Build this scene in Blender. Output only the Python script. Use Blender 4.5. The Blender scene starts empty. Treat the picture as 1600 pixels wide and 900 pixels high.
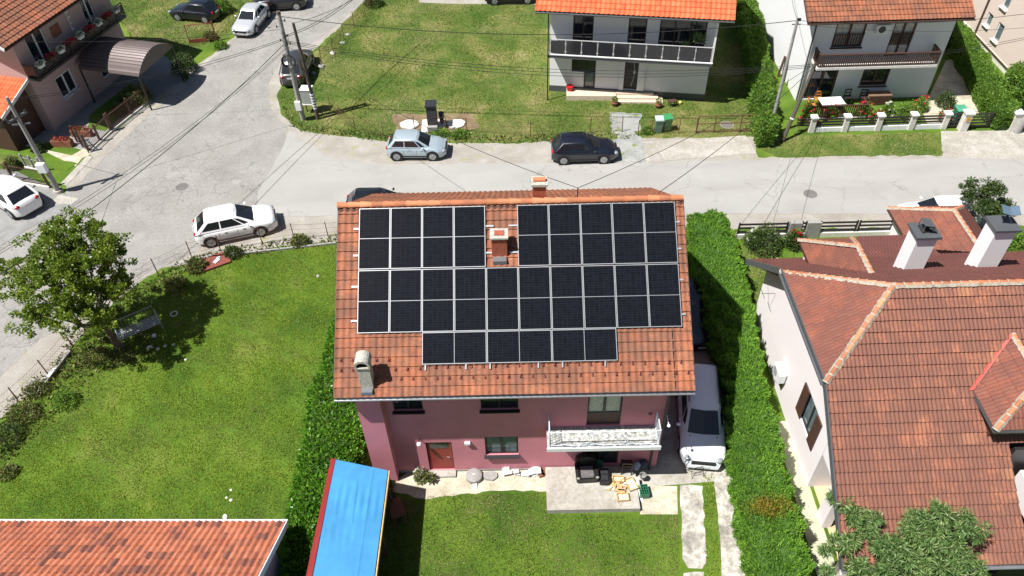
import bpy, bmesh, math, random
import numpy as np
from mathutils import Vector, Matrix
random.seed(7); RNG = np.random.default_rng(11)
sc = bpy.context.scene
PI = math.pi; rad = math.radians
# ---------------------------------------------------------------- camera, light, exposure
FPX, PITCH, ROLL, CAMH = 1215.0, rad(44.87), rad(-1.66), 28.0
cp, sp = math.cos(PITCH), math.sin(PITCH)
FWD = np.array([0, cp, -sp]); R0 = np.array([1., 0, 0]); U0 = np.cross(R0, FWD)
RR = math.cos(ROLL)*R0 + math.sin(ROLL)*U0; UU = math.cos(ROLL)*U0 - math.sin(ROLL)*R0
CAM = np.array([0, 0, CAMH])
cd = bpy.data.cameras.new('camera'); cam = bpy.data.objects.new('camera', cd); sc.collection.objects.link(cam)
m = Matrix(((RR[0], UU[0], -FWD[0], 0), (RR[1], UU[1], -FWD[1], 0), (RR[2], UU[2], -FWD[2], CAMH), (0, 0, 0, 1)))
cam.matrix_world = m
cd.sensor_width = 36; cd.lens = FPX/1600*36; cd.clip_end = 2000; cd.clip_start = .5
sc.camera = cam
SUN_AZ, SUN_EL = rad(24), rad(60.5)     # shadows run towards +x, a little away from the camera
world = bpy.data.worlds.new('World'); sc.world = world; world.use_nodes = True
wn = world.node_tree; wn.nodes.clear()
sky = wn.nodes.new('ShaderNodeTexSky'); sky.sky_type = 'NISHITA'; sky.sun_disc = False
sky.sun_elevation = SUN_EL
sd = Vector((-math.cos(SUN_AZ)*math.cos(SUN_EL), -math.sin(SUN_AZ)*math.cos(SUN_EL), math.sin(SUN_EL)))
sky.sun_rotation = math.atan2(sd.x, sd.y)
bg = wn.nodes.new('ShaderNodeBackground'); bg.inputs[1].default_value = .05
wo = wn.nodes.new('ShaderNodeOutputWorld'); wn.links.new(sky.outputs[0], bg.inputs[0]); wn.links.new(bg.outputs[0], wo.inputs[0])
sl = bpy.data.lights.new('sun', 'SUN'); sl.energy = 5.0; sl.angle = rad(.53); sl.color = (1, .975, .94)
so = bpy.data.objects.new('sun', sl); sc.collection.objects.link(so); so.rotation_euler = sd.to_track_quat('Z', 'Y').to_euler(); so.location = (0, 0, 60)
sc.view_settings.view_transform = 'Standard'; sc.view_settings.look = 'None'; sc.view_settings.exposure = .60; sc.view_settings.gamma = 1
sc.cycles.max_bounces = 6; sc.cycles.diffuse_bounces = 2

# ---------------------------------------------------------------- measuring helpers (photo ray -> world point on a level)
def ray(u, v): return FWD + (u-800)/FPX*RR - (v-450)/FPX*UU
def G(u, v, z=0.): d = ray(u, v); t = (z-CAMH)/d[2]; p = CAM+t*d; return Vector(p)
def PX(x, y, z): q = np.array([x, y, z])-CAM; k = q@FWD; return 800+FPX*(q@RR)/k, 450-FPX*(q@UU)/k
def ht(b, v, z0=0.):
    lo, hi = z0, z0+16
    for _ in range(40):
        m_ = (lo+hi)/2
        if PX(b[0], b[1], m_)[1] > v: lo = m_
        else: hi = m_
    return lo
# ---------------------------------------------------------------- materials
MATS = {}
def _mk(name):
    m_ = bpy.data.materials.new(name); m_.use_nodes = True; nt = m_.node_tree; b = nt.nodes['Principled BSDF']; return m_, nt, b
def N(nt, t, **k):
    n = nt.nodes.new(t)
    for a, v in k.items():
        if a in n.inputs.keys(): n.inputs[a].default_value = v
        else: setattr(n, a, v)
    return n
def ramp(nt, stops, src=None, interp='LINEAR'):
    r = nt.nodes.new('ShaderNodeValToRGB'); cr = r.color_ramp; cr.interpolation = interp
    while len(cr.elements) < len(stops): cr.elements.new(.5)
    for e, (p, c) in zip(cr.elements, stops): e.position = p; e.color = (*c, 1)
    if src is not None: nt.links.new(src, r.inputs[0])
    return r
def mul(nt, a, b, fac=1., mode='MULTIPLY'):
    x = nt.nodes.new('ShaderNodeMix'); x.data_type = 'RGBA'; x.blend_type = mode; x.inputs[0].default_value = fac
    if hasattr(fac, 'links'): pass
    nt.links.new(a, x.inputs[6]); nt.links.new(b, x.inputs[7]); return x.outputs[2]
def mat(name, col, rough=.6, metal=0., var=.12, scale=2., bump=0., bscale=30., spec=None, coat=0.):
    """plain surface with soft procedural unevenness"""
    if name in MATS: return MATS[name]
    m_, nt, b = _mk(name); MATS[name] = m_
    tc = N(nt, 'ShaderNodeTexCoord')
    n = N(nt, 'ShaderNodeTexNoise', Scale=scale, Detail=6., Roughness=.65); nt.links.new(tc.outputs['Object'], n.inputs['Vector'])
    c0 = tuple(max(0, c*(1-var)) for c in col); c1 = tuple(min(1, c*(1+var)) for c in col)
    r = ramp(nt, [(.3, c0), (.7, c1)], n.outputs['Fac']); nt.links.new(r.outputs[0], b.inputs['Base Color'])
    b.inputs['Roughness'].default_value = rough; b.inputs['Metallic'].default_value = metal
    if spec is not None: b.inputs['Specular IOR Level'].default_value = spec
    if coat: b.inputs['Coat Weight'].default_value = coat; b.inputs['Coat Roughness'].default_value = .04
    if bump:
        n2 = N(nt, 'ShaderNodeTexNoise', Scale=bscale, Detail=4.); nt.links.new(tc.outputs['Object'], n2.inputs['Vector'])
        bp = N(nt, 'ShaderNodeBump', Strength=bump, Distance=.02); nt.links.new(n2.outputs['Fac'], bp.inputs['Height']); nt.links.new(bp.outputs[0], b.inputs['Normal'])
    return m_
def layered(name, stops, scale, stops2=None, scale2=20., mixf=.6, rough=.9, bump=.3, bscale=60., bdist=.02, spots=None, stretch=None, cracks=None, patches=None):
    """ground-like surface: large patches x fine grain (+ optional speckle)"""
    if name in MATS: return MATS[name]
    m_, nt, b = _mk(name); MATS[name] = m_
    geo = N(nt, 'ShaderNodeNewGeometry'); src = geo.outputs['Position']
    if stretch:
        mp = N(nt, 'ShaderNodeMapping'); mp.inputs['Scale'].default_value = stretch; nt.links.new(src, mp.inputs[0]); src = mp.outputs[0]
    n = N(nt, 'ShaderNodeTexNoise', Scale=scale, Detail=8., Roughness=.6, Distortion=.4); nt.links.new(src, n.inputs['Vector'])
    out = ramp(nt, stops, n.outputs['Fac']).outputs[0]
    if stops2:
        n2 = N(nt, 'ShaderNodeTexNoise', Scale=scale2, Detail=6., Roughness=.7); nt.links.new(src, n2.inputs['Vector'])
        out = mul(nt, out, ramp(nt, stops2, n2.outputs['Fac']).outputs[0], mixf)
    if spots:
        sc_, thr, colr = spots
        v = N(nt, 'ShaderNodeTexNoise', Scale=sc_, Detail=3.); nt.links.new(src, v.inputs['Vector'])
        mx = nt.nodes.new('ShaderNodeMix'); mx.data_type = 'RGBA'
        rr = ramp(nt, [(thr, (0, 0, 0)), (thr+.06, (1, 1, 1))], v.outputs['Fac'])
        nt.links.new(rr.outputs[0], mx.inputs[0]); nt.links.new(out, mx.inputs[6]); mx.inputs[7].default_value = (*colr, 1); out = mx.outputs[2]
    if patches:
        for sc_, lo, hi, colr in patches:
            v = N(nt, 'ShaderNodeTexNoise', Scale=sc_, Detail=6., Roughness=.6); nt.links.new(geo.outputs['Position'], v.inputs['Vector'])
            mx = nt.nodes.new('ShaderNodeMix'); mx.data_type = 'RGBA'; rr = ramp(nt, [(lo, (0, 0, 0)), (hi, (1, 1, 1))], v.outputs['Fac'])
            nt.links.new(rr.outputs[0], mx.inputs[0]); nt.links.new(out, mx.inputs[6]); mx.inputs[7].default_value = (*colr, 1); out = mx.outputs[2]
    if cracks:
        sc_, wdt, dark, thr = cracks
        wv = N(nt, 'ShaderNodeTexNoise', Scale=1.7, Detail=5.); nt.links.new(geo.outputs['Position'], wv.inputs['Vector'])
        av = N(nt, 'ShaderNodeVectorMath', operation='MULTIPLY_ADD'); nt.links.new(wv.outputs['Color'], av.inputs[0]); av.inputs[1].default_value = (.9, .9, .9); nt.links.new(geo.outputs['Position'], av.inputs[2])
        vo = N(nt, 'ShaderNodeTexVoronoi', feature='DISTANCE_TO_EDGE', Scale=sc_); nt.links.new(av.outputs[0], vo.inputs['Vector'])
        cr = ramp(nt, [(0, (dark,)*3), (wdt, (1, 1, 1))], vo.outputs['Distance'])
        mk = N(nt, 'ShaderNodeTexNoise', Scale=.22, Detail=4.); nt.links.new(geo.outputs['Position'], mk.inputs['Vector']); mr = ramp(nt, [(thr, (0, 0, 0)), (thr+.12, (1, 1, 1))], mk.outputs['Fac'])
        mx = nt.nodes.new('ShaderNodeMix'); mx.data_type = 'RGBA'; mx.blend_type = 'MULTIPLY'; nt.links.new(mr.outputs[0], mx.inputs[0]); nt.links.new(out, mx.inputs[6]); nt.links.new(cr.outputs[0], mx.inputs[7]); out = mx.outputs[2]
    nt.links.new(out, b.inputs['Base Color']); b.inputs['Roughness'].default_value = rough; b.inputs['Specular IOR Level'].default_value = .25
    n3 = N(nt, 'ShaderNodeTexNoise', Scale=bscale, Detail=5.); nt.links.new(geo.outputs['Position'], n3.inputs['Vector'])
    bp = N(nt, 'ShaderNodeBump', Strength=bump, Distance=bdist); nt.links.new(n3.outputs['Fac'], bp.inputs['Height']); nt.links.new(bp.outputs[0], b.inputs['Normal'])
    return m_
def tile_mat(name, cols, stain=(.05, .035, .03), stain_amt=.5, stain_lo=.5, patch=None, rough=.75, pale=None, warm=None):
    """per-tile colour from the tile grid in the uv map, lichen and soot in irregular patches"""
    if name in MATS: return MATS[name]
    m_, nt, b = _mk(name); MATS[name] = m_
    uv = N(nt, 'ShaderNodeUVMap'); fl = N(nt, 'ShaderNodeVectorMath', operation='FLOOR'); nt.links.new(uv.outputs[0], fl.inputs[0])
    wn_ = N(nt, 'ShaderNodeTexWhiteNoise', noise_dimensions='2D'); nt.links.new(fl.outputs[0], wn_.inputs['Vector'])
    k = len(cols); out = ramp(nt, [(i/(k-1), c) for i, c in enumerate(cols)], wn_.outputs['Value']).outputs[0]
    geo = N(nt, 'ShaderNodeNewGeometry')
    n = N(nt, 'ShaderNodeTexNoise', Scale=.9, Detail=8., Roughness=.75); nt.links.new(geo.outputs['Position'], n.inputs['Vector'])
    n2 = N(nt, 'ShaderNodeTexNoise', Scale=14., Detail=6., Roughness=.8); nt.links.new(geo.outputs['Position'], n2.inputs['Vector'])
    ad = N(nt, 'ShaderNodeMath', operation='MULTIPLY_ADD'); nt.links.new(n2.outputs['Fac'], ad.inputs[0]); ad.inputs[1].default_value = .6; nt.links.new(n.outputs['Fac'], ad.inputs[2])
    wa = N(nt, 'ShaderNodeMath', operation='MULTIPLY_ADD'); nt.links.new(wn_.outputs['Value'], wa.inputs[0]); wa.inputs[1].default_value = .12; nt.links.new(ad.outputs[0], wa.inputs[2])
    sr = ramp(nt, [(stain_lo+.22, (0, 0, 0)), (stain_lo+.5, (stain_amt,)*3)], wa.outputs[0])
    mx = nt.nodes.new('ShaderNodeMix'); mx.data_type = 'RGBA'; nt.links.new(sr.outputs[0], mx.inputs[0]); nt.links.new(out, mx.inputs[6]); mx.inputs[7].default_value = (*stain, 1); out = mx.outputs[2]
    if pale:
        n4 = N(nt, 'ShaderNodeTexNoise', Scale=2.3, Detail=9., Roughness=.85); nt.links.new(geo.outputs['Position'], n4.inputs['Vector'])
        pr = ramp(nt, [(pale[0], (0, 0, 0)), (pale[0]+.09, (pale[1],)*3)], n4.outputs['Fac'])
        mx = nt.nodes.new('ShaderNodeMix'); mx.data_type = 'RGBA'; nt.links.new(pr.outputs[0], mx.inputs[0]); nt.links.new(out, mx.inputs[6]); mx.inputs[7].default_value = (*pale[2], 1); out = mx.outputs[2]
    if warm:   # groups of newer tiles, whole tiles at a time
        sn = N(nt, 'ShaderNodeVectorMath', operation='MULTIPLY'); nt.links.new(fl.outputs[0], sn.inputs[0]); sn.inputs[1].default_value = (.045, .23, 1)
        n5 = N(nt, 'ShaderNodeTexNoise', Scale=1., Detail=2.); nt.links.new(sn.outputs[0], n5.inputs['Vector'])
        wr = ramp(nt, [(warm[0], (0, 0, 0)), (warm[0]+.05, (.42,)*3)], n5.outputs['Fac'])
        mx = nt.nodes.new('ShaderNodeMix'); mx.data_type = 'RGBA'; nt.links.new(wr.outputs[0], mx.inputs[0]); nt.links.new(out, mx.inputs[6]); mx.inputs[7].default_value = (*warm[1], 1); out = mx.outputs[2]
    nf = N(nt, 'ShaderNodeTexNoise', Scale=45., Detail=3.); nt.links.new(geo.outputs['Position'], nf.inputs['Vector'])
    out = mul(nt, out, ramp(nt, [(.3, (.72,)*3), (.7, (1.,)*3)], nf.outputs['Fac']).outputs[0])
    nt.links.new(out, b.inputs['Base Color']); b.inputs['Roughness'].default_value = rough; b.inputs['Specular IOR Level'].default_value = .3
    return m_
def leaf_mat(name, dark, mid, light, rough=.55, transl=.25, spec=.35, patch=None):
    if name in MATS: return MATS[name]
    m_, nt, b = _mk(name); MATS[name] = m_
    geo = N(nt, 'ShaderNodeNewGeometry')
    out = ramp(nt, [(0, dark), (.5, mid), (1, light)], geo.outputs['Random Per Island']).outputs[0]
    n = N(nt, 'ShaderNodeTexNoise', Scale=1.1, Detail=4.); nt.links.new(geo.outputs['Position'], n.inputs['Vector'])
    out = mul(nt, out, ramp(nt, [(.3, (.72, .78, .7)), (.7, (1.15, 1.1, 1.))], n.outputs['Fac']).outputs[0])
    if patch:
        for sc_, lo, hi, cols in patch:
            pn = N(nt, 'ShaderNodeTexNoise', Scale=sc_, Detail=5., Roughness=.6); nt.links.new(geo.outputs['Position'], pn.inputs['Vector'])
            pr = ramp(nt, [(lo, (0, 0, 0)), (hi, (1, 1, 1))], pn.outputs['Fac']); pc = ramp(nt, [(0, cols[0]), (1, cols[1])], geo.outputs['Random Per Island'])
            mx = nt.nodes.new('ShaderNodeMix'); mx.data_type = 'RGBA'; nt.links.new(pr.outputs[0], mx.inputs[0]); nt.links.new(out, mx.inputs[6]); nt.links.new(pc.outputs[0], mx.inputs[7]); out = mx.outputs[2]
    nt.links.new(out, b.inputs['Base Color']); b.inputs['Roughness'].default_value = rough; b.inputs['Specular IOR Level'].default_value = spec
    tr = nt.nodes.new('ShaderNodeBsdfTranslucent'); nt.links.new(out, tr.inputs[0])
    ms = nt.nodes.new('ShaderNodeMixShader'); ms.inputs[0].default_value = transl
    nt.links.new(b.outputs[0], ms.inputs[1]); nt.links.new(tr.outputs[0], ms.inputs[2])
    nt.links.new(ms.outputs[0], nt.nodes['Material Output'].inputs[0])
    return m_
# ---------------------------------------------------------------- objects
COL = sc.collection
def tag(o, label=None, cat=None, group=None, kind=None):
    if label: o['label'] = label
    if cat: o['category'] = cat
    if group: o['group'] = group
    if kind: o['kind'] = kind
    return o
def thing(name, loc, rz=0., label=None, cat=None, group=None):
    o = bpy.data.objects.new(name, None); COL.objects.link(o); o.location = loc; o.rotation_euler = (0, 0, rz); o.empty_display_size = .2
    return tag(o, label, cat, group)
def children(o): return [c for c in bpy.data.objects if c.parent == o]
def copy_tree(o, parent=None):
    c = o.copy(); COL.objects.link(c); c.parent = parent
    for ch in children(o): copy_tree(ch, c)
    return c
def V(*a): return Vector(a)
class MB:
    def __init__(s): s.v = []; s.f = []; s.uv = None
    def add(s, vs, fs):
        o = len(s.v); s.v += [tuple(p) for p in vs]; s.f += [tuple(i+o for i in f) for f in fs]; return s
    def box(s, c, d, rz=0., bev=0.):
        hx, hy, hz = d[0]/2, d[1]/2, d[2]/2; ca, sa = math.cos(rz), math.sin(rz)
        P = [(x, y, z) for z in (-hz, hz) for x, y in ((-hx, -hy), (hx, -hy), (hx, hy), (-hx, hy))]
        return s.add([(c[0]+x*ca-y*sa, c[1]+x*sa+y*ca, c[2]+z) for x, y, z in P], [(3, 2, 1, 0), (4, 5, 6, 7), (0, 1, 5, 4), (1, 2, 6, 5), (2, 3, 7, 6), (3, 0, 4, 7)])
    def b2(s, x0, x1, y0, y1, z0, z1): return s.box(((x0+x1)/2, (y0+y1)/2, (z0+z1)/2), (x1-x0, y1-y0, z1-z0))
    def tube(s, p0, p1, r0, r1=None, n=8, cap=True):
        r1 = r0 if r1 is None else r1; p0, p1 = Vector(p0), Vector(p1); d = (p1-p0)
        if d.length < 1e-6: return s
        d.normalize(); a = d.orthogonal().normalized(); b = d.cross(a)
        vs = [p+(a*math.cos(2*PI*i/n)+b*math.sin(2*PI*i/n))*r for p, r in ((p0, r0), (p1, r1)) for i in range(n)]
        fs = [(i, (i+1) % n, n+(i+1) % n, n+i) for i in range(n)]
        if cap: fs += [tuple(range(n))[::-1], tuple(range(n, 2*n))]
        return s.add(vs, fs)
    def path(s, pts, r, n=6):
        for a, b in zip(pts[:-1], pts[1:]): s.tube(a, b, r, n=n)
        return s
    def bar(s, p0, p1, w, h):      # rectangular bar, w sideways, h upwards
        p0, p1 = Vector(p0), Vector(p1); d = (p1-p0).normalized(); a = d.cross(Vector((0, 0, 1)))
        if a.length < 1e-3: a = Vector((1, 0, 0))
        a.normalize(); b = a.cross(d)
        vs = [p+a*i*w/2+b*j*h/2 for p in (p0, p1) for i, j in ((-1, -1), (1, -1), (1, 1), (-1, 1))]
        return s.add(vs, [(3, 2, 1, 0), (4, 5, 6, 7), (0, 1, 5, 4), (1, 2, 6, 5), (2, 3, 7, 6), (3, 0, 4, 7)])
    def prism(s, pts, z0, z1):
        n = len(pts); vs = [(p[0], p[1], z0) for p in pts]+[(p[0], p[1], z1) for p in pts]
        return s.add(vs, [tuple(range(n))[::-1], tuple(range(n, 2*n))]+[(i, (i+1) % n, n+(i+1) % n, n+i) for i in range(n)])
    def slab(s, pts, t):           # polygon in space, thickened along its normal downwards
        P = [Vector(p) for p in pts]; nr = (P[1]-P[0]).cross(P[2]-P[0]).normalized()
        if nr.z < 0: P.reverse(); nr = -nr
        n = len(P); return s.add(P+[p-nr*t for p in P], [tuple(range(n)), tuple(range(n, 2*n))[::-1]]+[(i, n+i, n+(i+1) % n, (i+1) % n) for i in range(n)])
    def ell(s, c, r, nu=12, nv=8, zmin=-1.):
        vs = []; fs = []
        for j in range(nv+1):
            t = -PI/2+PI*j/nv
            for i in range(nu):
                a = 2*PI*i/nu; vs.append((c[0]+r[0]*math.cos(t)*math.cos(a), c[1]+r[1]*math.cos(t)*math.sin(a), c[2]+r[2]*max(zmin, math.sin(t))))
        for j in range(nv):
            for i in range(nu): fs.append((j*nu+i, j*nu+(i+1) % nu, (j+1)*nu+(i+1) % nu, (j+1)*nu+i))
        return s.add(vs, fs)
    def lathe(s, c, prof, n=16):
        vs = [(c[0]+r*math.cos(2*PI*i/n), c[1]+r*math.sin(2*PI*i/n), c[2]+z) for r, z in prof for i in range(n)]
        fs = [(j*n+i, j*n+(i+1) % n, (j+1)*n+(i+1) % n, (j+1)*n+i) for j in range(len(prof)-1) for i in range(n)]
        return s.add(vs, fs+[tuple(range(n))[::-1], tuple(range((len(prof)-1)*n, len(prof)*n))])
    def build(s, name, m_, parent=None, smooth=False, bevel=0., loc=None):
        me = bpy.data.meshes.new(name); me.from_pydata(s.v, [], s.f); me.validate(); me.update()
        if bevel or True:
            bm = bmesh.new(); bm.from_mesh(me)
            if bevel:
                es = [e for e in bm.edges if len(e.link_faces) == 2 and e.calc_face_angle(0) > .6]
                bmesh.ops.bevel(bm, geom=es, offset=bevel, segments=2, affect='EDGES', clamp_overlap=True)
            bmesh.ops.recalc_face_normals(bm, faces=bm.faces); bm.to_mesh(me); bm.free()
        me.materials.append(m_)
        if smooth: me.polygons.foreach_set('use_smooth', [True]*len(me.polygons))
        if smooth == 'auto':
            try: me.set_sharp_from_angle(angle=rad(38))
            except Exception: pass
        o = bpy.data.objects.new(name, me); COL.objects.link(o); o.parent = parent
        if loc is not None: o.location = loc
        return o
def np_mesh(name, verts, k, m_, parent=None, smooth=False):
    """verts (F*k,3): F separate k-gons"""
    verts = np.asarray(verts, dtype=np.float32).reshape(-1, 3); nV = len(verts); nF = nV//k
    me = bpy.data.meshes.new(name); me.vertices.add(nV); me.vertices.foreach_set('co', verts.ravel())
    me.loops.add(nV); me.loops.foreach_set('vertex_index', np.arange(nV, dtype=np.int32))
    me.polygons.add(nF); me.polygons.foreach_set('loop_start', np.arange(0, nV, k, dtype=np.int32)); me.polygons.foreach_set('loop_total', np.full(nF, k, dtype=np.int32))
    me.update(calc_edges=True); me.materials.append(m_)
    o = bpy.data.objects.new(name, me); COL.objects.link(o); o.parent = parent
    return o
def wall_sheet(mb, A, B, z0, z1, holes, depth=.14):
    """outer face of a wall from A to B (outside on the right-hand side), holes = [(s0,s1,z0,z1)] with real reveals"""
    A, B = Vector((A[0], A[1], 0)), Vector((B[0], B[1], 0)); L = (B-A).length; d = (B-A)/L; inn = Vector((-d.y, d.x, 0))
    S = sorted({0, L, *[h[0] for h in holes], *[h[1] for h in holes]}); Z = sorted({z0, z1, *[h[2] for h in holes], *[h[3] for h in holes]})
    P = lambda s, z, i=0: A+d*s+inn*i+Vector((0, 0, z))
    for s0, s1 in zip(S[:-1], S[1:]):
        for a, b in zip(Z[:-1], Z[1:]):
            sm, zm = (s0+s1)/2, (a+b)/2
            if any(h[0] < sm < h[1] and h[2] < zm < h[3] for h in holes): continue
            mb.add([P(s0, a), P(s1, a), P(s1, b), P(s0, b)], [(0, 1, 2, 3)])
    for s0, s1, a, b in holes:
        q = [P(s0, a), P(s1, a), P(s1, b), P(s0, b)]; r = [P(s0, a, depth), P(s1, a, depth), P(s1, b, depth), P(s0, b, depth)]
        mb.add(q+r, [(0, 1, 5, 4), (1, 2, 6, 5), (2, 3, 7, 6), (3, 0, 4, 7)])
def window(parent, A, B, hole, fm, gm, depth=.11, mull=1, fw=.06, name='window', sill=None, trans=None, label=None):
    """frame + pane in a wall_sheet hole; returns the frame part"""
    A, B = Vector((A[0], A[1], 0)), Vector((B[0], B[1], 0)); d = (B-A).normalized(); inn = Vector((-d.y, d.x, 0)); s0, s1, z0, z1 = hole
    P = lambda s, z, i: A+d*s+inn*i+Vector((0, 0, z))
    mb = MB()
    mb.bar(P(s0+fw/2, z0, depth), P(s0+fw/2, z1, depth), fw, fw); mb.bar(P(s1-fw/2, z0, depth), P(s1-fw/2, z1, depth), fw, fw)
    mb.bar(P(s0+fw, z0+fw/2, depth), P(s1-fw, z0+fw/2, depth), fw, fw); mb.bar(P(s0+fw, z1-fw/2, depth), P(s1-fw, z1-fw/2, depth), fw, fw)
    for i in range(mull):
        s = s0+(s1-s0)*(i+1)/(mull+1); mb.bar(P(s, z0+fw, depth), P(s, z1-fw, depth), fw*1.3, fw)
    if trans: mb.bar(P(s0+fw, trans, depth), P(s1-fw, trans, depth), fw, fw)
    f = mb.build(name, fm, parent)
    if label: f['label'] = label
    g = MB().add([P(s0, z0, depth+.012), P(s1, z0, depth+.012), P(s1, z1, depth+.012), P(s0, z1, depth+.012)], [(0, 1, 2, 3)]).build('pane', gm, f)
    if sill is not None:
        MB().bar(P(s0-.06, z0-.025, -.04), P(s1+.06, z0-.025, -.04), .22, .045).build('sill', sill, f)
    return f
def ground_poly(name, pts, z, m_, kind='structure', label=None):
    bm = bmesh.new(); vs = [bm.verts.new((p[0], p[1], z)) for p in pts]; f = bm.faces.new(vs); 
    if f.normal.z < 0 or True:
        bm.normal_update()
        if f.normal.z < 0: bmesh.ops.reverse_faces(bm, faces=[f])
    bmesh.ops.triangulate(bm, faces=bm.faces)
    me = bpy.data.meshes.new(name); bm.to_mesh(me); bm.free(); me.materials.append(m_)
    o = bpy.data.objects.new(name, me); COL.objects.link(o); o['kind'] = kind
    return o
def px_poly(pts, z=0.): return [G(u, v, z) for u, v in pts]
def rough_edge(pts, step=.5, amp=.12, seed=1):
    """subdivide an outline and push it a little in and out so that it reads as a natural edge"""
    r = random.Random(seed); out = []; n = len(pts)
    for i in range(n):
        a, b = pts[i], pts[(i+1) % n]; L = (b-a).length; k = max(1, int(L/step)) if L < 60 else 1
        nn = Vector((-(b-a).y, (b-a).x, 0)).normalized()
        for j in range(k):
            p = a+(b-a)*(j/k); out.append(p+nn*r.uniform(-amp, amp) if j else p)
    return out
# ---------------------------------------------------------------- tiled roofs
def tile_surface(name, P0, ex, es, poly, m_, parent, w=.22, h=.34, amp=.02, step=.03, uvo=(0, 0), prof='wave'):
    """real tile relief over a convex polygon given in roof coordinates (a along, b up the slope)"""
    P0, ex, es = Vector(P0), Vector(ex).normalized(), Vector(es).normalized(); nr = ex.cross(es)
    if nr.z < 0: nr = -nr
    a0, a1 = min(p[0] for p in poly), max(p[0] for p in poly); b0, b1 = min(p[1] for p in poly), max(p[1] for p in poly)
    sub = 6; i0, i1 = math.floor(a0/w), math.ceil(a1/w); j0, j1 = 0, math.ceil((b1-b0)/h)
    A = np.arange(i0*sub, i1*sub+1)/sub*w
    Bl, Bh, Bu = [], [], []
    for j in range(j0, j1):
        Bl += [b0+j*h, b0+(j+1)*h-.004]; Bh += [step, 0.]; Bu += [j+.02, j+.98]
    Bl = np.array(Bl); Bh = np.array(Bh); Bu = np.array(Bu)
    ph = 2*PI*A/w
    if prof == 'wave': W_ = amp*np.cos(ph)
    elif prof == 'roll': W_ = amp*(np.maximum(0, np.cos(ph))**.6*1.6-.4)
    else: W_ = amp*np.sign(np.cos(ph))*np.abs(np.cos(ph))**.3
    nA, nB = len(A), len(Bl)
    P = np.array(P0)[None, None]+A[None, :, None]*np.array(ex)+Bl[:, None, None]*np.array(es)+(Bh[:, None]+W_[None, :])[..., None]*np.array(nr)
    rj = RNG.normal(0, .0022, (nB, nA))
    P = P+rj[..., None]*np.array(nr)
    idx = np.arange(nA*nB).reshape(nB, nA)
    F = np.stack([idx[:-1, :-1], idx[:-1, 1:], idx[1:, 1:], idx[1:, :-1]], -1).reshape(-1, 4)
    me = bpy.data.meshes.new(name); me.from_pydata(P.reshape(-1, 3).tolist(), [], F.tolist())
    uvl = me.uv_layers.new(name='UVMap'); li = np.empty(len(me.loops), dtype=np.int32); me.loops.foreach_get('vertex_index', li)
    ua = (A/w+.5+uvo[0]); uu = np.stack([np.broadcast_to(ua[None], (nB, nA)), np.broadcast_to(Bu[:, None]+uvo[1], (nB, nA))], -1).reshape(-1, 2)
    # keep each quad inside one tile
    q = uu[li].reshape(-1, 4, 2); c = q.mean(1, keepdims=True); q = c+(q-c)*.9
    # the riser between courses belongs to the upper tile
    uvl.data.foreach_set('uv', q.reshape(-1).astype(np.float32))
    bm = bmesh.new(); bm.from_mesh(me)
    n = len(poly); cen = (sum(p[0] for p in poly)/n, sum(p[1] for p in poly)/n)
    for i in range(n):
        p, q2 = poly[i], poly[(i+1) % n]; e = (q2[0]-p[0], q2[1]-p[1]); no = (e[1], -e[0])
        if (cen[0]-p[0])*no[0]+(cen[1]-p[1])*no[1] > 0: no = (-no[0], -no[1])
        if abs(e[0]) < 1e-6 and (abs(p[0]-i0*w) < 1e-6): pass
        co = P0+ex*p[0]+es*p[1]; nv = (ex*no[0]+es*no[1]).normalized()
        bmesh.ops.bisect_plane(bm, geom=bm.verts[:]+bm.edges[:]+bm.faces[:], plane_co=co, plane_no=nv, clear_outer=True)
    bm.to_mesh(me); bm.free(); me.materials.append(m_)
    me.polygons.foreach_set('use_smooth', [True]*len(me.polygons))
    try: me.set_sharp_from_angle(angle=rad(50))
    except Exception: pass
    o = bpy.data.objects.new(name, me); COL.objects.link(o); o.parent = parent
    return o
def tile_on(name, pts, m_, parent, along=None, **k):
    """pts: coplanar polygon in parent space; pts[0]->pts[1] is the eave unless along is given"""
    P = [Vector(p) for p in pts]; ex = (Vector(along) if along else (P[1]-P[0])).normalized()
    nr = (P[1]-P[0]).cross(P[2]-P[0]).normalized()
    if nr.z < 0: nr = -nr
    es = nr.cross(ex)
    if es.z < 0: ex = -ex; es = nr.cross(ex)
    poly = [((p-P[0]).dot(ex), (p-P[0]).dot(es)) for p in P]
    return tile_surface(name, P[0], ex, es, poly, m_, parent, **k)
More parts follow.
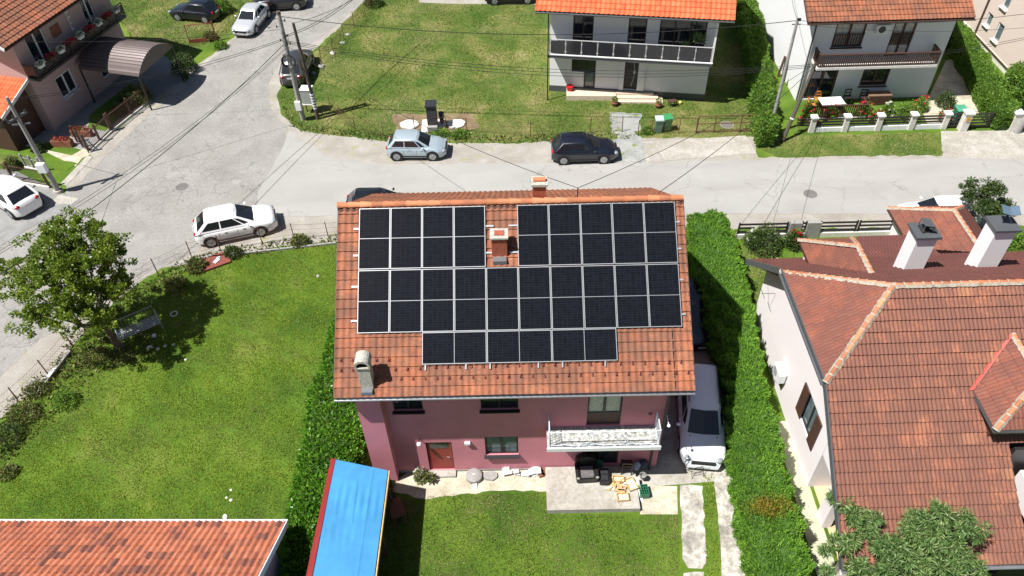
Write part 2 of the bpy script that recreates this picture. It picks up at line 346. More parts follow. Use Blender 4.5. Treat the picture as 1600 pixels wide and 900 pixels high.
def ridge(parent, p0, p1, m_, r=.12, ln=.36, mortar=None, mw=.2, name='ridge_tiles', lift=.0):
    p0, p1 = Vector(p0), Vector(p1); d = p1-p0; L = d.length; d.normalize(); n = max(1, round(L/ln)); side = d.cross(Vector((0, 0, 1))).normalized(); up = side.cross(d)
    mb = MB()
    for i in range(n):
        a = p0+d*(L*i/n-.03)+up*lift; b = p0+d*(L*(i+1)/n)+up*lift; ra, rb = r*1.18*random.uniform(.95, 1.06), r*.88
        k = 8; vs = []
        for p, q in ((a, ra), (b, rb)):
            for j in range(k+1): t = PI*j/k; vs.append(p+side*math.cos(t)*q+up*math.sin(t)*q*.9)
        mb.add(vs, [(j, j+1, k+2+j, k+1+j) for j in range(k)]+[tuple(range(k+1))])
    o = mb.build(name, m_, parent, smooth='auto')
    if mortar:
        mb = MB()
        for i in range(n+1):
            p = p0+d*(L*i/n-.02)+up*lift; kk = 6; ww = random.uniform(.03, .06); q_ = r*random.uniform(1.16, 1.3); vv = []
            for e_ in (0, ww):
                for j in range(kk+1): t = PI*j/kk; vv.append(p+d*e_+side*math.cos(t)*q_+up*math.sin(t)*q_*.9)
            mb.add(vv, [(j, j+1, kk+2+j, kk+1+j) for j in range(kk)])
        mo = mb; mb = MB(); k = max(3, int(L/.09)); vs = []; fs = []
        for i in range(k+1):
            p = p0+d*(L*i/k)
            for sgn in (-1, 1):
                vs += [p+side*sgn*r*.8+up*(lift+.06), p+side*sgn*(mw*random.uniform(.82, 1.12))+up*(lift-.0+.01)-up*mw*.38]
        for i in range(k):
            for s_ in (0, 2): fs.append((i*4+s_, i*4+s_+1, i*4+4+s_+1, i*4+4+s_))
        mb.add(vs, fs); mb.add(mo.v, mo.f); mb.build('ridge_mortar', mortar, parent)
    return o
def gutter(parent, p0, p1, m_, r=.07, name='gutter'):
    p0, p1 = Vector(p0), Vector(p1); d = (p1-p0).normalized(); side = d.cross(Vector((0, 0, 1))).normalized(); vs = []; k = 6
    for q in (p0, p1):
        for rr in (r, r*.88):
            for j in range(k+1): t = PI+PI*j/k; vs.append(q+side*math.cos(t)*rr+Vector((0, 0, math.sin(t)*rr)))
    fs = []; n = k+1
    for j in range(k): fs += [(j, j+1, 2*n+j+1, 2*n+j), (n+j, n+j+1, 3*n+j+1, 3*n+j)]
    fs += [(0, n, 3*n, 2*n), (k, n+k, 3*n+k, 2*n+k)]
    return MB().add(vs, fs).build(name, m_, parent, smooth='auto')
# ---------------------------------------------------------------- foliage
def leaves_at(P, nrm, size, aspect=.5, spread=.8, seed=0, droop=0.):
    """P (n,3) leaf roots, nrm (n,3) preferred direction -> (n*4,3) rhombic leaves"""
    r = np.random.default_rng(seed); n = len(P)
    d = nrm+r.normal(0, spread, (n, 3)); d[:, 2] -= droop; d /= np.linalg.norm(d, axis=1, keepdims=True)+1e-9
    t = r.normal(0, 1, (n, 3)); w = np.cross(d, t); w /= np.linalg.norm(w, axis=1, keepdims=True)+1e-9
    L = size*r.uniform(.6, 1.35, (n, 1)); nn = np.cross(d, w)
    a = P; b = P+d*L*.5+w*L*aspect*.5+nn*L*.06; c = P+d*L; e = P+d*L*.5-w*L*aspect*.5+nn*L*.06
    return np.stack([a, b, c, e], 1).reshape(-1, 3)
def bumps(P, seed, s):
    r = np.random.default_rng(seed); out = np.zeros(len(P))
    for k in range(7):
        q = r.normal(0, 1, 3)/s*(1.+.6*k); out += np.sin(P@q+r.uniform(0, 6.28))/(1+.5*k)
    return out/3
def hedge(name, sect, height, m_, label, cat='hedge', n=30000, leaf=.1, aspect=.4, spread=.7, seed=0, top_round=.35, bump=.16, core=None, up=.5, bs=.5):
    """sect: list of (left_xy, right_xy) sections along the run; dense clipped hedge"""
    root = thing(name, ((sect[0][0][0]+sect[0][1][0])/2, (sect[0][0][1]+sect[0][1][1])/2, 0), 0, label, cat)
    off = np.array(root.location)
    r = np.random.default_rng(seed)
    Ls = [np.array(a) for a, b in sect]; Rs = [np.array(b) for a, b in sect]
    cl = [0]
    for i in range(1, len(sect)): cl.append(cl[-1]+np.linalg.norm((Ls[i]+Rs[i])/2-(Ls[i-1]+Rs[i-1])/2))
    tot = cl[-1]; hwm = np.mean([np.linalg.norm(b_-a_)/2 for a_, b_ in zip(Ls, Rs)])
    def surf(t, a):     # t along 0..1, a around 0..1: left foot, over the top, right foot
        s = t*tot; k = np.clip(np.searchsorted(cl, s)-1, 0, len(sect)-2); f = (s-np.array(cl)[k])/(np.array(cl)[k+1]-np.array(cl)[k])
        Lp = np.array(Ls)[k]*(1-f)[:, None]+np.array(Ls)[k+1]*f[:, None]; Rp = np.array(Rs)[k]*(1-f)[:, None]+np.array(Rs)[k+1]*f[:, None]
        C = (Lp+Rp)/2; H2 = (Rp-Lp)/2; hw = np.linalg.norm(H2, axis=1); D = H2/hw[:, None]
        tq = PI/2+PI/2*np.linspace(-1, 1, 801)**3; qx = hwm*np.sign(np.cos(tq))*np.abs(np.cos(tq))**top_round; qz = height*np.abs(np.sin(tq))**top_round
        al = np.r_[0, np.cumsum(np.hypot(np.diff(qx), np.diff(qz)))]; ang = np.interp((1-a)*al[-1], al, tq); cx = np.sign(np.cos(ang))*np.abs(np.cos(ang))**top_round; cz = np.abs(np.sin(ang))**top_round
        endr = np.minimum(1, np.minimum(t*tot, (1-t)*tot)/.5)**.5
        P = np.concatenate([C+D*(cx*hw*(.6+.4*endr))[:, None], (cz*height*(.75+.25*endr))[:, None]], 1)
        nr = np.concatenate([D*cx[:, None], cz[:, None]**1], 1); nr /= np.linalg.norm(nr, axis=1, keepdims=True)
        b = bumps(P, seed+5, bs)+.6*bumps(P, seed+9, bs*.35)+.35*bumps(P, seed+13, bs*.16)
        P = P+nr*(b*bump)[:, None]; return P, nr
    # core
    nt_, na = max(6, int(tot/.25)), 18
    T, A = np.meshgrid(np.linspace(0, 1, nt_), np.linspace(0, 1, na), indexing='ij'); P, nr = surf(T.ravel(), A.ravel()); P = P-nr*leaf*.55; P[:, 2] = np.maximum(P[:, 2], 0)-.0
    P -= off
    idx = np.arange(nt_*na).reshape(nt_, na); F = np.stack([idx[:-1, :-1], idx[:-1, 1:], idx[1:, 1:], idx[1:, :-1]], -1).reshape(-1, 4).tolist()+[tuple(idx[0]), tuple(idx[-1][::-1])]
    MB().add(P.tolist(), F).build('branches', core or m_, root, smooth=True)
    t = r.uniform(0, 1, n); a = r.uniform(.03, .97, n)
    # more on the top, which the light and the camera find first
    P, nr = surf(t, a); P = P-nr*r.uniform(0, leaf*.7, (n, 1))
    # ends
    ne = n//30
    for tt in (0., 1.):
        a2 = r.uniform(0.02, .98, ne); Pe, ne_ = surf(np.full(ne, tt), a2); f = r.uniform(0, 1, (ne, 1))**.5
        cen = np.array([*(np.array(sect[0 if tt == 0 else -1][0])+np.array(sect[0 if tt == 0 else -1][1]))/2, height*.45])
        P = np.vstack([P, cen+(Pe-cen)*f]); dr = ((Ls[1]-Ls[0]) if tt else (Ls[0]-Ls[1])); dr = (Ls[-1]-Ls[-2]) if tt else (Ls[0]-Ls[1]); dr = dr/np.linalg.norm(dr); nr = np.vstack([nr, np.tile([dr[0], dr[1], .3], (ne, 1))])
    d = nr.copy(); d[:, 2] += up
    np_mesh('foliage', leaves_at(P-off, d, leaf, aspect, spread, seed+1), 4, m_, root)
    return root
def clump_tree(name, base, blobs, m_, bark, label, n, leaf, aspect=.55, seed=0, trunk_r=.14, trunk_top=None, cat='tree', group=None, droop=.2, shell=.55, clumps=160, cl_r=.33, limbs=True, spread=.9, up=0.):
    """blobs: [(cx,cy,cz,rx,ry,rz)] relative to base. Twigs end in leaf clumps spread through the crown volume, with gaps between."""
    root = thing(name, base, 0, label, cat, group); r = np.random.default_rng(seed); rr = random.Random(seed)
    vol = np.array([b[3]*b[4]*b[5] for b in blobs])**.8; vol = vol/vol.sum(); C = []; CN = []
    for k in range(clumps):
        b = blobs[r.choice(len(blobs), p=vol)]; d = r.normal(0, 1, 3); d /= np.linalg.norm(d); d[2] = abs(d[2]) if r.random() < .45 else d[2]
        q = (r.uniform(shell, 1.06)) if r.random() < .8 else r.uniform(.2, shell)
        C.append([b[0]+d[0]*b[3]*q, b[1]+d[1]*b[4]*q, b[2]+d[2]*b[5]*q]); CN.append(d)
    C = np.array(C); CN = np.array(CN)
    per = r.integers(0, clumps, n); rad_ = cl_r*r.uniform(.55, 1.35, clumps)
    off = r.normal(0, 1, (n, 3)); off /= np.linalg.norm(off, axis=1, keepdims=True); off *= (r.uniform(0, 1, (n, 1))**.45)*rad_[per][:, None]; off[:, 2] *= .75
    P = C[per]+off; nr = off/(np.linalg.norm(off, axis=1, keepdims=True)+1e-6)+CN[per]*.3; nr[:, 2] += up
    np_mesh('crown', leaves_at(P, nr, leaf, aspect, spread, seed+3, droop), 4, m_, root)
    mb = MB(); tt = trunk_top or blobs[0][2]*.55
    cx, cy = blobs[0][0]*.3, blobs[0][1]*.3
    pts = [Vector((0, 0, 0)), Vector((cx*.3+.03, cy*.3, tt*.5)), Vector((cx, cy, tt))]
    mb.tube(pts[0], pts[1], trunk_r, trunk_r*.8, 9); mb.tube(pts[1], pts[2], trunk_r*.8, trunk_r*.62, 9)
    if limbs:
        nl = min(clumps, 46); sel = r.choice(clumps, nl, replace=False); top = pts[2]; hubs = [top+Vector((rr.uniform(-1, 1)*blobs[0][3]*.3, rr.uniform(-1, 1)*blobs[0][4]*.3, rr.uniform(.05, .45)*blobs[0][5])) for _ in range(6)]
        for h in hubs: mb.tube(top-Vector((0, 0, .15)), h, trunk_r*.5, trunk_r*.3, 6)
        for s in sel:
            e = Vector(C[s]); h = min(hubs, key=lambda q: (q-e).length); md = (h+e)/2+Vector((rr.uniform(-.1, .1), rr.uniform(-.1, .1), rr.uniform(0, .15)))
            mb.tube(h, md, trunk_r*.22, trunk_r*.13, 5); mb.tube(md, e, trunk_r*.13, trunk_r*.05, 5)
    mb.build('trunk', bark, root, smooth='auto')
    return root
def shrub(name, base, rx, ry, rz, m_, label, n=900, leaf=.09, aspect=.5, seed=0, cat='shrub', group=None, core=None, spread=.8):
    root = thing(name, base, 0, label, cat, group); r = np.random.default_rng(seed)
    d = r.normal(0, 1, (n, 3)); d[:, 2] = np.abs(d[:, 2])*.9; d /= np.linalg.norm(d, axis=1, keepdims=True)
    q = r.uniform(.55, 1., (n, 1))*(1+.28*bumps(d*3, seed, 1.))[:, None]; P = d*q*np.array([rx, ry, rz]); P[:, 2] += rz*.12
    np_mesh('foliage', leaves_at(P, d+np.array([0, 0, .3]), leaf, aspect, spread, seed+2), 4, m_, root)
    mb = MB(); rr = random.Random(seed)
    for k in range(5): a = rr.uniform(0, 6.28); mb.tube((0, 0, 0), (rx*.5*math.cos(a), ry*.5*math.sin(a), rz*.75), .018, .008, 5)
    mb.build('stem', MATS['bark'], root)
    return root
# ================================================================ material library
GRASS = layered('lawn_soil', [(.32, (.055, .12, .012)), (.55, (.12, .20, .02)), (.72, (.20, .25, .045))], .35, [(.25, (.55, .6, .5)), (.7, (1., 1., 1.))], 9., .8, 1., .8, 55., .03)
DRY = layered('dry_lawn_soil', [(.28, (.06, .12, .015)), (.46, (.11, .16, .03)), (.58, (.2, .21, .06)), (.75, (.34, .28, .14))], .3, [(.25, (.5, .55, .45)), (.7, (1., 1., 1.))], 8., .8, 1., .8, 50., .03)
ROAD = layered('bleached_asphalt', [(.3, (.325, .31, .29)), (.5, (.36, .348, .325)), (.75, (.395, .382, .36))], .35, [(.3, (.84, .84, .83)), (.7, (1., 1., 1.))], 16., .8, .95, .25, 90., .01, stretch=(.5, 1.6, 1), cracks=(.33, .012, .72, .44), patches=[(.5, .6, .85, (.40, .388, .365)), (.8, .62, .9, (.33, .318, .295))])
JUNC = layered('worn_asphalt', [(.28, (.265, .255, .235)), (.5, (.31, .30, .28)), (.72, (.36, .348, .328))], .45, [(.3, (.66, .65, .63)), (.7, (1.05, 1.04, 1.03))], 7., .9, .95, .4, 60., .015, cracks=(1.1, .03, .62, .42), patches=[(.6, .56, .8, (.36, .345, .318)), (.35, .56, .72, (.275, .257, .23))])
GRAV = layered('gravel', [(.3, (.36, .325, .28)), (.55, (.45, .42, .37)), (.75, (.54, .51, .465))], .7, [(.35, (.52, .5, .48)), (.6, (1., 1., 1.))], 30., .9, 1., .9, 60., .03, spots=(1.3, .62, (.33, .32, .2)))
GREYGRAV = layered('grey_gravel', [(.3, (.3, .31, .29)), (.7, (.5, .5, .47))], 1.2, [(.35, (.5, .5, .5)), (.6, (1., 1., 1.))], 28., .9, 1., .9, 60., .03, spots=(1.5, .6, (.2, .24, .09)))
CONC = layered('concrete', [(.3, (.32, .295, .25)), (.52, (.42, .395, .345)), (.72, (.52, .495, .445))], 1.1, [(.35, (.7, .68, .65)), (.6, (1., 1., 1.))], 7., .8, .9, .4, 40., .01)
STRIP = layered('weathered_concrete_strip', [(.34, (.27, .25, .22)), (.5, (.46, .43, .38)), (.64, (.68, .65, .58))], 1.6, [(.4, (.62, .6, .56)), (.58, (1., 1., 1.))], 5., .85, .95, .6, 30., .02)
PALE = layered('pale_paving', [(.3, (.38, .34, .25)), (.5, (.52, .48, .38)), (.7, (.64, .60, .50))], 1.3, [(.35, (.7, .66, .55)), (.6, (1., 1., 1.))], 8., .8, .9, .5, 30., .02)
PAVE = layered('grey_pavers', [(.3, (.22, .22, .21)), (.7, (.33, .32, .31))], 1.2, [(.3, (.75,)*3), (.7, (1.,)*3)], 14., .8, .9, .3, 40., .01)
SANDC = layered('sandstone_flags', [(.3, (.50, .36, .2)), (.7, (.66, .5, .3))], 1.2, None, 1., .5, .9, .3, 30., .01)
SOIL = layered('bare_soil', [(.3, (.16, .11, .06)), (.7, (.32, .24, .15))], 1.5, [(.3, (.6,)*3), (.7, (1.,)*3)], 12., .8, 1., .8, 40., .03)
BARK = mat('bark', (.13, .10, .07), .9, var=.35, scale=9, bump=.6)
T_PINK = tile_mat('weathered_clay_tiles', [(.38, .12, .055), (.50, .165, .075), (.43, .14, .062), (.60, .215, .10), (.47, .155, .078)], (.13, .07, .05), .75, .42, pale=(.70, .4, (.6, .4, .25)))
T_RED = tile_mat('bright_clay_tiles', [(.72, .12, .045), (.80, .16, .06), (.86, .20, .085), (.76, .14, .05)], (.5, .08, .03), .3, .6)
T_OLD = tile_mat('old_brown_tiles', [(.41, .15, .08), (.47, .18, .098), (.37, .135, .074), (.53, .215, .115), (.43, .16, .086)], (.15, .07, .055), .8, .36, pale=(.66, .35, (.55, .43, .36)), warm=(.62, (.66, .30, .14)))
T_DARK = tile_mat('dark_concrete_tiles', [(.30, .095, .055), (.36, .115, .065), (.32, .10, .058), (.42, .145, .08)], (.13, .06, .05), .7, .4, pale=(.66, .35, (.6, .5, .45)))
T_DARKB = tile_mat('darker_concrete_tiles', [(.17, .06, .047), (.21, .073, .055), (.19, .065, .05)], (.1, .045, .04), .6, .4, pale=(.62, .4, (.5, .45, .42)))  # darker tile tones for the back slope, roof link and east dormer faces
T_SALM = tile_mat('salmon_pan_tiles', [(.56, .185, .095), (.64, .23, .13), (.52, .165, .085), (.60, .205, .11), (.58, .2, .11), (.26, .11, .08)], (.14, .06, .055), .5, .55)
MORT = mat('mortar', (.40, .35, .28), .95, var=.25, scale=14, bump=.5)
RTILE = leaf_mat('ridge_clay', (.38, .14, .08), (.52, .19, .10), (.62, .27, .15), .8, 0.)
PINKW = mat('mauve_render', (.57, .21, .25), .85, var=.09, scale=.9, bump=.15, bscale=60)
WHITEW = mat('white_render', (.78, .78, .78), .85, var=.02, scale=1)
PINKWH = mat('pale_pink_render', (.80, .74, .74), .85, var=.02, scale=1)
CREAMW = mat('cream_pink_render', (.66, .55, .48), .85, var=.03, scale=1)
MAUVE2 = mat('dusky_pink_render', (.46, .33, .31), .85, var=.04, scale=1)
GREYW = mat('blue_grey_render', (.26, .27, .30), .85, var=.05, scale=1)
DFRAME = mat('dark_frame', (.028, .022, .022), .45, var=.1)
BROWN = mat('dark_brown_wood', (.075, .035, .025), .6, var=.3, scale=8)
WFRAME = mat('white_frame', (.75, .75, .75), .4, var=.03)
GLASS = mat('dark_glass', (.018, .022, .028), .06, var=.2, spec=.7)
GLASSL = mat('pale_glass', (.12, .16, .17), .08, var=.4, scale=3, spec=.7)
LACE = mat('lace_curtain', (.55, .54, .45), .7, var=.4, scale=22)
DARK = mat('dark_inside', (.02, .018, .018), .8)
BLACK = mat('black_plastic', (.015, .015, .016), .45)
DMETAL = mat('dark_metal', (.04, .04, .045), .45, metal=.3)
RUST = mat('rusty_metal', (.16, .075, .045), .85, var=.4, scale=20)
ALU = mat('aluminium', (.36, .37, .38), .4, metal=.35, var=.03)
GALV = mat('galvanised', (.26, .27, .28), .4, metal=.5)
GREYM = mat('grey_fascia', (.085, .09, .095), .5, var=.08)
BRICK = mat('red_brick', (.36, .09, .05), .85, var=.35, scale=15, bump=.4)
STONE = mat('pale_stone', (.66, .63, .57), .9, var=.18, scale=7, bump=.4)
GSTONE = mat('grey_stone', (.3, .29, .27), .9, var=.2, scale=7, bump=.4)
OLDCONC = mat('lichened_concrete', (.44, .42, .36), .9, var=.35, scale=9, bump=.5)
WOOD = mat('light_wood', (.62, .40, .17), .65, var=.2, scale=12)
POLEC = mat('pole_concrete', (.30, .29, .27), .9, var=.2, scale=5)
POLEW = mat('pole_wood', (.085, .07, .055), .9, var=.35, scale=9)
REDP = mat('red_paint', (.30, .035, .025), .5, var=.15)
PLASTG = mat('green_plastic', (.03, .16, .085), .45, var=.1)
WHITEP = mat('white_plastic', (.78, .78, .78), .4, var=.03)
WIRE = mat('wire_black', (.02, .02, .02), .6)
CLAYP = mat('terracotta', (.24, .09, .05), .8, var=.2)
REDF = leaf_mat('red_petals', (.45, .01, .03), (.7, .02, .06), (.85, .1, .15), .6, .2)
WHITEF = leaf_mat('white_petals', (.6, .6, .5), (.75, .75, .68), (.85, .85, .8), .6, .2)
L_LAUREL = leaf_mat('laurel_leaves', (.05, .15, .012), (.12, .30, .025), (.22, .42, .05), .32, .3, .5)
L_THUJA = leaf_mat('conifer_sprays', (.11, .26, .03), (.21, .43, .05), (.34, .57, .09), .6, .35)
L_THUJAY = leaf_mat('yellow_conifer_sprays', (.20, .15, .02), (.26, .26, .03), (.35, .2, .05), .6, .22)
L_HEDGE = leaf_mat('hedge_leaves', (.07, .16, .02), (.14, .27, .035), (.24, .36, .06), .5, .3)
L_TREE = leaf_mat('linden_leaves', (.07, .125, .012), (.17, .26, .025), (.33, .40, .06), .4, .4, .45)
L_PEACH = leaf_mat('peach_leaves', (.06, .13, .035), (.13, .23, .065), (.30, .38, .17), .45, .25)
L_DULL = leaf_mat('dull_leaves', (.03, .06, .015), (.06, .10, .025), (.12, .16, .05), .6, .2)
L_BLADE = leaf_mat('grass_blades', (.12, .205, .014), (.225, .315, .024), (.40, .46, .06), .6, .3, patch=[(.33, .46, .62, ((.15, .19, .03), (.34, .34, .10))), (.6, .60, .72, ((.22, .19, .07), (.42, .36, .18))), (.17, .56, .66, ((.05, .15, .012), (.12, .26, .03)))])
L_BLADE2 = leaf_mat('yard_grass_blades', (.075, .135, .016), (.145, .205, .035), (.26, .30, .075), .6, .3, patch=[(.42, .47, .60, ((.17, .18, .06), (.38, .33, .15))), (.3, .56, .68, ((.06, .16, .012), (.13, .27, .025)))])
L_DRY = leaf_mat('dry_grass_blades', (.09, .15, .02), (.17, .215, .04), (.30, .31, .10), .7, .25, patch=[(.22, .50, .62, ((.28, .26, .10), (.55, .47, .26))), (.27, .54, .62, ((.05, .14, .015), (.10, .22, .025)))])
L_WEED = leaf_mat('weed_leaves', (.05, .09, .015), (.13, .16, .04), (.33, .29, .12), .7, .2)
# ================================================================ setting: ground, roads, verges
S = lambda n, pts, z, m_: ground_poly(n, pts, z, m_)
S('ground', [V(-260, -60, 0), V(260, -60, 0), V(260, 400, 0), V(-260, 400, 0)], 0, GRASS)
S('verge', rough_edge(px_poly([(1760, 200), (1600, 205), (1560, 240), (1185, 246), (1180, 214), (985, 216), (800, 224), (610, 222), (545, 214), (472, 205), (440, 180), (432, 150), (452, 108), (490, 78), (528, 45), (580, -10), (640, -60), (380, -60), (424, 5), (352, 70), (318, 95), (288, 110), (300, 128), (262, 150), (205, 205), (150, 255), (108, 292), (100, 320), (30, 352), (-60, 400), (-300, 430), (-300, 760), (-150, 770), (0, 655), (78, 590), (122, 530), (180, 470), (250, 420), (330, 408), (440, 384), (527, 378), (700, 372), (1068, 366), (1150, 358), (1760, 352)]), .4, .1, 3), .004, GRAV)
S('road_junction', rough_edge(px_poly([(405, 330), (300, 396), (240, 422), (150, 482), (62, 530), (0, 590), (-150, 740), (-300, 740), (-300, 440), (-60, 405), (52, 352), (100, 318), (104, 290), (150, 250), (230, 172), (292, 126), (352, 75), (405, 22), (440, -60), (600, -60), (560, 8), (500, 60), (440, 92), (420, 130), (424, 172), (450, 200), (440, 240), (405, 300)]), .5, .08, 5), .008, JUNC)
S('road', rough_edge(px_poly([(1760, 333), (1600, 335), (1140, 334), (900, 336), (440, 338), (400, 333), (403, 300), (438, 238), (452, 204), (510, 245), (600, 257), (980, 254), (1200, 250), (1600, 246), (1760, 246)]), .8, .05, 6), .012, ROAD)
S('grey_gravel_patch', rough_edge(px_poly([(955, 178), (985, 185), (990, 205), (1010, 226), (1018, 252), (955, 256), (965, 225), (960, 200)]), .35, .12, 8), .012, GREYGRAV)
S('driveway', px_poly([(1005, 222), (1165, 212), (1182, 240), (1010, 254)]), .016, CONC)
S('driveway', px_poly([(1470, 205), (1600, 204), (1600, 249), (1472, 247)]), .016, CONC)
S('driveway', px_poly([(1003, 224), (1022, 223), (1040, 254), (1018, 255)]), .02, GRAV)
S('lawn', rough_edge(px_poly([(1190, 222), (1240, 212), (1468, 207), (1472, 243), (1330, 244), (1215, 246), (1186, 232)]), .35, .12, 9), .018, DRY)
S('lawn', rough_edge(px_poly([(470, 205), (445, 182), (434, 150), (455, 110), (500, 75), (580, -10), (640, -60), (1240, -60), (1190, 214), (985, 216), (800, 222), (610, 220), (545, 214)]), .35, .12, 10), .006, DRY)
S('lawn', rough_edge(px_poly([(150, -20), (440, -60), (420, -5), (352, 62), (285, 85), (210, 60)]), .35, .1, 12), .010, DRY)
S('gravel_yard', px_poly([(650, -30), (900, -30), (900, 8), (700, 6), (655, 4)]), .012, GRAV)
S('bare_soil_patch', rough_edge(px_poly([(615, 178), (740, 178), (748, 200), (690, 206), (618, 204)]), .3, .15, 13), .010, SOIL)
S('gravel_path', rough_edge(px_poly([(952, 176), (1003, 178), (1000, 205), (958, 210)]), .3, .1, 17), .014, GREYGRAV)
S('verge', rough_edge(px_poly([(262, 138), (285, 128), (292, 135), (235, 178), (165, 245), (118, 292), (104, 291), (146, 246), (137, 240), (172, 212), (232, 165)]), .4, .06, 19), .013, GRAV)
# left-hand neighbour's forecourt
S('forecourt', px_poly([(-80, 205), (0, 222), (60, 232), (118, 260), (128, 248), (150, 236), (120, 232), (60, 222), (-80, 190)]), .012, PALE)
S('forecourt_paving', px_poly([(-80, 205), (0, 221), (60, 229), (135, 238), (232, 165), (262, 140), (290, 125), (262, 90), (200, 60), (100, 60), (-80, 130)]), .011, PAVE)
S('front_lawn', rough_edge(px_poly([(-60, 236), (38, 243), (70, 258), (60, 262), (-60, 252)]), .4, .05, 3), .016, DRY)
S('front_lawn', px_poly([(70, 222), (128, 234), (112, 243), (60, 232)]), .018, GRASS)
S('front_lawn', px_poly([(93, 250), (121, 255), (104, 268), (86, 264)]), .018, GRASS)
S('front_lawn', px_poly([(140, 180), (205, 130), (225, 148), (165, 205), (138, 200)]), .018, GRASS)
S('parking_pavers', px_poly([(-150, 262), (20, 265), (92, 300), (125, 312), (100, 330), (55, 352), (-60, 420), (-200, 420)]), .020, PAVE)
S('kerb', px_poly([(137, 243), (145, 246), (104, 291), (94, 288)]), .028, CONC)
S('concrete_slab', px_poly([(92, 305), (124, 310), (112, 319), (74, 321)]), .026, CONC)
# yard of the mauve house and the drive beside the conifer hedge
S('paved_strip', rough_edge(px_poly([(600, 764), (615, 752), (640, 735), (855, 728), (858, 768), (790, 767), (720, 772), (660, 780)]), .3, .06, 14), .012, PALE)
S('driveway', px_poly([(905, 735), (1070, 505), (1130, 500), (1146, 728), (1122, 752), (1000, 762)]), .012, CONC)
S('concrete_slab', px_poly([(1002, 759), (1058, 760), (1059, 804), (1000, 804)]), .018, PALE)
S('wheel_strip', rough_edge(px_poly([(1063, 758), (1098, 760), (1103, 880), (1097, 889), (1075, 888), (1066, 872)]), .3, .04, 15), .018, STRIP)
S('wheel_strip', rough_edge(px_poly([(1068, 896), (1100, 894), (1103, 960), (1070, 960)]), .3, .04, 15), .018, STRIP)
S('wheel_strip', rough_edge(px_poly([(1114, 722), (1147, 722), (1152, 760), (1156, 800), (1164, 860), (1170, 960), (1130, 960), (1124, 830), (1118, 770)]), .3, .04, 16), .022, STRIP)
S('gravel_edge', rough_edge(px_poly([(1157, 765), (1172, 800), (1190, 850), (1205, 900), (1210, 960), (1172, 960), (1160, 830)]), .3, .08, 18), .014, GRAV)
S('lawn', px_poly([(1160, 380), (1215, 390), (1200, 560), (1165, 560)]), .004, DRY)
S('side_path', [V(10.85, 8.5, 0), V(11.75, 8.5, 0), V(11.75, 19.5, 0), V(11.1, 19.5, 0)], .016, layered('mossy_paving', [(.3, (.40, .40, .26)), (.7, (.56, .54, .40))], 1.5, None, 1., .5, .9, .3, 30., .01))
S('terrace', [V(11.9, 9.5, 0), V(13.5, 9.5, 0), V(13.5, 17.2, 0), V(11.9, 17.2, 0)], .02, SANDC)
S('concrete_path', px_poly([(1436, 165), (1452, 150), (1478, 95), (1490, 92), (1548, 178), (1500, 180), (1500, 198), (1450, 196)]), .014, PALE)
S('front_lawn', px_poly([(1242, 205), (1240, 185), (1440, 165), (1448, 200), (1240, 210)]), .016, GRASS)

def manhole(u, v, label, r=.38):
    t = thing('manhole_cover', G(u, v, .014), 0, label, 'manhole cover', 'manhole covers in the roadway')
    MB().lathe((0, 0, 0), [(r+.05, 0), (r+.05, .006), (r, .008)], 24).build('ring', mat('manhole_ring', (.3, .28, .26), .8), t)
    mb = MB().lathe((0, 0, .006), [(r, 0), (r, .008)], 24)
    for i in range(-3, 4):
        w = math.sqrt(max(.01, (r-.04)**2-(i*.1)**2)); mb.box((i*.1, 0, .018), (.045, 2*w*.95, .008))
    mb.build('lid', mat('manhole_lid', (.16, .15, .14), .7), t)
manhole(284, 292, 'round manhole cover in the worn asphalt of the junction')
manhole(1266, 303, 'round manhole cover in the pale road beside the black and white fence')
manhole(1136, 195, 'round cover in the grass behind the rusty gate')

# ================================================================ mauve house in the middle
HZ = rad(-.61); PO = V(-5.55, 17.57, 0); TH = rad(34.12)
hex_ = Vector((math.cos(HZ), math.sin(HZ), 0)); hey = Vector((-math.sin(HZ), math.cos(HZ), 0))
HW = lambda a, b, z: PO+hex_*a+hey*b+Vector((0, 0, z))
ph = thing('two_storey_house', PO, HZ, 'mauve rendered house under a weathered clay tile gable roof covered with solar panels', 'house')
PF = V(-5.55, 17.57, 6.87)                       # lower left corner of the panel field
ct, st = math.cos(TH), math.sin(TH); PN = Vector((0, -st, ct))
def roofl(a, s, lift=-.13): return Vector((a, s*ct, 6.87+s*st))+PN*lift     # house coordinates of a point of the front slope
RX0, RX1, SE, SR = -.80, 11.86, -1.10, 5.93
FY = -.05                                         # facade line
A_, B_ = (-.2, FY), (11.25, FY)
h_f = [(1.2, 2.3, 4.25, 5.45), (4.46, 5.86, 4.2, 5.4), (8.45, 9.75, 3.05, 5.3), (2.15, 3.18, .12, 2.12), (4.5, 5.82, 1.15, 2.42), (8.4, 9.85, .3, 2.3)]
mb = MB()
wall_sheet(mb, A_, B_, 0, 6.7, h_f)
wall_sheet(mb, (11.25, FY), (11.25, 9.75), 0, 6.65, [])
wall_sheet(mb, (11.25, 9.75), (-.2, 9.75), 0, 6.65, [])
wall_sheet(mb, (-.2, 9.75), (-.2, FY), 0, 6.65, [])
for x in (-.2, 11.25): mb.add([(x, FY, 6.65), (x, 9.75, 6.65), (x, 4.86, 9.85)], [(0, 1, 2)])
mb.build('wall', PINKW, ph)
MB().b2(-.22, .66, -.47, FY-.003, 0, 6.3).build('wall_pier', PINKW, ph)
MB().b2(.66, 11.27, FY-.02, FY-.002, .0, .13).build('plinth', GSTONE, ph)
for i, h in enumerate(h_f[:3]): window(ph, A_, B_, h, DFRAME, LACE if i == 2 else GLASS, mull=1, fw=.07, name='balcony_door' if i == 2 else 'window', trans=3.75 if i == 2 else None, sill=None if i == 2 else DFRAME)
MB().b2(8.33, 9.51, FY+.085, FY+.1, 3.1, 3.72).build('door_panel', BROWN, ph)
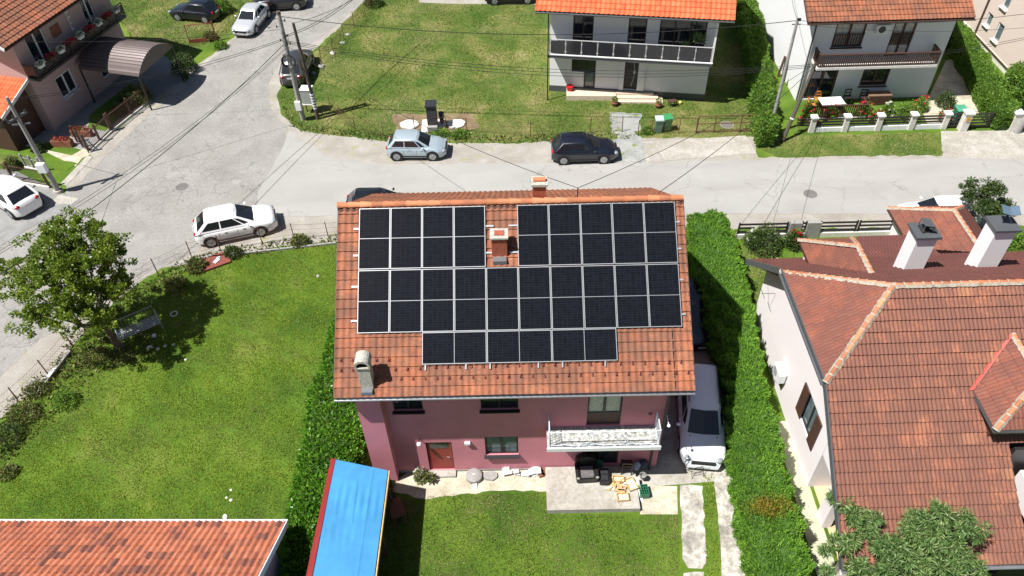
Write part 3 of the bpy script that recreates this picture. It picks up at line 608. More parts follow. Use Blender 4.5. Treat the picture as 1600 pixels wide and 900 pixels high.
d = MB().b2(2.0, 2.95, FY+.06, FY+.1, .12, 2.1).build('door', REDP, ph)
MB().b2(2.1, 2.85, FY+.05, FY+.065, 1.62, 2.02).build('pane', GLASS, d); MB().tube((2.84, FY+.0, 1.05), (2.72, FY+.0, 1.07), .016).build('handle', ALU, d)
window(ph, A_, B_, h_f[4], DFRAME, GLASSL, mull=1, fw=.075, sill=DMETAL)
window(ph, A_, B_, h_f[5], DFRAME, GLASS, mull=1, fw=.07, name='terrace_door')
MB().box((2.45, FY-.16, .06), (1.15, .3, .12)).build('doorstep', CONC, ph)
lw = MB().tube((1.75, FY, 2.42), (1.75, FY-.16, 2.42), .025).build('lamp_bracket', DMETAL, ph); MB().ell((1.75, FY-.2, 2.32), (.1, .1, .1)).build('lamp_globe', WHITEP, lw, smooth=True)
MB().box((3.62, FY-.06, 2.1), (.22, .12, .13)).build('vent_cover', WHITEP, ph, bevel=.01)
MB().box((10.65, FY-.02, 3.75), (.12, .03, .1)).build('socket_box', BROWN, ph)
# balcony
BX0, BX1, BY0, BZ = 6.72, 10.98, -1.02, 2.98
LACEF = mat('speckled_balcony_tiles', (.40, .40, .37), .5, var=.85, scale=7)
bal = MB().b2(BX0, BX1, BY0, FY-.003, BZ-.16, BZ).build('balcony', PINKW, ph)
MB().b2(BX0+.01, BX1-.01, BY0+.01, FY-.01, BZ, BZ+.012).build('balcony_tiles', LACEF, bal)
MB().b2(BX0-.02, BX1+.02, BY0-.03, BY0+.0, BZ-.17, BZ+.01).b2(BX0-.02, BX1+.02, BY0-.035, BY0+.03, BZ+.012, BZ+.03).build('edge_strip', WHITEP, bal)
RW = mat('white_blue_iron', (.66, .70, .76), .4, var=.05)
rl = MB(); zt_ = BZ+.95; yb = BY0+.07
rl.tube((BX0+.08, yb, zt_), (BX1-.08, yb, zt_), .022); rl.tube((BX0+.08, yb, BZ+.1), (BX1-.08, yb, BZ+.1), .016)
for x in (BX0+.08, BX1-.08):
    rl.tube((x, yb, zt_), (x, FY-.06, zt_), .02); rl.tube((x, yb, BZ+.1), (x, FY-.06, BZ+.1), .014)
    for y in (yb, FY-.06): rl.tube((x, y, BZ), (x, y, zt_+.04), .024)
    for k in range(1, 7): y = yb+(FY-.06-yb)*k/7; rl.tube((x, y, BZ+.1), (x, y, zt_), .012)
for k in range(1, 5): rl.tube((BX0+.08+k*.11, yb, BZ+.1), (BX0+.08+k*.11, yb, zt_), .012)
for cx in (BX0+1.45, BX0+2.83):
    for w in (.12, .2):
        pts = [(cx+w*math.sin(t)*1., yb-.05*math.sin(t*.5), BZ+.1+(zt_-BZ-.1)*t/PI) for t in np.linspace(0, PI, 12)]; rl.path(pts, .011)
        rl.path([(2*cx-p[0], p[1], p[2]) for p in pts], .011)
for x0, x1 in ((BX0+.5, BX0+1.3), (BX0+1.6, BX0+2.68), (BX0+2.98, BX1-.15)):
    pts = [(x0+(x1-x0)*t, yb-.09*math.sin(PI*t), BZ+.16+.1*math.sin(2*PI*t)) for t in np.linspace(0, 1, 12)]; rl.path(pts, .012)
    pts = [(x0+(x1-x0)*t, yb-.03, BZ+.62+.16*math.cos(2*PI*t)) for t in np.linspace(0, 1, 12)]; rl.path(pts, .010)
rl.build('railing', RW, bal, smooth='auto')
MB().tube((10.98, FY-.08, 2.3), (10.98, FY-.08, 0), .045).tube((11.02, -.78, 6.1), (11.02, FY-.1, 5.5), .045).tube((11.2, FY-.1, 5.5), (11.2, FY-.1, 2.9), .045).build('downpipe', DMETAL, ph)
MB().tube((11.3, -.02, 3.6), (11.3, -.45, 3.6), .02).ell((11.3, -.5, 3.58), (.07, .07, .07), 8, 6).build('lamp', WHITEP, ph)
# roof: boards under real tile relief, both slopes
yr, zr = SR*ct+.0, 6.87+SR*st; 
def fr(a, s, l=-.13): return roofl(a, s, l)
def bk(a, s, l=-.13): p = roofl(a, s, l); return Vector((p.x, 2*yr-p.y, p.z))
rf = MB().slab([fr(RX0+.03, SE+.02, -.19), fr(RX1-.03, SE+.02, -.19), fr(RX1-.03, SR, -.19), fr(RX0+.03, SR, -.19)], .1).slab([bk(RX0+.03, SE, -.19), bk(RX1-.03, SE, -.19), bk(RX1-.03, SR, -.19), bk(RX0+.03, SR, -.19)], .1).build('roof', BROWN, ph)
tile_on('roof_tiles', [fr(RX0, SE), fr(RX1, SE), fr(RX1, SR), fr(RX0, SR)], T_PINK, rf, w=.235, h=.352, amp=.018, step=.048)
tile_on('roof_tiles', [bk(RX1, SE), bk(RX0, SE), bk(RX0, SR), bk(RX1, SR)], T_PINK, rf, w=.235, h=.352, amp=.018, step=.048)
ridge(rf, fr(RX0, SR, -.12), fr(RX1, SR, -.12), RTILE, .12, .42)
for x in (RX0, RX1):
    MB().bar(fr(x, SE, -.2), fr(x, SR, -.2), .04, .2).bar(bk(x, SE, -.2), bk(x, SR, -.2), .04, .2).build('verge_board', BROWN, rf)
gutter(rf, fr(RX0-.02, SE-.07, -.2), fr(RX1+.02, SE-.07, -.2), GALV, .075)
# snow guards
gm = MB().bar((0, -.05, .02), (0, .05, .05), .03, .03).bar((0, -.05, .02), (-.05, -.1, .06), .02, .06).bar((0, -.05, .02), (.05, -.1, .06), .02, .06)
GUARD = mat('dark_red_hook', (.12, .015, .02), .5)
def onroof(u, v):
    O = np.array(PF); n = np.array([-math.sin(HZ)*-st, -st*math.cos(HZ), ct]); n = np.array(hex_.cross(hey*ct+Vector((0, 0, st)))); d = ray(u, v); t = ((O-CAM)@n)/(d@n); q = CAM+t*d-O
    return float(q@np.array(hex_)), float(q@np.array(hey*ct+Vector((0, 0, st))))
gd0 = None
row = [(532+18.6*k, 577-.3*k) for k in range(2)]+[(617, 575), (636, 575), (656, 574)]+[(532, 561), (550, 561), (587, 560), (607, 560)]+[(626+18.75*k, 590-.022*18.75*k) for k in range(25)]+[(970+18.9*k, 566-.5*k) for k in range(6)]+[(680+18.7*k, 571.5-.4*k) for k in range(15)]
for u, v in row:
    a, s = onroof(u, v)
    if gd0 is None: gd0 = gm.build('snow_guard', GUARD, rf); o = gd0
    else: o = gd0.copy(); COL.objects.link(o); o.parent = rf
    o.location = fr(a, s, -.075); o.rotation_euler = (TH, 0, 0); o.scale = (.78, .78, .78)
MB().path([fr(11.17, s, -.09) for s in (1.1, -.3, SE)], .02).build('cable', BLACK, rf)
# chimneys of the mauve house
def rz_at(y): return 6.87+(y/ct)*st-.13/ct if y < yr else 6.87+((2*yr-y)/ct)*st-.13/ct
def chim(x0, x1, y0, y1, ztop, m_, cap, cov=.07, capz=.1, label=None):
    c = MB().b2(x0, x1, y0, y1, rz_at(y0)-.3, ztop).build('chimney', m_, ph)
    if label: c['label'] = label
    MB().b2(x0-cov, x1+cov, y0-cov, y1+cov, ztop+.001, ztop+capz).build('chimney_cap', cap, c)
    return c
c1 = chim(.17, .60, -.62, -.18, 7.45, OLDCONC, OLDCONC, .04, .06, 'grey lichened concrete chimney with rounded cowl')
mb = MB(); k = 10
for y0_, y1_ in ((-.66, -.14),):
    o_ = [(.14+.245-.27*math.cos(PI*i/k), 7.51+.10+.26*math.sin(PI*i/k)) for i in range(k+1)]; n_ = [(.385-.2*math.cos(PI*i/k), 7.51+.08+.18*math.sin(PI*i/k)) for i in range(k+1)]
    vs = [(x, y, z) for y in (y0_, y1_) for (x, z) in o_+n_]; q = 2*(k+1)
    for i in range(k): mb_f = [(i, i+1, q+i+1, q+i), (k+1+i, k+2+i, q+k+2+i, q+k+1+i), (i, i+1, k+2+i, k+1+i), (q+i, q+i+1, q+k+2+i, q+k+1+i)]; mb.add(vs, mb_f) if i == 0 else mb.f.extend(mb_f)
mb.b2(.115, .19, -.66, -.14, 7.51, 7.64).b2(.58, .655, -.66, -.14, 7.51, 7.64).build('cowl', OLDCONC, c1)
MB().b2(.2, .57, -.6, -.2, 7.512, 7.53).build('flue', DARK, c1)
MB().b2(.19, .58, -.82, -.61, rz_at(-.7)-.02, rz_at(-.62)+.1).build('flashing', GALV, c1)
c2 = chim(4.83, 5.38, 3.25, 3.7, rz_at(3.4)+.78, BRICK, OLDCONC, .05, .07, 'red brick chimney with concrete slab between the panel blocks')
MB().b2(4.93, 5.28, 3.35, 3.6, rz_at(3.4)+.851, rz_at(3.4)+.89).build('flue', BRICK, c2)
MB().b2(4.86, 5.35, 2.98, 3.24, rz_at(3.0)-.02, rz_at(3.15)+.12).build('flashing', GALV, c2)
zc = rz_at(yr+.25)
c3 = chim(6.36, 6.85, yr+.25, yr+.7, zc+.75, BRICK, OLDCONC, .05, .1, 'red brick chimney behind the ridge')
MB().tube((6.38, yr+.47, zc+.89), (6.83, yr+.47, zc+.89), .1, n=10).build('cap_tile', RTILE, c3); MB().b2(6.34, 6.87, yr+.1, yr+.25, zc-.1, zc+.12).build('flashing', GALV, c3)
# ---------------------------------------------------------------- solar panels: real modules on rails
PWd, PL, GAP = 1.134, 2.278, .02
m_, nt, b = _mk('panel_cells'); MATS['panel_cells'] = m_
tc = N(nt, 'ShaderNodeTexCoord'); br = N(nt, 'ShaderNodeTexBrick', offset=0.); br.inputs['Scale'].default_value = 1; br.inputs['Brick Width'].default_value = .182; br.inputs['Row Height'].default_value = .0915; br.inputs['Mortar Size'].default_value = .004
br.inputs['Color1'].default_value = (.006, .0065, .009, 1); br.inputs['Color2'].default_value = (.009, .010, .014, 1); br.inputs['Mortar'].default_value = (.019, .021, .025, 1)
nt.links.new(tc.outputs['Object'], br.inputs['Vector']); nt.links.new(br.outputs[0], b.inputs['Base Color']); b.inputs['Roughness'].default_value = .16; b.inputs['Specular IOR Level'].default_value = .16
CELLS = m_
def panel(name, label, a, s, land=False, seed=0):
    w, h = (PL, PWd) if land else (PWd, PL)
    t = bpy.data.objects.new(name, None); COL.objects.link(t); t.parent = ph; t.location = (a, s*ct, 6.87+s*st); t.rotation_euler = (TH+random.gauss(0, .0012), random.gauss(0, .0012), 0)
    f = .024; mb = MB().b2(0, w, 0, f, -.035, .0).b2(0, w, h-f, h, -.035, .0).b2(0, f, f, h-f, -.035, .0).b2(w-f, w, f, h-f, -.035, .0)
    mb.build('frame', ALU, t)
    MB().b2(f, w-f, f, h-f, -.03, -.004).build('cells', CELLS, t)
    if land: MB().b2(w/2-.008, w/2+.008, f, h-f, -.004, -.001).build('centre_strip', ALU, t)
    else: MB().b2(f, w-f, h/2-.008, h/2+.008, -.004, -.001).build('centre_strip', ALU, t)
    t['group'] = 'solar panels on the roof of the mauve house'
    return t
ordn = ['first', 'second', 'third', 'fourth', 'fifth', 'sixth', 'seventh', 'eighth', 'ninth', 'tenth']
cst = PWd+GAP
for i in range(4): panel('solar_panel', 'black upright solar panel, %s from the left in the upper left block of four' % ordn[i], i*cst, 2*cst+PL-PWd+.04-.02)
for i in range(5): panel('solar_panel', 'black upright solar panel, %s from the left in the upper right block of five' % ordn[i], (5+i)*cst, 2*cst+PL-PWd+.04-.02)
for i in range(10): panel('solar_panel', 'black upright solar panel, %s from the left in the long middle row of ten' % ordn[i], i*cst, cst)
for i in range(3): panel('solar_panel', 'black solar panel lying sideways, %s in the bottom row of three' % ['left', 'middle', 'right'][i], 2*cst+i*(PL+GAP), 0, True)
def rail(p0, p1, label):
    L = (p1[0]-p0[0], p1[1]-p0[1]); mb = MB()
    if L[0]: mb.b2(0, L[0], -.03, .03, -.095, -.04)
    else: mb.b2(-.025, .025, 0, L[1], -.095, -.04)
    o = mb.build('mounting_rail', ALU, ph); o.location = (p0[0], p0[1]*ct, 6.87+p0[1]*st); o.rotation_euler = (TH, 0, 0)
for nm, s in (('upper', 5.0), ('lower', 4.0)):
    rail((-.2, s), (4.9, s), '%s aluminium rail under the upper left block of panels' % nm); rail((5.45, s), (11.68, s), '%s aluminium rail under the upper right block of panels' % nm)
for nm, s in (('upper', 2.85), ('lower', 1.6)): rail((-.24, s), (11.68, s), '%s aluminium rail under the middle row of ten panels' % nm)
for k, a in enumerate((2.42, 3.85, 4.7, 6.4, 7.25, 8.75)): rail((a, -.2), (a, 1.1), 'short upright rail, %s from the left under the bottom row of panels' % ordn[k])
# ================================================================ neighbour on the right: half-hipped tiled roof with dormers and two white chimneys
def onpl(u, v, p0, n): d = ray(u, v); n = np.array(n, float); t = ((np.array(p0, float)-CAM)@n)/(d@n); return Vector(CAM+t*d)
SL = .727
nh = thing('tiled_roof_house', (11.65, 12.4, 0), 0, 'pale house with large half-hipped brown tile roof and two white chimneys beside the conifer hedge', 'house')
NO = V(11.65, 12.4, 0)
Lp = lambda *a: Vector(a)-NO
XE = 26.
zf = lambda y: 8-abs(y-19.65)*SL
mb = MB()
nwall = lambda ys: [(ya, yb) for ya, yb in ys]
def gpoly(y0, y1, x=11.65, zb=0):
    ys = [y0, y1]; top = [(y, min(zf(y), 8-(0))-.15) for y in (y1, *( [22.5] if y0 < 22.5 < y1 else []), *([17.05] if y0 < 17.05 < y1 else []), y0)]
    top = [(y, min(z, 6.1)) for y, z in top]
    return [Lp(x, y0, zb), Lp(x, y1, zb)]+[Lp(x, y, z) for y, z in top]
def hole_from(u0, v0, u1, v1, x=11.65):
    a, b = onpl(u0, v0, (x, 0, 0), (1, 0, 0)), onpl(u1, v1, (x, 0, 0), (1, 0, 0)); return a, b
wa, wb = onpl(1241, 655, (11.65, 0, 0), (1, 0, 0)), onpl(1272, 690, (11.65, 0, 0), (1, 0, 0))
wy0, wy1, wz0, wz1 = wb.y-.1, wa.y+.15, 1.5, 3.2
# west wall as strips round its window, outside towards -x
P = gpoly(16.3, 25.5)
wall_sheet(mb, Lp(11.65, 25.5, 0), Lp(11.65, 16.3, 0), 0, 3.3, [(25.5-wy1, 25.5-wy0, wz0, wz1)], .12)
gp = [Lp(11.65, 16.3, 3.3), Lp(11.65, 25.5, 3.3), Lp(11.65, 25.5, zf(25.5)-.1), Lp(11.65, 22.6, zf(22.6)-.12), Lp(11.65, 16.95, zf(16.95)-.12), Lp(11.65, 16.3, zf(16.3)-.12)]
mb.add(gp, [tuple(range(len(gp)))])
for y0, y1 in ((14.5, 15.1), (12.4, 12.9)):
    c_ = [(11.65, y0), (12.0, y0), (12.0, y1), (11.65, y1)]; mb.prism([(Lp(x, y, 0).x, Lp(x, y, 0).y) for x, y in c_], 0, zf(y0)-.3)
mb.add([Lp(11.66, 12.4, 2.35), Lp(11.66, 16.3, 2.35), Lp(11.66, 16.3, zf(16.3)-.12), Lp(11.66, 12.4, zf(12.4)-.12)], [(0, 1, 2, 3)])
mb.b2(1.9, XE-11.65, 0.2, 13.1, 0, 2.2).b2(0.02, XE-11.65, 3.9, 4.05, 0, 3.0)
mb.build('wall', PINKWH, nh)
fo = window(nh, Lp(11.65, 25.5, 0), Lp(11.65, 16.3, 0), (25.5-wy1, 25.5-wy0, wz0, wz1), DFRAME, GLASSL, depth=.1, mull=1, fw=.07)
MB().b2(-.06, -.01, wy0-12.4, wy0-12.4+.55, wz0, wz1).build('shutter', BROWN, fo); MB().b2(-.06, -.01, wy1-12.4-.55, wy1-12.4, wz0, wz1).build('shutter', BROWN, fo)
ac = onpl(1226, 582, (11.65, 0, 0), (1, 0, 0))
t = thing('air_conditioner', (11.65-.22, ac.y, ac.z-.3), 0, 'white outdoor air conditioning unit on the pale wall above the conifer hedge', 'air conditioner')
MB().box((0, 0, .3), (.32, .8, .55)).build('housing', WHITEP, t, bevel=.02); MB().tube((-.17, .1, .3), (-.165, .1, .3), .22, n=20).build('fan_grille', mat('grille_grey', (.35, .35, .36), .5), t)
MB().bar((.2, -.3, .0), (-.16, -.3, .0), .03, .03).bar((.2, .3, .0), (-.16, .3, .0), .03, .03).build('bracket', DMETAL, t)
MB().tube((11.0, 23.9, 3.4), (11.6, 23.9, 3.4), .012).tube((11.05, 23.6, 3.4), (11.05, 24.2, 3.4), .012).build('aerial', DMETAL, nh).location = -NO
# roof faces
xe = XE; cF, cB = (10.99, 16.9), (10.99, 22.68)
apex = Lp(13.76, 19.65, 8); zfe, zbe = zf(11.8), zf(26.4)
fx = onpl(1600, 815, (0, 11.8, zfe), (0, -SL, 1)); fx2 = onpl(1575, 692, (0, 11.8, zfe), (0, -SL, 1)); YD = fx2.y
rn = MB().slab([Lp(11.03, 11.83, zf(11.83)-.04), Lp(fx.x, 11.83, zf(11.83)-.04), Lp(fx2.x, YD, zf(YD)-.04), Lp(xe, YD, zf(YD)-.04), Lp(xe, 19.65, 7.96), Lp(13.76, 19.65, 7.96), Lp(11.03, 16.92, 5.96)], .12)
rn.slab([Lp(xe, 26.37, zf(26.37)-.04), Lp(11.03, 26.37, zf(26.37)-.04), Lp(11.03, 22.66, zf(22.66)-.04), Lp(13.76, 19.65, 7.96), Lp(xe, 19.65, 7.96)], .12)
rn.slab([Lp(11.03, 22.66, 5.95), Lp(11.03, 16.92, 5.95), Lp(13.76, 19.65, 7.95)], .12)
roof = rn.build('roof', BROWN, nh)
KW = dict(w=.15, h=.40, amp=.018, step=.06, prof='wave')
tile_on('roof_tiles', [Lp(11.0, 11.8, zfe), Lp(fx.x, 11.8, zfe), Lp(fx2.x, YD, zf(YD)), Lp(11.0, YD, zf(YD))], T_OLD, roof, along=(1, 0, 0), **KW)
tile_on('roof_tiles', [Lp(11.0, YD, zf(YD)), Lp(xe, YD, zf(YD)), Lp(xe, 19.65, 8), apex, Lp(11.0, 16.9, 6)], T_OLD, roof, along=(1, 0, 0), **KW)
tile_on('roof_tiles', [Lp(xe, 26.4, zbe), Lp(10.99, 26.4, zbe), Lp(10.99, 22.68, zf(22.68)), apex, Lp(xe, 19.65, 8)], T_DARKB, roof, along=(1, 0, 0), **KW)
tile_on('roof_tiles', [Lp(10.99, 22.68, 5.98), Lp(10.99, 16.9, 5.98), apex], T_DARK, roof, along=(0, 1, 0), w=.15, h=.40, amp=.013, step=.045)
for a, b in ((apex, Lp(xe, 19.65, 8)), (apex, Lp(10.99, 16.9, 6)), (apex, Lp(10.99, 22.68, 5.9))): ridge(roof, a, b, RTILE, .085, .34, MORT, .14, lift=.03)
vb = MB()
for p, q in (((10.97, 16.9, 5.93), (10.97, 22.68, 5.93)), ((10.97, 16.9, 5.93), (10.97, 11.8, zfe-.07)), ((10.97, 22.68, 5.93), (10.97, 26.4, zbe-.07))): vb.bar(Lp(*p), Lp(*q), .05, .26)
vb.build('verge_board', GREYM, roof)
gutter(roof, Lp(10.9, 16.9, 5.9), Lp(10.9, 22.7, 5.9), GREYM, .07); gutter(roof, Lp(10.97, 11.72, zfe-.06), Lp(fx.x, 11.72, zfe-.06), GALV, .075)
MB().tube(Lp(10.93, 17.0, 5.85), Lp(11.55, 16.6, 5.0), .045).tube(Lp(11.55, 16.6, 5.0), Lp(11.55, 16.55, 3.9), .045).build('downpipe', GREYM, nh)
fl0, fl1 = G(1338, 371, 3.0), G(1425, 368, 3.0); yF = (fl0.y+fl1.y)/2
MB().slab([Lp(fl1.x, yF-.03, 2.94), Lp(fl0.x, yF-.03, 2.94), Lp(fl0.x-.6, 25.7, 3.54), Lp(fl1.x+.4, 25.7, 3.54)], .12).build('roof_link', BROWN, roof)
tile_on('roof_tiles', [Lp(fl1.x, yF, 3.0), Lp(fl0.x, yF, 3.0), Lp(fl0.x-.6, 25.7, 3.6), Lp(fl1.x+.4, 25.7, 3.6)], T_DARKB, roof, along=(1, 0, 0), **KW)
# back and front dormers, each a ridge running out from the slope and ending in a small hip
def dormer(r_px, a_px, e_px, c_px, front=False, label='tiled dormer'):
    sgn = -1 if front else 1
    pl = ((0, 19.65, 8), (0, -SL, 1)) if front else ((0, 19.65, 8), (0, SL, 1))
    P1 = onpl(*r_px, *pl); zr_ = P1.z; A = G(*a_px, zr_); P2 = onpl(*e_px, *pl); ze = P2.z; Cn = G(*c_px, ze)
    xr = (P1.x+A.x)/2; w = xr-(P2.x+Cn.x)/2; yr0 = P1.y; ya = A.y; yc = Cn.y; ye = P2.y
    W = lambda x, y, z: Lp(x, y, z)
    d = MB(); d.b2(xr-w+.25-11.65, xr+w-.25-11.65, min(yr0, yc-sgn*.35)-12.4, max(yr0, yc-sgn*.35)-12.4, min(zf(yc), ze)-1.4 if not front else 4-.5, ze-.05)
    o = d.build('dormer', PINKWH if not front else BROWN, nh); o['label'] = label
    R0_, RA = W(xr, yr0, zr_), W(xr, ya, zr_)
    WL0, WL1 = W(xr-w, ye, ze), W(xr-w, yc, ze); WR0, WR1 = W(xr+w, ye, ze), W(xr+w, yc, ze)
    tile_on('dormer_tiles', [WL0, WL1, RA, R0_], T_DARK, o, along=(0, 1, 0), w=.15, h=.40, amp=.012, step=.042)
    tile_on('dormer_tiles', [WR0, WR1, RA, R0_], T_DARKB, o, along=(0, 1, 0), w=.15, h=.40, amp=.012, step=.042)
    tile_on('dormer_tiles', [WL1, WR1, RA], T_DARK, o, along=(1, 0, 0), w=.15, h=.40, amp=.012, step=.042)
    for a, b in ((R0_, RA), (RA, WL1), (RA, WR1)): ridge(o, a, b, RTILE, .085, .34, MORT, .13, lift=.02)
    fb = MB()
    for a, b in ((WL0, WL1), (WR0, WR1), (WL1, WR1)): fb.bar(a-V(0, 0, .09), b-V(0, 0, .09), .04, .16)
    fb.build('fascia', GREYM if front else BROWN, o)
    if front:
        fl = MB().slab([R0_+V(0, .0, .10), WL0+V(-.05, 0, .10), WL0+V(-.22, 0, .07), R0_+V(-.1, .12, .08)], .03); fl.build('flashing', mat('red_flashing', (.42, .07, .05), .5), o)
    return P1, A, P2, Cn
dormer((1362, 428), (1343, 385), (1263, 413), (1252, 375), label='smaller back dormer beside the ridge')
dormer((1538, 395), (1490, 328), (1420, 388), (1391, 325), label='larger back dormer behind the white chimneys')
dormer((1578, 524), (1632, 590), (1518, 612), (1560, 672), True, label='front dormer at the right edge')
def wchim(bl, br, tv, dy, capd, lab):
    pl = ((0, 19.65, 8), (0, SL, 1)); a, b = onpl(*bl, *pl), onpl(*br, *pl); y0 = (a.y+b.y)/2; zt1 = ht((a.x, y0), tv, a.z)
    c = MB().b2(a.x-11.65, b.x-11.65, y0-12.4, y0+dy-12.4, zf(y0+dy)-.2, zt1).build('chimney', WHITEW, nh); c['label'] = lab
    MB().b2(a.x-.1-11.65, b.x+.1-11.65, y0-.1-12.4, y0+dy+.1-12.4, zt1+.001, zt1+.11).build('chimney_cap', GREYM, c)
    return c, a.x, b.x, y0, zt1
c, xa, xb, y0, zt1 = wchim((1412, 422), (1442, 421), 373, .75, 0, 'white chimney with grey slab and folded metal hood')
mb = MB(); xm = (xa+xb)/2-11.65; ym = y0+.4-12.4; zc_ = zt1+.11
mb.slab([(xm-.22, ym-.25, zc_+.42), (xm+.2, ym-.25, zc_+.34), (xm+.2, ym+.25, zc_+.34), (xm-.22, ym+.25, zc_+.42)], .03).slab([(xm+.0, ym-.28, zc_+.3), (xm+.34, ym-.28, zc_+.12), (xm+.34, ym+.28, zc_+.12), (xm+.0, ym+.28, zc_+.3)], .03)
for q in ((-.2, -.22), (.2, -.22), (-.2, .22), (.2, .22)): mb.tube((xm+q[0], ym+q[1], zc_), (xm+q[0], ym+q[1], zc_+.34), .02)
mb.build('hood', GREYM, c); MB().b2(xm-.2, xm+.2, ym-.2, ym+.2, zc_+.001, zc_+.02).build('flue', DARK, c)
c, xa, xb, y0, zt1 = wchim((1526, 419), (1557, 418), 362, .75, 0, 'white chimney with a tilted lamp panel on its slab')
xm = (xa+xb)/2; ym = y0+.4; zc_ = zt1+.11
t = thing('solar_lamp', (xm, ym, zc_), 0, 'small tilted solar floodlight on top of the right white chimney', 'lamp')
MB().tube((0, 0, 0), (.05, .05, .5), .05).build('mast', DMETAL, t); MB().slab([(-.3, -.15, .6), (.0, -.2, .52), (.06, .2, .64), (-.24, .26, .72)], .03).slab([(.02, -.2, .52), (.34, -.22, .58), (.4, .18, .7), (.08, .2, .64)], .03).build('panel', mat('panel_glass', (.10, .15, .20), .3), t)
# dark recessed balcony at the right edge
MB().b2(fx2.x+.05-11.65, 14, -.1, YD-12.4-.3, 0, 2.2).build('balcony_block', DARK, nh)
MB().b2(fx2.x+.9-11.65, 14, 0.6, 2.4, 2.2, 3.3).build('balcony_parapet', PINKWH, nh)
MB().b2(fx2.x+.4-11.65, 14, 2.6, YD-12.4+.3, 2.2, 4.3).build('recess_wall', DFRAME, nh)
# ================================================================ modern white house (top centre)
wh = thing('modern_white_house', (2.95, 47.11, 0), rad(-9.9), 'white modern house with bright orange tile roof and dark glass balcony', 'house')
L_, D_ = 10.35, 9.
hf = [(1.45, 3.05, 1.55, 2.95), (2.3, 3.05, .45, 1.56), (4.95, 5.85, .5, 2.95), (1.45, 2.75, 3.4, 5.8), (4.95, 6.1, 3.4, 5.8), (6.9, 9.8, 3.4, 5.8)]
mb = MB(); wall_sheet(mb, (0, 0), (L_, 0), 0, 6.2, [(1.45, 3.05, 1.57, 2.95), (4.95, 5.85, .5, 2.95), (1.45, 2.75, 3.4, 5.8), (4.95, 6.1, 3.4, 5.8), (6.9, 9.8, 3.4, 5.8)])
wall_sheet(mb, (L_, 0), (L_, D_), 0, 6.2, []); wall_sheet(mb, (L_, D_), (0, D_), 0, 6.2, []); wall_sheet(mb, (0, D_), (0, 0), 0, 6.2, [])
mb.build('wall', WHITEW, wh)
MB().b2(-.03, L_+.03, -.03, -.004, 0, .45).build('plinth', GREYM, wh)
for i, h in enumerate([(1.45, 3.05, 1.57, 2.95), (1.45, 2.75, 3.4, 5.8), (4.95, 6.1, 3.4, 5.8), (6.9, 9.8, 3.4, 5.8)]): window(wh, (0, 0), (L_, 0), h, DFRAME, GLASS, mull=1 if i < 2 else (0 if i == 2 else 2), fw=.08)
MB().b2(2.3, 3.05, -.02, -.003, .46, 1.57).build('side_door', DFRAME, wh); MB().b2(2.42, 2.93, -.03, -.021, .6, 1.5).build('pane', GLASSL, wh)
dr = MB().b2(4.95, 5.85, .06, .1, .5, 2.95).build('front_door', DFRAME, wh)
vs = MB(); pts = [(5.45+.16*math.sin(PI*t), .05, .75+2.0*t) for t in np.linspace(0, 1, 10)]
for p, q in zip(pts[:-1], pts[1:]): vs.bar(p, q, .12, .02)
vs.build('glazed_strip', mat('frosted_strip', (.6, .63, .65), .3), dr)
MB().b2(4.65, 4.95, -.14, .0, .5, 2.98).b2(5.85, 6.3, -.14, .0, .5, 2.98).build('door_surround', WHITEW, wh)
bl = MB().b2(-.02, L_+.02, -1.15, -.004, 3.08, 3.3).build('balcony', GREYM, wh)
MB().b2(0, L_, -1.13, -.01, 3.3, 3.32).build('balcony_tiles', CONC, bl); MB().b2(-.03, L_+.03, -1.19, -1.1, 3.3, 3.36).build('edge_strip', WHITEP, bl)
SMOKE = mat('smoked_glass', (.03, .03, .035), .12)
rl = MB(); n = 10
for k in range(n+1):
    x = .1+(L_-.2)*k/n; rl.tube((x, -1.1, 3.3), (x, -1.1, 4.35), .03); 
    for z in (3.55, 4.1): rl.box((x, -1.1, z), (.1, .05, .06))
rl.tube((.1, -1.1, 4.35), (L_-.1, -1.1, 4.35), .035); rl.build('railing', mat('steel_rail', (.62, .62, .62), .35, metal=.4), bl)
for k in range(n): x = .1+(L_-.2)*k/n; MB().b2(x+.06, x+(L_-.2)/n-.06, -1.11, -1.09, 3.42, 4.28).build('glass_panel', SMOKE, bl)
MB().tube((.0, -1.2, 6.1), (.0, -1.2, 0.05), .04).tube((.0, -1.2, 6.1), (.0, -.02, 6.1), .04).build('downpipe', DMETAL, wh)
MB().b2(L_-.12, L_+.0, -1.12, -1.0, 3.3, 6.2).build('column', WHITEW, wh)
ey, ez, ry_, rz_ = -1.35, 6.3, 4.5, 6.3+5.85*math.tan(rad(30))
rf2 = MB().slab([(-.8, ey+.02, ez-.03), (L_+.85, ey+.02, ez-.03), (L_+.85, ry_, rz_-.03), (-.8, ry_, rz_-.03)], .14).slab([(L_+.85, 2*ry_-ey, ez-.03), (-.8, 2*ry_-ey, ez-.03), (-.8, ry_, rz_-.03), (L_+.85, ry_, rz_-.03)], .14).build('roof', GREYM, wh)
tile_on('roof_tiles', [(-.82, ey, ez), (L_+.87, ey, ez), (L_+.87, ry_, rz_), (-.82, ry_, rz_)], T_RED, rf2, w=.3, h=.38, amp=.03, step=.04)
gutter(rf2, (-.82, ey-.06, ez-.06), (L_+.87, ey-.06, ez-.06), GREYM, .08)
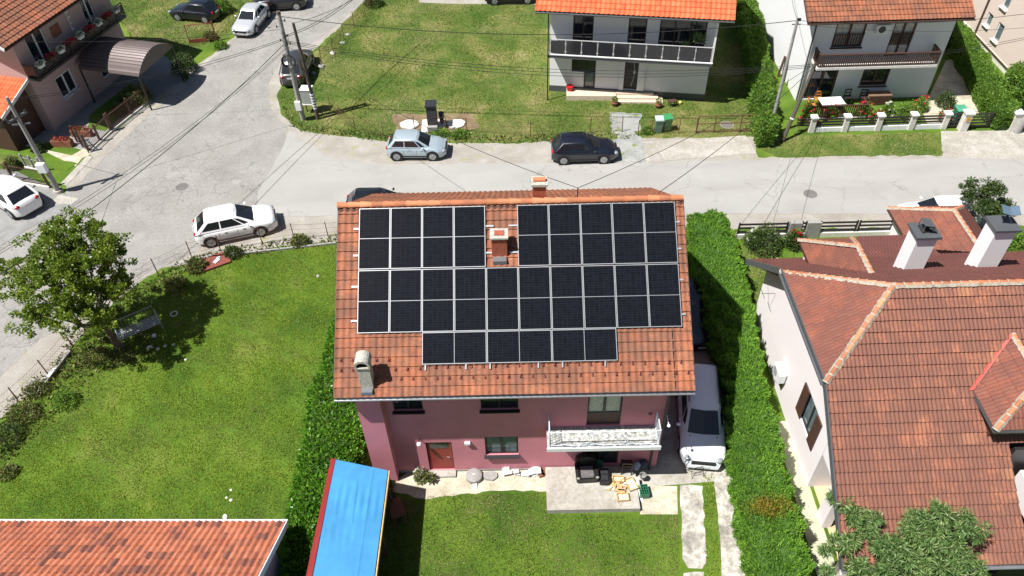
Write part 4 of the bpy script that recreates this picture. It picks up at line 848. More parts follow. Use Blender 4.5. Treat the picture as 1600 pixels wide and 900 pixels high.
# plinth terrace, steps, pots and small things
t = thing('front_steps', G(885, 157, 0), rad(-4), 'sandy tiled terrace and steps in front of the white modern house', 'steps')
e = G(962, 158, 0); Lx = (e-G(885, 157, 0)).length
SAND = mat('sandy_tiles', (.62, .5, .38), .8, var=.12, scale=5)
MB().b2(0, Lx, 0, 1.2, 0, .36).build('terrace_slab', SAND, t)
for k in range(3): MB().b2(Lx+.02, Lx+2.7+.2*(2-k)-.1*k, -.35+.32*k, 1.1, .0+.13*k+.001, .13*(k+1)).build('step', SAND, t)
def pot(u, v, label, r=.2, m_=CLAYP, plant=True, g='potted plants by the front steps'):
    t = thing('plant_pot', G(u, v, 0), 0, label, 'plant pot', g); MB().lathe((0, 0, 0), [(r*.6, 0), (r*1.15, r*.9), (r*1.2, r*1.3), (r*.95, r*1.7), (r*1.05, r*1.8)], 14).build('pot', m_, t, smooth='auto')
    if plant:
        rr_ = np.random.default_rng(int(u)); d = rr_.normal(0, 1, (120, 3)); d /= np.linalg.norm(d, axis=1, keepdims=True); np_mesh('plant', leaves_at(d*np.array([.1, .1, .14])+np.array([0, 0, r*1.9+.1]), d, .14, .4, .4, 3), 4, L_HEDGE, t)
pot(960, 165, 'round clay pot with a small bush left of the white house steps'); pot(1028, 168, 'round clay pot right of the white house steps')
t = thing('basket', G(890, 141, .37)+V(0, -.0, 0), 0, 'red plastic basket on the sandy terrace', 'basket'); t.location.z = .36
MB().lathe((0, 0, 0), [(.16, 0), (.22, .3), (.25, .3), (.25, .34), (.2, .34)], 14).build('tub', mat('red_plastic', (.6, .01, .02), .4), t, smooth='auto'); MB().path([(.2*math.cos(a), 0, .34+.15*math.sin(a)) for a in np.linspace(0, PI, 9)], .012).build('handle', mat('red_plastic', (.6, .01, .02), .4), t)
t = thing('stool', G(1050, 166, 0), .2, 'small brown wooden stool beside the white house', 'stool')
MB().b2(-.25, .25, -.18, .18, .38, .43).build('seat', BROWN, t)
for x in (-.2, .2):
    for y in (-.13, .13): MB().b2(x-.025, x+.025, y-.025, y+.025, 0, .38).build('leg', BROWN, t)
tag(MB().ell(tuple(G(1063, 160, .12)), (.12, .12, .12)).build('ball', mat('yellow_ball', (.6, .55, .12), .5), None, smooth=True), 'pale yellow ball in the grass beside the brown stool', 'ball')
# yucca on the balcony
pl_ = Matrix.Rotation(rad(-9.9), 4, 'Z') @ Vector((9.1, -.6, 3.32)); t = thing('palm_plant', V(2.95, 47.11, 0)+pl_, 0, 'spiky potted yucca on the balcony of the white house', 'plant')
MB().lathe((0, 0, 0), [(.16, 0), (.22, .35), (.2, .36)], 12).build('pot', BLACK, t)
rr_ = np.random.default_rng(5); heads = [(-.45, 0, .9), (0.1, 0, 1.35), (.45, .1, 1.1)]
d = rr_.normal(0, 1, (150, 3)); d[:, 2] = np.abs(d[:, 2])*.7; d /= np.linalg.norm(d, axis=1, keepdims=True); P = np.array(heads)[rr_.integers(0, 3, 150)]
np_mesh('leaves', leaves_at(P, d, .5, .1, .1, 4), 4, L_PEACH, t); mb = MB()
for h in heads: mb.tube((0, 0, .3), h, .03)
mb.build('trunk', BARK, t)
# ================================================================ white house with wooden balconies (top right)
hx0, hy0 = 19.15, 45.0
tr = thing('balcony_house', (hx0, hy0, 0), 0, 'white house with old clay tile roof and dark wooden slatted balcony', 'house')
LL = 8.7
hh = [(.75, 2.0, 2.8+1.0, 5.4), (.75+4.1, 6.3, 3.0, 5.6), (4.2, 5.95, .9, 2.35), (.35, 2.6, .15, 2.35)]
mb = MB(); wall_sheet(mb, (0, 0), (LL, 0), 0, 6.3, [(1.35, 3.25, 3.75, 5.5), (4.95, 6.35, 3.05, 5.6), (3.95, 5.7, .95, 2.35), (.5, 2.35, .1, 2.35)])
wall_sheet(mb, (LL, 0), (LL, 12), 0, 6.3, []); wall_sheet(mb, (LL, 12), (0, 12), 0, 6.3, []); wall_sheet(mb, (0, 12), (0, 0), 0, 6.3, [])
for x in (0, LL): mb.add([(x, 0, 6.3), (x, 12, 6.3), (x, 6, 9.6)], [(0, 1, 2)])
mb.build('wall', WHITEW, tr)
LOUV = mat('white_blind', (.55, .52, .48), .7, var=.3, scale=6)
for i, h in enumerate([(1.35, 3.25, 3.75, 5.5), (4.95, 6.35, 3.05, 5.6)]):
    f_ = window(tr, (0, 0), (LL, 0), h, BROWN, LOUV, fw=.1, sill=BROWN if i == 0 else None, trans=None, name='balcony_door' if i else 'window')
    mb = MB(); z1_ = h[2]+(.1 if i == 0 else .75)
    for k in range(12): x = h[0]+.1+(h[1]-h[0]-.2)*k/11; mb.b2(x-.03, x+.03, -.02, .02, z1_, z1_+.75)
    mb.b2(h[0], h[1], -.03, .03, z1_+.75, z1_+.8).build('slat_guard', BROWN, f_)
window(tr, (0, 0), (LL, 0), (3.95, 5.7, .95, 2.35), BROWN, GLASS, fw=.1, sill=BROWN); window(tr, (0, 0), (LL, 0), (.5, 2.35, .1, 2.35), BROWN, GLASS, fw=.12, name='terrace_door')
def slat_rail(parent, p0, p1, m_, h=.85, gap=.13, w=.06, name='balcony_railing'):
    p0, p1 = Vector(p0), Vector(p1); L = (p1-p0).length; d = (p1-p0)/L; mb = MB(); n = int(L/gap)
    mb.bar(p0+V(0, 0, h), p1+V(0, 0, h), .1, .07); mb.bar(p0+V(0, 0, .12), p1+V(0, 0, .12), .06, .05)
    for k in range(n+1): q = p0+d*(L*k/n); mb.bar(q+V(0, 0, .14), q+V(0, 0, h-.03), w, .03)
    return mb.build(name, m_, parent)
bl = MB().b2(.35, 7.9, -1.15, -.004, 2.82, 2.98).build('balcony', STONE, tr)
slat_rail(bl, (.4, -1.1, 2.98), (7.85, -1.1, 2.98), BROWN); slat_rail(bl, (.4, -1.05, 2.98), (.4, -.1, 2.98), BROWN); slat_rail(bl, (7.85, -1.05, 2.98), (7.85, -.1, 2.98), BROWN)
ez, ey, ry_ = 6.1, -1.25, 6.; rz_ = ez+(ry_-ey)*.55
rf3 = MB().slab([(-1.0, ey+.02, ez-.04), (9.0, ey+.02, ez-.04), (9.0, ry_, rz_-.04), (-1.0, ry_, rz_-.04)], .14).slab([(9.0, 2*ry_-ey, ez-.04), (-1.0, 2*ry_-ey, ez-.04), (-1.0, ry_, rz_-.04), (9.0, ry_, rz_-.04)], .14).build('roof', BROWN, tr)
tile_on('roof_tiles', [(-1.02, ey, ez), (9.02, ey, ez), (9.02, ry_, rz_), (-1.02, ry_, rz_)], T_PINK, rf3, w=.24, h=.36, amp=.016, step=.04)
gutter(rf3, (-1.02, ey-.06, ez-.07), (9.02, ey-.06, ez-.07), BROWN, .08)
MB().tube((.05, -.1, 6), (.05, -.1, .1), .045).build('downpipe', DMETAL, tr)
t = thing('air_conditioner', (hx0+4.15, hy0-.22, 4.75), 0, 'white air conditioner between the upper windows of the slatted balcony house', 'air conditioner')
MB().box((0, 0, .3), (.85, .32, .58)).build('housing', WHITEP, t, bevel=.02); MB().tube((-.08, -.165, .3), (-.08, -.17, .3), .22, n=20).build('fan_grille', DFRAME, t)
# ground floor terrace with railing, table and chairs
t = thing('garden_table', (hx0+1.75, hy0-1.5, .1), .05, 'white topped table on the terrace behind the slatted rail', 'table')
MB().b2(-.75, .75, -.45, .45, .7, .74).build('table_top', WHITEP, t)
for x in (-.65, .65):
    for y in (-.36, .36): MB().b2(x-.03, x+.03, y-.03, y+.03, 0, .7).build('leg', BROWN, t)
def chair(loc, rz, m_, label, group):
    t = thing('chair', loc, rz, label, 'chair', group); MB().b2(-.22, .22, -.22, .22, .42, .46).build('seat', m_, t)
    mb = MB().b2(-.22, .22, .2, .24, .8, .88).b2(-.22, .22, .2, .24, .6, .66)
    for x in (-.2, .2): mb.b2(x-.02, x+.02, .2, .24, .46, .88)
    mb.build('backrest', m_, t)
    for x in (-.2, .2):
        for y in (-.2, .2): MB().b2(x-.02, x+.02, y-.02, y+.02, 0, .42).build('leg', m_, t)
ORW = mat('orange_wood', (.5, .2, .04), .5, var=.15, scale=8)
chair((hx0+.55, hy0-1.4, .1), PI/2, ORW, 'orange wooden chair at the left end of the white terrace table', 'chairs on the terrace'); chair((hx0+1.2, hy0-.75, .1), 0, ORW, 'orange wooden chair behind the white terrace table', 'chairs on the terrace')
chair((hx0+3.2, hy0-.6, .1), .1, DFRAME, 'dark metal chair against the white wall, left one', 'chairs on the terrace'); chair((hx0+4.2, hy0-.7, .1), -.1, DFRAME, 'dark metal chair against the white wall, right one', 'chairs on the terrace')
t = thing('terrace_railing', (hx0-.2, hy0-2.3, 0), 0, 'dark slatted terrace railing behind the red roses', 'railing')
slat_rail(t, (0, 0, .1), (4.0, 0, .1), BROWN, name='railing_front'); slat_rail(t, (4.0, .05, .1), (4.0, .9, .1), BROWN, name='railing_side'); MB().b2(-.05, 4.05, -.1, .1, 0, .1).build('kerb', STONE, t)
t = thing('cabinet', (hx0+5.2, hy0-.55, 0), 0, 'low brown cabinet by the white wall under the kitchen window', 'cabinet'); MB().b2(-.75, .75, -.3, .3, 0, .7).build('case', mat('cabinet_wood', (.22, .14, .09), .6), t); MB().b2(-.73, -.01, -.33, -.305, .05, .66).build('door', BROWN, t); MB().b2(.01, .73, -.33, -.305, .05, .66).build('door', BROWN, t)
# ================================================================ pale apartment block on the far right
ap = thing('apartment_building', (34.3, 45.3, 0), 0, 'tall windowed pale pink building beyond the long hedge in the upper right corner', 'building')
mb = MB(); hw = []
for u, v, w_, h_ in ((1545, 31, .35, .9), (1560, 51, .4, 1.25), (1573, 3, .4, .9)):
    p = onpl(u, v, (34.3, 0, 0), (1, 0, 0)); hw.append((62-p.y-w_, 62-p.y+w_, p.z-h_/2, p.z+h_/2))
wall_sheet(mb, (0, 62-45.3), (0, 0), 0, 11, hw, .15); wall_sheet(mb, (0, 0), (14, 0), 0, 11, []); wall_sheet(mb, (14, 0), (14, 16.7), 0, 11, []); wall_sheet(mb, (14, 16.7), (0, 16.7), 0, 11, [])
mb.build('wall', CREAMW, ap)
for h in hw: window(ap, (0, 16.7), (0, 0), h, WFRAME, GLASSL, mull=0, fw=.06, sill=STONE)
MB().b2(-.04, -.003, -.02, 16.7, 0, .5).build('plinth', STONE, ap)
MB().b2(-.6, 14.6, -.6, 17.3, 11, 11.25).build('roof', GREYM, ap)
p = onpl(1518, 64, (34.2, 0, 0), (1, 0, 0)); MB().tube((-.1, p.y-45.3, 11), (-.1, p.y-45.3, 0), .06).build('downpipe', BROWN, ap); MB().tube((-.08, 0.1, .45), (-.08, p.y-45.3, .45), .05).build('pipe', BROWN, ap)
# ================================================================ dusky pink house (top left) and its low annexe
tl = thing('corner_house', (-29.61, 43.96, 0), rad(73.6), 'dusky pink house with long dark balcony full of flower pots at the crossroads', 'house')
TLM = Matrix.Translation((-29.61, 43.96, 0)) @ Matrix.Rotation(rad(73.6), 4, 'Z')
FL = 8.9
ht_ = [(1.0, 2.55, 4.0, 6.2), (6.2, 7.2, 4.0, 6.2), (1.75, 3.25, 1.3, 2.75), (5.6, 7.2, .6, 2.8)]
mb = MB(); wall_sheet(mb, (0, 0), (FL, 0), 0, 6.6, ht_); wall_sheet(mb, (FL, 0), (FL, 9), 0, 6.6, []); wall_sheet(mb, (FL, 9), (0, 9), 0, 6.6, []); wall_sheet(mb, (0, 9), (0, 0), 0, 6.6, [])
for x in (0, FL): mb.add([(x, 0, 6.6), (x, 9, 6.6), (x, 4.5, 9)], [(0, 1, 2)])
mb.build('wall', MAUVE2, tl)
for i, h in enumerate(ht_): window(tl, (0, 0), (FL, 0), h, WFRAME, GLASS, fw=.09, sill=WFRAME if i == 2 else None)
bl = MB().b2(-.05, FL, -.85, -.004, 3.7, 3.85).build('balcony', DFRAME, tl)
mb = MB().bar((-.03, -.82, 4.75), (FL, -.82, 4.75), .06, .05).bar((-.03, -.82, 4.0), (FL, -.82, 4.0), .05, .05)
for k in range(12): x = -.03+FL*k/11; mb.bar((x, -.82, 3.85), (x, -.82, 4.75), .05, .05)
for k in range(11): x = -.03+FL*k/11; mb.b2(x+.06, x+FL/11-.06, -.83, -.81, 4.08, 4.62)
mb.bar((-.03, -.82, 4.75), (-.03, -.05, 4.75), .06, .05).b2(-.04, -.02, -.78, -.08, 4.05, 4.65).build('railing', DFRAME, bl)
for k in range(9):
    wloc = TLM @ Vector((.45+k*.95, -.98, 4.45)); white = k % 2 == 0
    t = thing('flower_box', wloc, rad(73.6), '%s flowers in a hanging box, %s from the near end of the dark balcony' % ('white' if white else 'red', ordn[k]), 'flower box', 'flower boxes along the dark balcony')
    MB().b2(-.22, .22, -.1, .1, 0, .2).build('box', WHITEP if white else BROWN, t)
    rr_ = np.random.default_rng(k); d = rr_.normal(0, 1, (260, 3)); d[:, 2] = np.abs(d[:, 2]); d /= np.linalg.norm(d, axis=1, keepdims=True)
    np_mesh('petals', leaves_at(d[:130]*np.array([.27, .2, .16])+np.array([0, 0, .22]), d[:130], .1, .9, .6, k), 4, WHITEF if white else REDF, t); np_mesh('foliage', leaves_at(d[130:]*np.array([.26, .18, .12])+np.array([0, 0, .2]), d[130:], .1, .5, .6, k), 4, L_DULL, t)
ez, ey, ry_ = 6.55, -.9, 4.5; rz_ = ez+(ry_-ey)*.5
rf4 = MB().slab([(-1.3, ey+.02, ez-.04), (FL+.6, ey+.02, ez-.04), (FL+.6, ry_, rz_-.04), (-1.3, ry_, rz_-.04)], .14).slab([(FL+.6, 2*ry_-ey, ez-.04), (-1.3, 2*ry_-ey, ez-.04), (-1.3, ry_, rz_-.04), (FL+.6, ry_, rz_-.04)], .14).build('roof', BROWN, tl)
tile_on('roof_tiles', [(-1.32, ey, ez), (FL+.62, ey, ez), (FL+.62, ry_, rz_), (-1.32, ry_, rz_)], T_PINK, rf4, w=.3, h=.36, amp=.022, step=.04)
MB().bar((-1.34, ey, ez-.08), (-1.34, ry_, rz_-.08), .04, .2).build('verge_board', WFRAME, rf4); gutter(rf4, (-1.3, ey-.05, ez-.08), (FL+.6, ey-.05, ez-.08), BROWN, .07)
# ornament and picture on the shaded upper wall
MB().b2(3.1, 3.9, -.05, -.004, 4.9, 5.6).build('wall_picture', CLAYP, tl)
mb = MB(); mb.b2(4.75, 4.8, -.06, -.01, 4.6, 5.9); [mb.b2(4.68, 4.95, -.12, -.02, z, z+.07) for z in (4.7, 5.1, 5.5, 5.85)]; mb.build('wall_rack', WHITEP, tl)
an = thing('low_annexe', TLM @ Vector((-2.6, .4, 0)), rad(73.6), 'low annexe with fresh orange tile roof and white verge at the left edge', 'outbuilding')
MB().b2(0, 2.55, 0.3, 8, 0, 3.0).build('wall', BROWN, an)
tile_on('roof_tiles', [(-.4, 8.3, 2.75), (-.4, -.35, 2.75), (2.58, -.35, 3.75), (2.58, 8.3, 3.75)], T_RED, an, along=(0, 1, 0), w=.26, h=.36, amp=.028, step=.03)
MB().bar((-.4, -.38, 2.72), (2.58, -.38, 3.72), .05, .2).build('verge_board', WFRAME, an); MB().slab([(-.38, 8.2, 2.7), (-.38, -.33, 2.7), (2.57, -.33, 3.69), (2.57, 8.2, 3.69)], .08).build('roof', BROWN, an)
# arched canopy over the entrance
c0, c1_, c2_ = G(122, 107, 2.6), G(217, 119, 2.6), G(268, 72, 2.6)
axd = (c1_-c0).normalized(); LA = (c1_-c0).length; wv = c2_-c1_; wv = wv-axd*wv.dot(axd); WA = wv.length; wd = wv.normalized()
ca = thing('entrance_canopy', (c0.x, c0.y, 0), math.atan2(axd.y, axd.x), 'arched brown corrugated canopy over the drive of the dusky pink house', 'canopy')
mb = MB(); k = 40; nx = 2; rise = .95; vs = []
for i in range(k+1):
    t_ = i/k; a = PI*t_; y = WA*t_; z = 2.6+rise*math.sin(a)**.8+(.02 if i % 2 else -.02)
    for x in (0, LA): vs += [(x, y, z), (x, y, z-.03)]
fs = []
for i in range(k): o = i*4; fs += [(o, o+2, o+6, o+4), (o+1, o+5, o+7, o+3), (o, o+4, o+5, o+1), (o+2, o+3, o+7, o+6)]
mb.add(vs, fs).build('corrugated_sheet', mat('brown_sheet', (.13, .10, .095), .38, metal=.2, var=.12), ca)
for x in (.03, LA-.03):
    pr = [(x, WA*i/k, 2.56+rise*math.sin(PI*i/k)**.8) for i in range(k+1)]; n = len(pr); MB().add(pr+[(p[0]-.02, p[1], p[2]) for p in pr], [tuple(range(n)), tuple(range(n, 2*n))[::-1]]+[(i, i+1, n+i+1, n+i) for i in range(n-1)]).build('end_panel', mat('tan_sheet', (.12, .095, .08), .7), ca)
for x in (.08, LA-.1):
    for y in (.05, WA-.05): MB().b2(x-.04, x+.04, y-.04, y+.04, 0, 2.58).build('post', DFRAME, ca)
# ================================================================ building at the lower left, its roof rising towards us
e0, e1 = G(0, 815, 2.6), G(447, 815, 2.6)
bl_ = thing('tiled_outbuilding', (e1.x, e1.y, 0), math.atan2((e1-e0).y, (e1-e0).x), 'long building with salmon pan tile roof and white eaves board at the lower left', 'outbuilding')
tile_on('roof_tiles', [(.0, 0, 2.6), (-14, 0, 2.6), (-14, -6.5, 6.0), (.0, -6.5, 6.0)], T_SALM, bl_, along=(1, 0, 0), w=.24, h=.36, amp=.034, step=.03)
MB().slab([(-.03, -.03, 2.53), (-14, -.03, 2.53), (-14, -6.5, 5.93), (-.03, -6.5, 5.93)], .1).build('roof', BROWN, bl_)
MB().bar((-14, .06, 2.5), (.03, .06, 2.5), .09, .16).build('eaves_board', WFRAME, bl_); MB().bar((.03, .0, 2.5), (.03, -6.5, 5.9), .04, .26).build('verge_board', WFRAME, bl_)
MB().b2(-13.8, -.5, -12, -.6, 0, 2.5).build('wall', WHITEW, bl_)
# ================================================================ blue-roofed lean-to
q = [G(524, 718, 2.3), G(606, 735, 2.25), G(585, 900, 2.25), G(488, 900, 2.3)]; q[2] = q[1]+(q[2]-q[1])*1.6; q[3] = q[0]+(q[3]-q[0])*1.6
rdl = G(517, 716, 2.35); rdr = G(478, 900, 2.35); rdr = rdl+(rdr-rdl)*1.6
sh_ = thing('blue_shed', (q[1].x, q[1].y, 0), 0, 'open lean-to shed with bright blue sheet roof and dark red edge beside the laurel hedge', 'shed')
SQ = V(q[1].x, q[1].y, 0); qs = [p-SQ for p in q]
# sheet roof as a fine relief: seams and dents pressed into it
nU, nV_ = 60, 120; vs = []; fs = []
for j in range(nV_+1):
    for i in range(nU+1):
        s, t_ = i/nU, j/nV_; p = (qs[0]*(1-s)+qs[1]*s)*(1-t_)+(qs[3]*(1-s)+qs[2]*s)*t_
        e_ = math.exp(-((t_-.22)/.09)**2)*.012*math.sin(s*46) * (1 if .12 < s < .95 else 0)+math.exp(-((t_-.42)/.05)**2)*.006*math.sin(s*46)*(1 if s < .6 else 0)
        e_ += .02*math.exp(-((s-.48-.1*(t_-.2))/.012)**2)*(1 if .1 < t_ < .35 else 0)+.014*math.exp(-((s-.72)/.014)**2)*(1 if t_ < .8 else 0)
        e_ += .012*math.sin(t_*9+s*3)*.6; vs.append((p.x, p.y, p.z+e_))
for j in range(nV_):
    for i in range(nU): a = j*(nU+1)+i; fs.append((a, a+1, a+nU+2, a+nU+1))
BLUE = mat('blue_sheet', (.05, .24, .47), .42, var=.16, scale=1.1)
MB().add(vs, fs).build('roof_sheet', BLUE, sh_, smooth=True)
MB().slab([p-V(0, 0, .05) for p in qs], .08).build('roof_boards', WOOD, sh_)
MB().slab([rdl-SQ, qs[0]+V(0, 0, .03), qs[3]+V(0, 0, .03), rdr-SQ], .16).build('edge_flashing', mat('dark_red_sheet', (.25, .022, .02), .45), sh_)
MB().bar(qs[1]+V(.05, 0, -.1), qs[2]+V(.05, 0, -.1), .04, .16).build('edge_board', WOOD, sh_)
MB().bar(rdl-SQ+V(.1, .0, -.2), rdr-SQ+V(.1, 0, -.2), .06, .2).build('beam', BROWN, sh_)
mb = MB()
for t_ in (0.02, .33, .66, .99):
    for a, b, dx in ((qs[1], qs[2], -.1), (rdl-SQ, rdr-SQ, .12)): p = a+(b-a)*t_; mb.b2(p.x+dx-.05, p.x+dx+.05, p.y-.05-.1, p.y+.05-.1, 0, 2.15)
mb.build('post', BROWN, sh_)
MB().bar(rdl-SQ+V(.15, -.1, -1.3), rdr-SQ+V(.15, 0, -1.3), .04, 2.0).build('back_boards', BROWN, sh_)
# ================================================================ vehicles
def car_paint(name, col, rough=.28, metal=.0): return mat(name, col, rough, metal, .02, coat=1.)
TYRE = mat('tyre_rubber', (.015, .015, .015), .85); RIM = mat('alloy_rim', (.4, .41, .42), .35, metal=.5); CGLASS = mat('car_glass', (.012, .014, .017), .04, var=.1, spec=.8)
LAMPW = mat('headlight_glass', (.26, .28, .30), .12); LAMPR = mat('taillight_red', (.35, .01, .015), .2); TRIM = mat('black_trim', (.012, .012, .013), .5); PLATE = mat('number_plate', (.7, .7, .7), .5)
SHAPES = {  # body top line as (x/L, z/H); greenhouse rear foot, rear top, front top, front foot (x/L); belt z/H
 'hatch': dict(top=[(-.5, .40), (-.49, .60), (-.44, .66), (.0, .64), (.22, .63), (.36, .57), (.46, .47), (.5, .34)], gh=(-.475, -.36, .04, .245), belt=.62),
 'suv':   dict(top=[(-.5, .38), (-.49, .56), (-.45, .64), (.0, .63), (.24, .62), (.36, .585), (.44, .53), (.48, .46), (.5, .32)], gh=(-.475, -.32, .04, .255), belt=.63),
 'sedan': dict(top=[(-.5, .40), (-.49, .62), (-.42, .68), (-.28, .68), (.0, .66), (.2, .63), (.38, .56), (.47, .46), (.5, .32)], gh=(-.37, -.23, .03, .21), belt=.64),
 'mpv':   dict(top=[(-.5, .36), (-.495, .56), (-.47, .62), (.0, .62), (.27, .60), (.41, .55), (.475, .46), (.5, .30)], gh=(-.485, -.42, .07, .27), belt=.60)}
def interp(tab, x):
    for (a, b), (c, d) in zip(tab[:-1], tab[1:]):
        if x <= c: return b+(d-b)*(x-a)/(c-a)
    return tab[-1][1]
def make_car(kind, loc, heading, L, W, H, paint, label, roofm=None, rails=False, group=None, name='parked_car', cat='car', panoramic=False):
    sh = SHAPES[kind]; t = thing(name, loc, heading, label, cat, group); hw = W/2
    def half(xn): e = abs(2*xn); return hw*(1-.30*max(0, (e-.66)/.34)**2.4-.02*e*e)
    xs = sorted(set([-.5, -.495, -.48, -.45, .5, .492, .475, .45]+[round(-.42+.84*i/26, 4) for i in range(27)])); vs = []; fs = []; K = 0; WB = .30*L; wr = .335 if H > 1.55 else .315
    for x in xs:
        w = half(x); z1 = interp(sh['top'], x)*H; zb = .2+.08*max(0, (abs(2*x)-.85)/.15); X = x*L
        zm = min(.50*H*.9, z1-.12); prof = [(0, z1+.02), (.45*w, z1+.015), (.74*w, z1-.012), (.90*w, z1-.06), (.975*w, z1-.14), (w, zm), (w*.99, .34), (.96*w, zb+.03), (.88*w, zb), (0, zb)]
        full = [(X, -y, z) for y, z in prof]+[(X, y, z) for y, z in prof[-2:0:-1]]; K = len(full); vs += full
    for i in range(len(xs)-1):
        for k in range(K): fs.append((i*K+k, i*K+(k+1) % K, (i+1)*K+(k+1) % K, (i+1)*K+k))
    fs += [tuple(range(K)), tuple(range((len(xs)-1)*K, len(xs)*K))[::-1]]
    MB().add(vs, fs).build('body', paint, t, smooth='auto')
    # greenhouse: pillars and roof in paint, panes a little proud of it
    a0, a1, a2, a3 = [q*L for q in sh['gh']]; zb = interp(sh['top'], .0)*H-.03; wb, wt = hw*.93, hw*.72; zr1 = H-.055
    bot = [(a0, -wb*.86), (a0+.16, -wb), (a3-.5, -wb), (a3, -wb*.80), (a3+.06, 0), (a3, wb*.80), (a3-.5, wb), (a0+.16, wb), (a0, wb*.86), (a0-.03, 0)]
    top = [(a1, -wt*.88), (a1+.14, -wt), (a2-.22, -wt), (a2, -wt*.84), (a2+.04, 0), (a2, wt*.84), (a2-.22, wt), (a1+.14, wt), (a1, wt*.88), (a1-.02, 0)]
    zbf = lambda x: interp(sh['top'], x/L)*H-.02
    Bv = [Vector((x, y, zbf(x)-.03)) for x, y in bot]; Tv = [Vector((x, y, zr1-.05*(abs(x-(a1+a2)/2)/((a2-a1)/2))**2)) for x, y in top]; n = 10
    c_in = [Vector((x*.9+(a1+a2)/2*.1, y*.8, zr1+.04)) for x, y in top]; ctr = Vector(((a1+a2)/2, 0, H))
    MB().add(Bv+Tv+c_in+[ctr], [(i, (i+1) % n, n+(i+1) % n, n+i) for i in range(n)]+[(n+i, n+(i+1) % n, 2*n+(i+1) % n, 2*n+i) for i in range(n)]+[(2*n+i, 2*n+(i+1) % n, 3*n) for i in range(n)]).build('cabin', roofm or paint, t, smooth='auto')
    def pane(quads, name, sh_=(.05, .07, .08, .08), off=.012, m=CGLASS):
        mb = MB()
        for q in quads:
            q = [Vector(p) for p in q]; nr = (q[1]-q[0]).cross(q[3]-q[0]).normalized(); c = sum(q, Vector())/4
            if nr.dot(c-Vector(((a0+a3)/2, 0, H*.6))) < 0: nr = -nr
            mb.add([p+nr*off for p in q], [(0, 1, 2, 3)])
        return mb.build(name, m, t)
    lerp = lambda a, b, f: a+(b-a)*f
    def band(i, j, f0, f1, lo, hi): # piece of the face between ring points i and j
        b0, b1, t0, t1 = Bv[i], Bv[j], Tv[i], Tv[j]; p = lambda f, h: lerp(lerp(b0, b1, f), lerp(t0, t1, f), h); return [p(f0, lo), p(f1, lo), p(f1, hi), p(f0, hi)]
    pane([band(3, 4, .04, 1, .1, .95), band(4, 5, 0, .96, .1, .95)], 'windscreen'); pane([band(8, 9, .06, 1, .22, .92), band(9, 0, 0, .94, .22, .92)], 'rear_window')
    for (i, j) in ((1, 2), (6, 7)):
        rev = i == 6; seg = [(.04, .45), (.49, .97)]
        for f0, f1 in seg:
            if rev: f0, f1 = 1-f1, 1-f0
            pane([band(i, j, f0, f1, .2, .9)], 'side_window')
        k = (2, 3) if not rev else (5, 6); f = (0.02, .55) if not rev else (.45, .98); b = band(*k, *f, .2, .9); b[2 if not rev else 3] = lerp(b[1 if not rev else 0], b[2 if not rev else 3], .75); pane([b], 'side_window')
    # wheels with dark arches
    for sx in (1, -1):
        for sy in (1, -1):
            X = sx*WB+.02*L*(-1); Y = sy*(hw-.11); MB().tube((X, sy*(hw-.18), wr+.01), (X, sy*(hw+.004), wr+.01), wr+.075, n=24).build('wheel_arch', TRIM, t)
            w = MB().tube((X, sy*(hw-.19), wr), (X, sy*(hw+.012), wr), wr, n=24).build('wheel', TYRE, t, smooth='auto')
            rm = MB().tube((X, sy*(hw-.05), wr), (X, sy*(hw+.018), wr), wr*.68, n=20)
            for k in range(5): an_ = 2*PI*k/5; rm.bar((X, sy*(hw+.022), wr), (X+math.cos(an_)*wr*.64, sy*(hw+.022), wr+math.sin(an_)*wr*.64), .03, .055)
            rm.build('rim', RIM, w)
    zl = interp(sh['top'], .46)*H-.10; zt_ = interp(sh['top'], -.46)*H-.13
    for sy in (1, -1):
        xh = .465*L; yh = sy*half(.465)*.80; MB().ell((.462*L, sy*half(.462)*.80, zl+.02), (.15, .17, .085), 10, 7).build('headlight', LAMPW, t, smooth=True)
        yt = sy*half(-.48)*.84; MB().ell((-.475*L, yt, zt_), (.10, .15, .10), 10, 7).build('taillight', LAMPR, t)
        xm = a3-.42; mi = MB().ell((xm, sy*(hw+.07), zbf(xm)+.08), (.08, .12, .07), 8, 6).build('wing_mirror', paint, t, smooth=True)
    MB().box((.489*L, 0, .36*H), (.10, W*.52, .17)).build('grille', TRIM, t); MB().box((.485*L, 0, .27), (.10, W*.60, .12)).build('lower_grille', TRIM, t); MB().box((-.485*L, 0, .3), (.10, W*.66, .16)).build('rear_bumper', TRIM, t)
    MB().box((.4995*L+.012, 0, .40), (.012, .50, .11)).build('front_plate', PLATE, t); MB().box((-.4995*L-.006, 0, .58*H*.85), (.012, .50, .11)).build('rear_plate', PLATE, t)
    for sy in (1, -1): MB().b2(-.28*L+.05, .28*L, sy*(hw+.001)-.006, sy*(hw+.001)+.006, .30, .38).build('door_sill', TRIM, t)
    for sy in (1, -1):
        for f in (-.14, .08): MB().b2(f*L, f*L+.15, sy*(hw-.01)-.02, sy*(hw-.01)+.02, .62*H*.84, .62*H*.84+.025).build('door_handle', paint, t)
        for f in (-.2, .02, .21): MB().b2(f*L-.005, f*L+.005, sy*(hw-.004)-.006, sy*(hw-.004)+.006, .4, zbf(f*L)-.14).build('door_seam', TRIM, t)
    MB().box((a3+.03, 0, zbf(a3)+.012), (.07, W*.60, .012)).build('wiper_tray', TRIM, t)
    if rails:
        for sy in (1, -1): MB().path([(a1+.15, sy*wt*.93, zr1+.02), (a1+.3, sy*wt*.93, zr1+.09), (a2-.4, sy*wt*.93, zr1+.09), (a2-.25, sy*wt*.93, zr1+.02)], .02).build('roof_rail', TRIM if not panoramic else ALU, t)
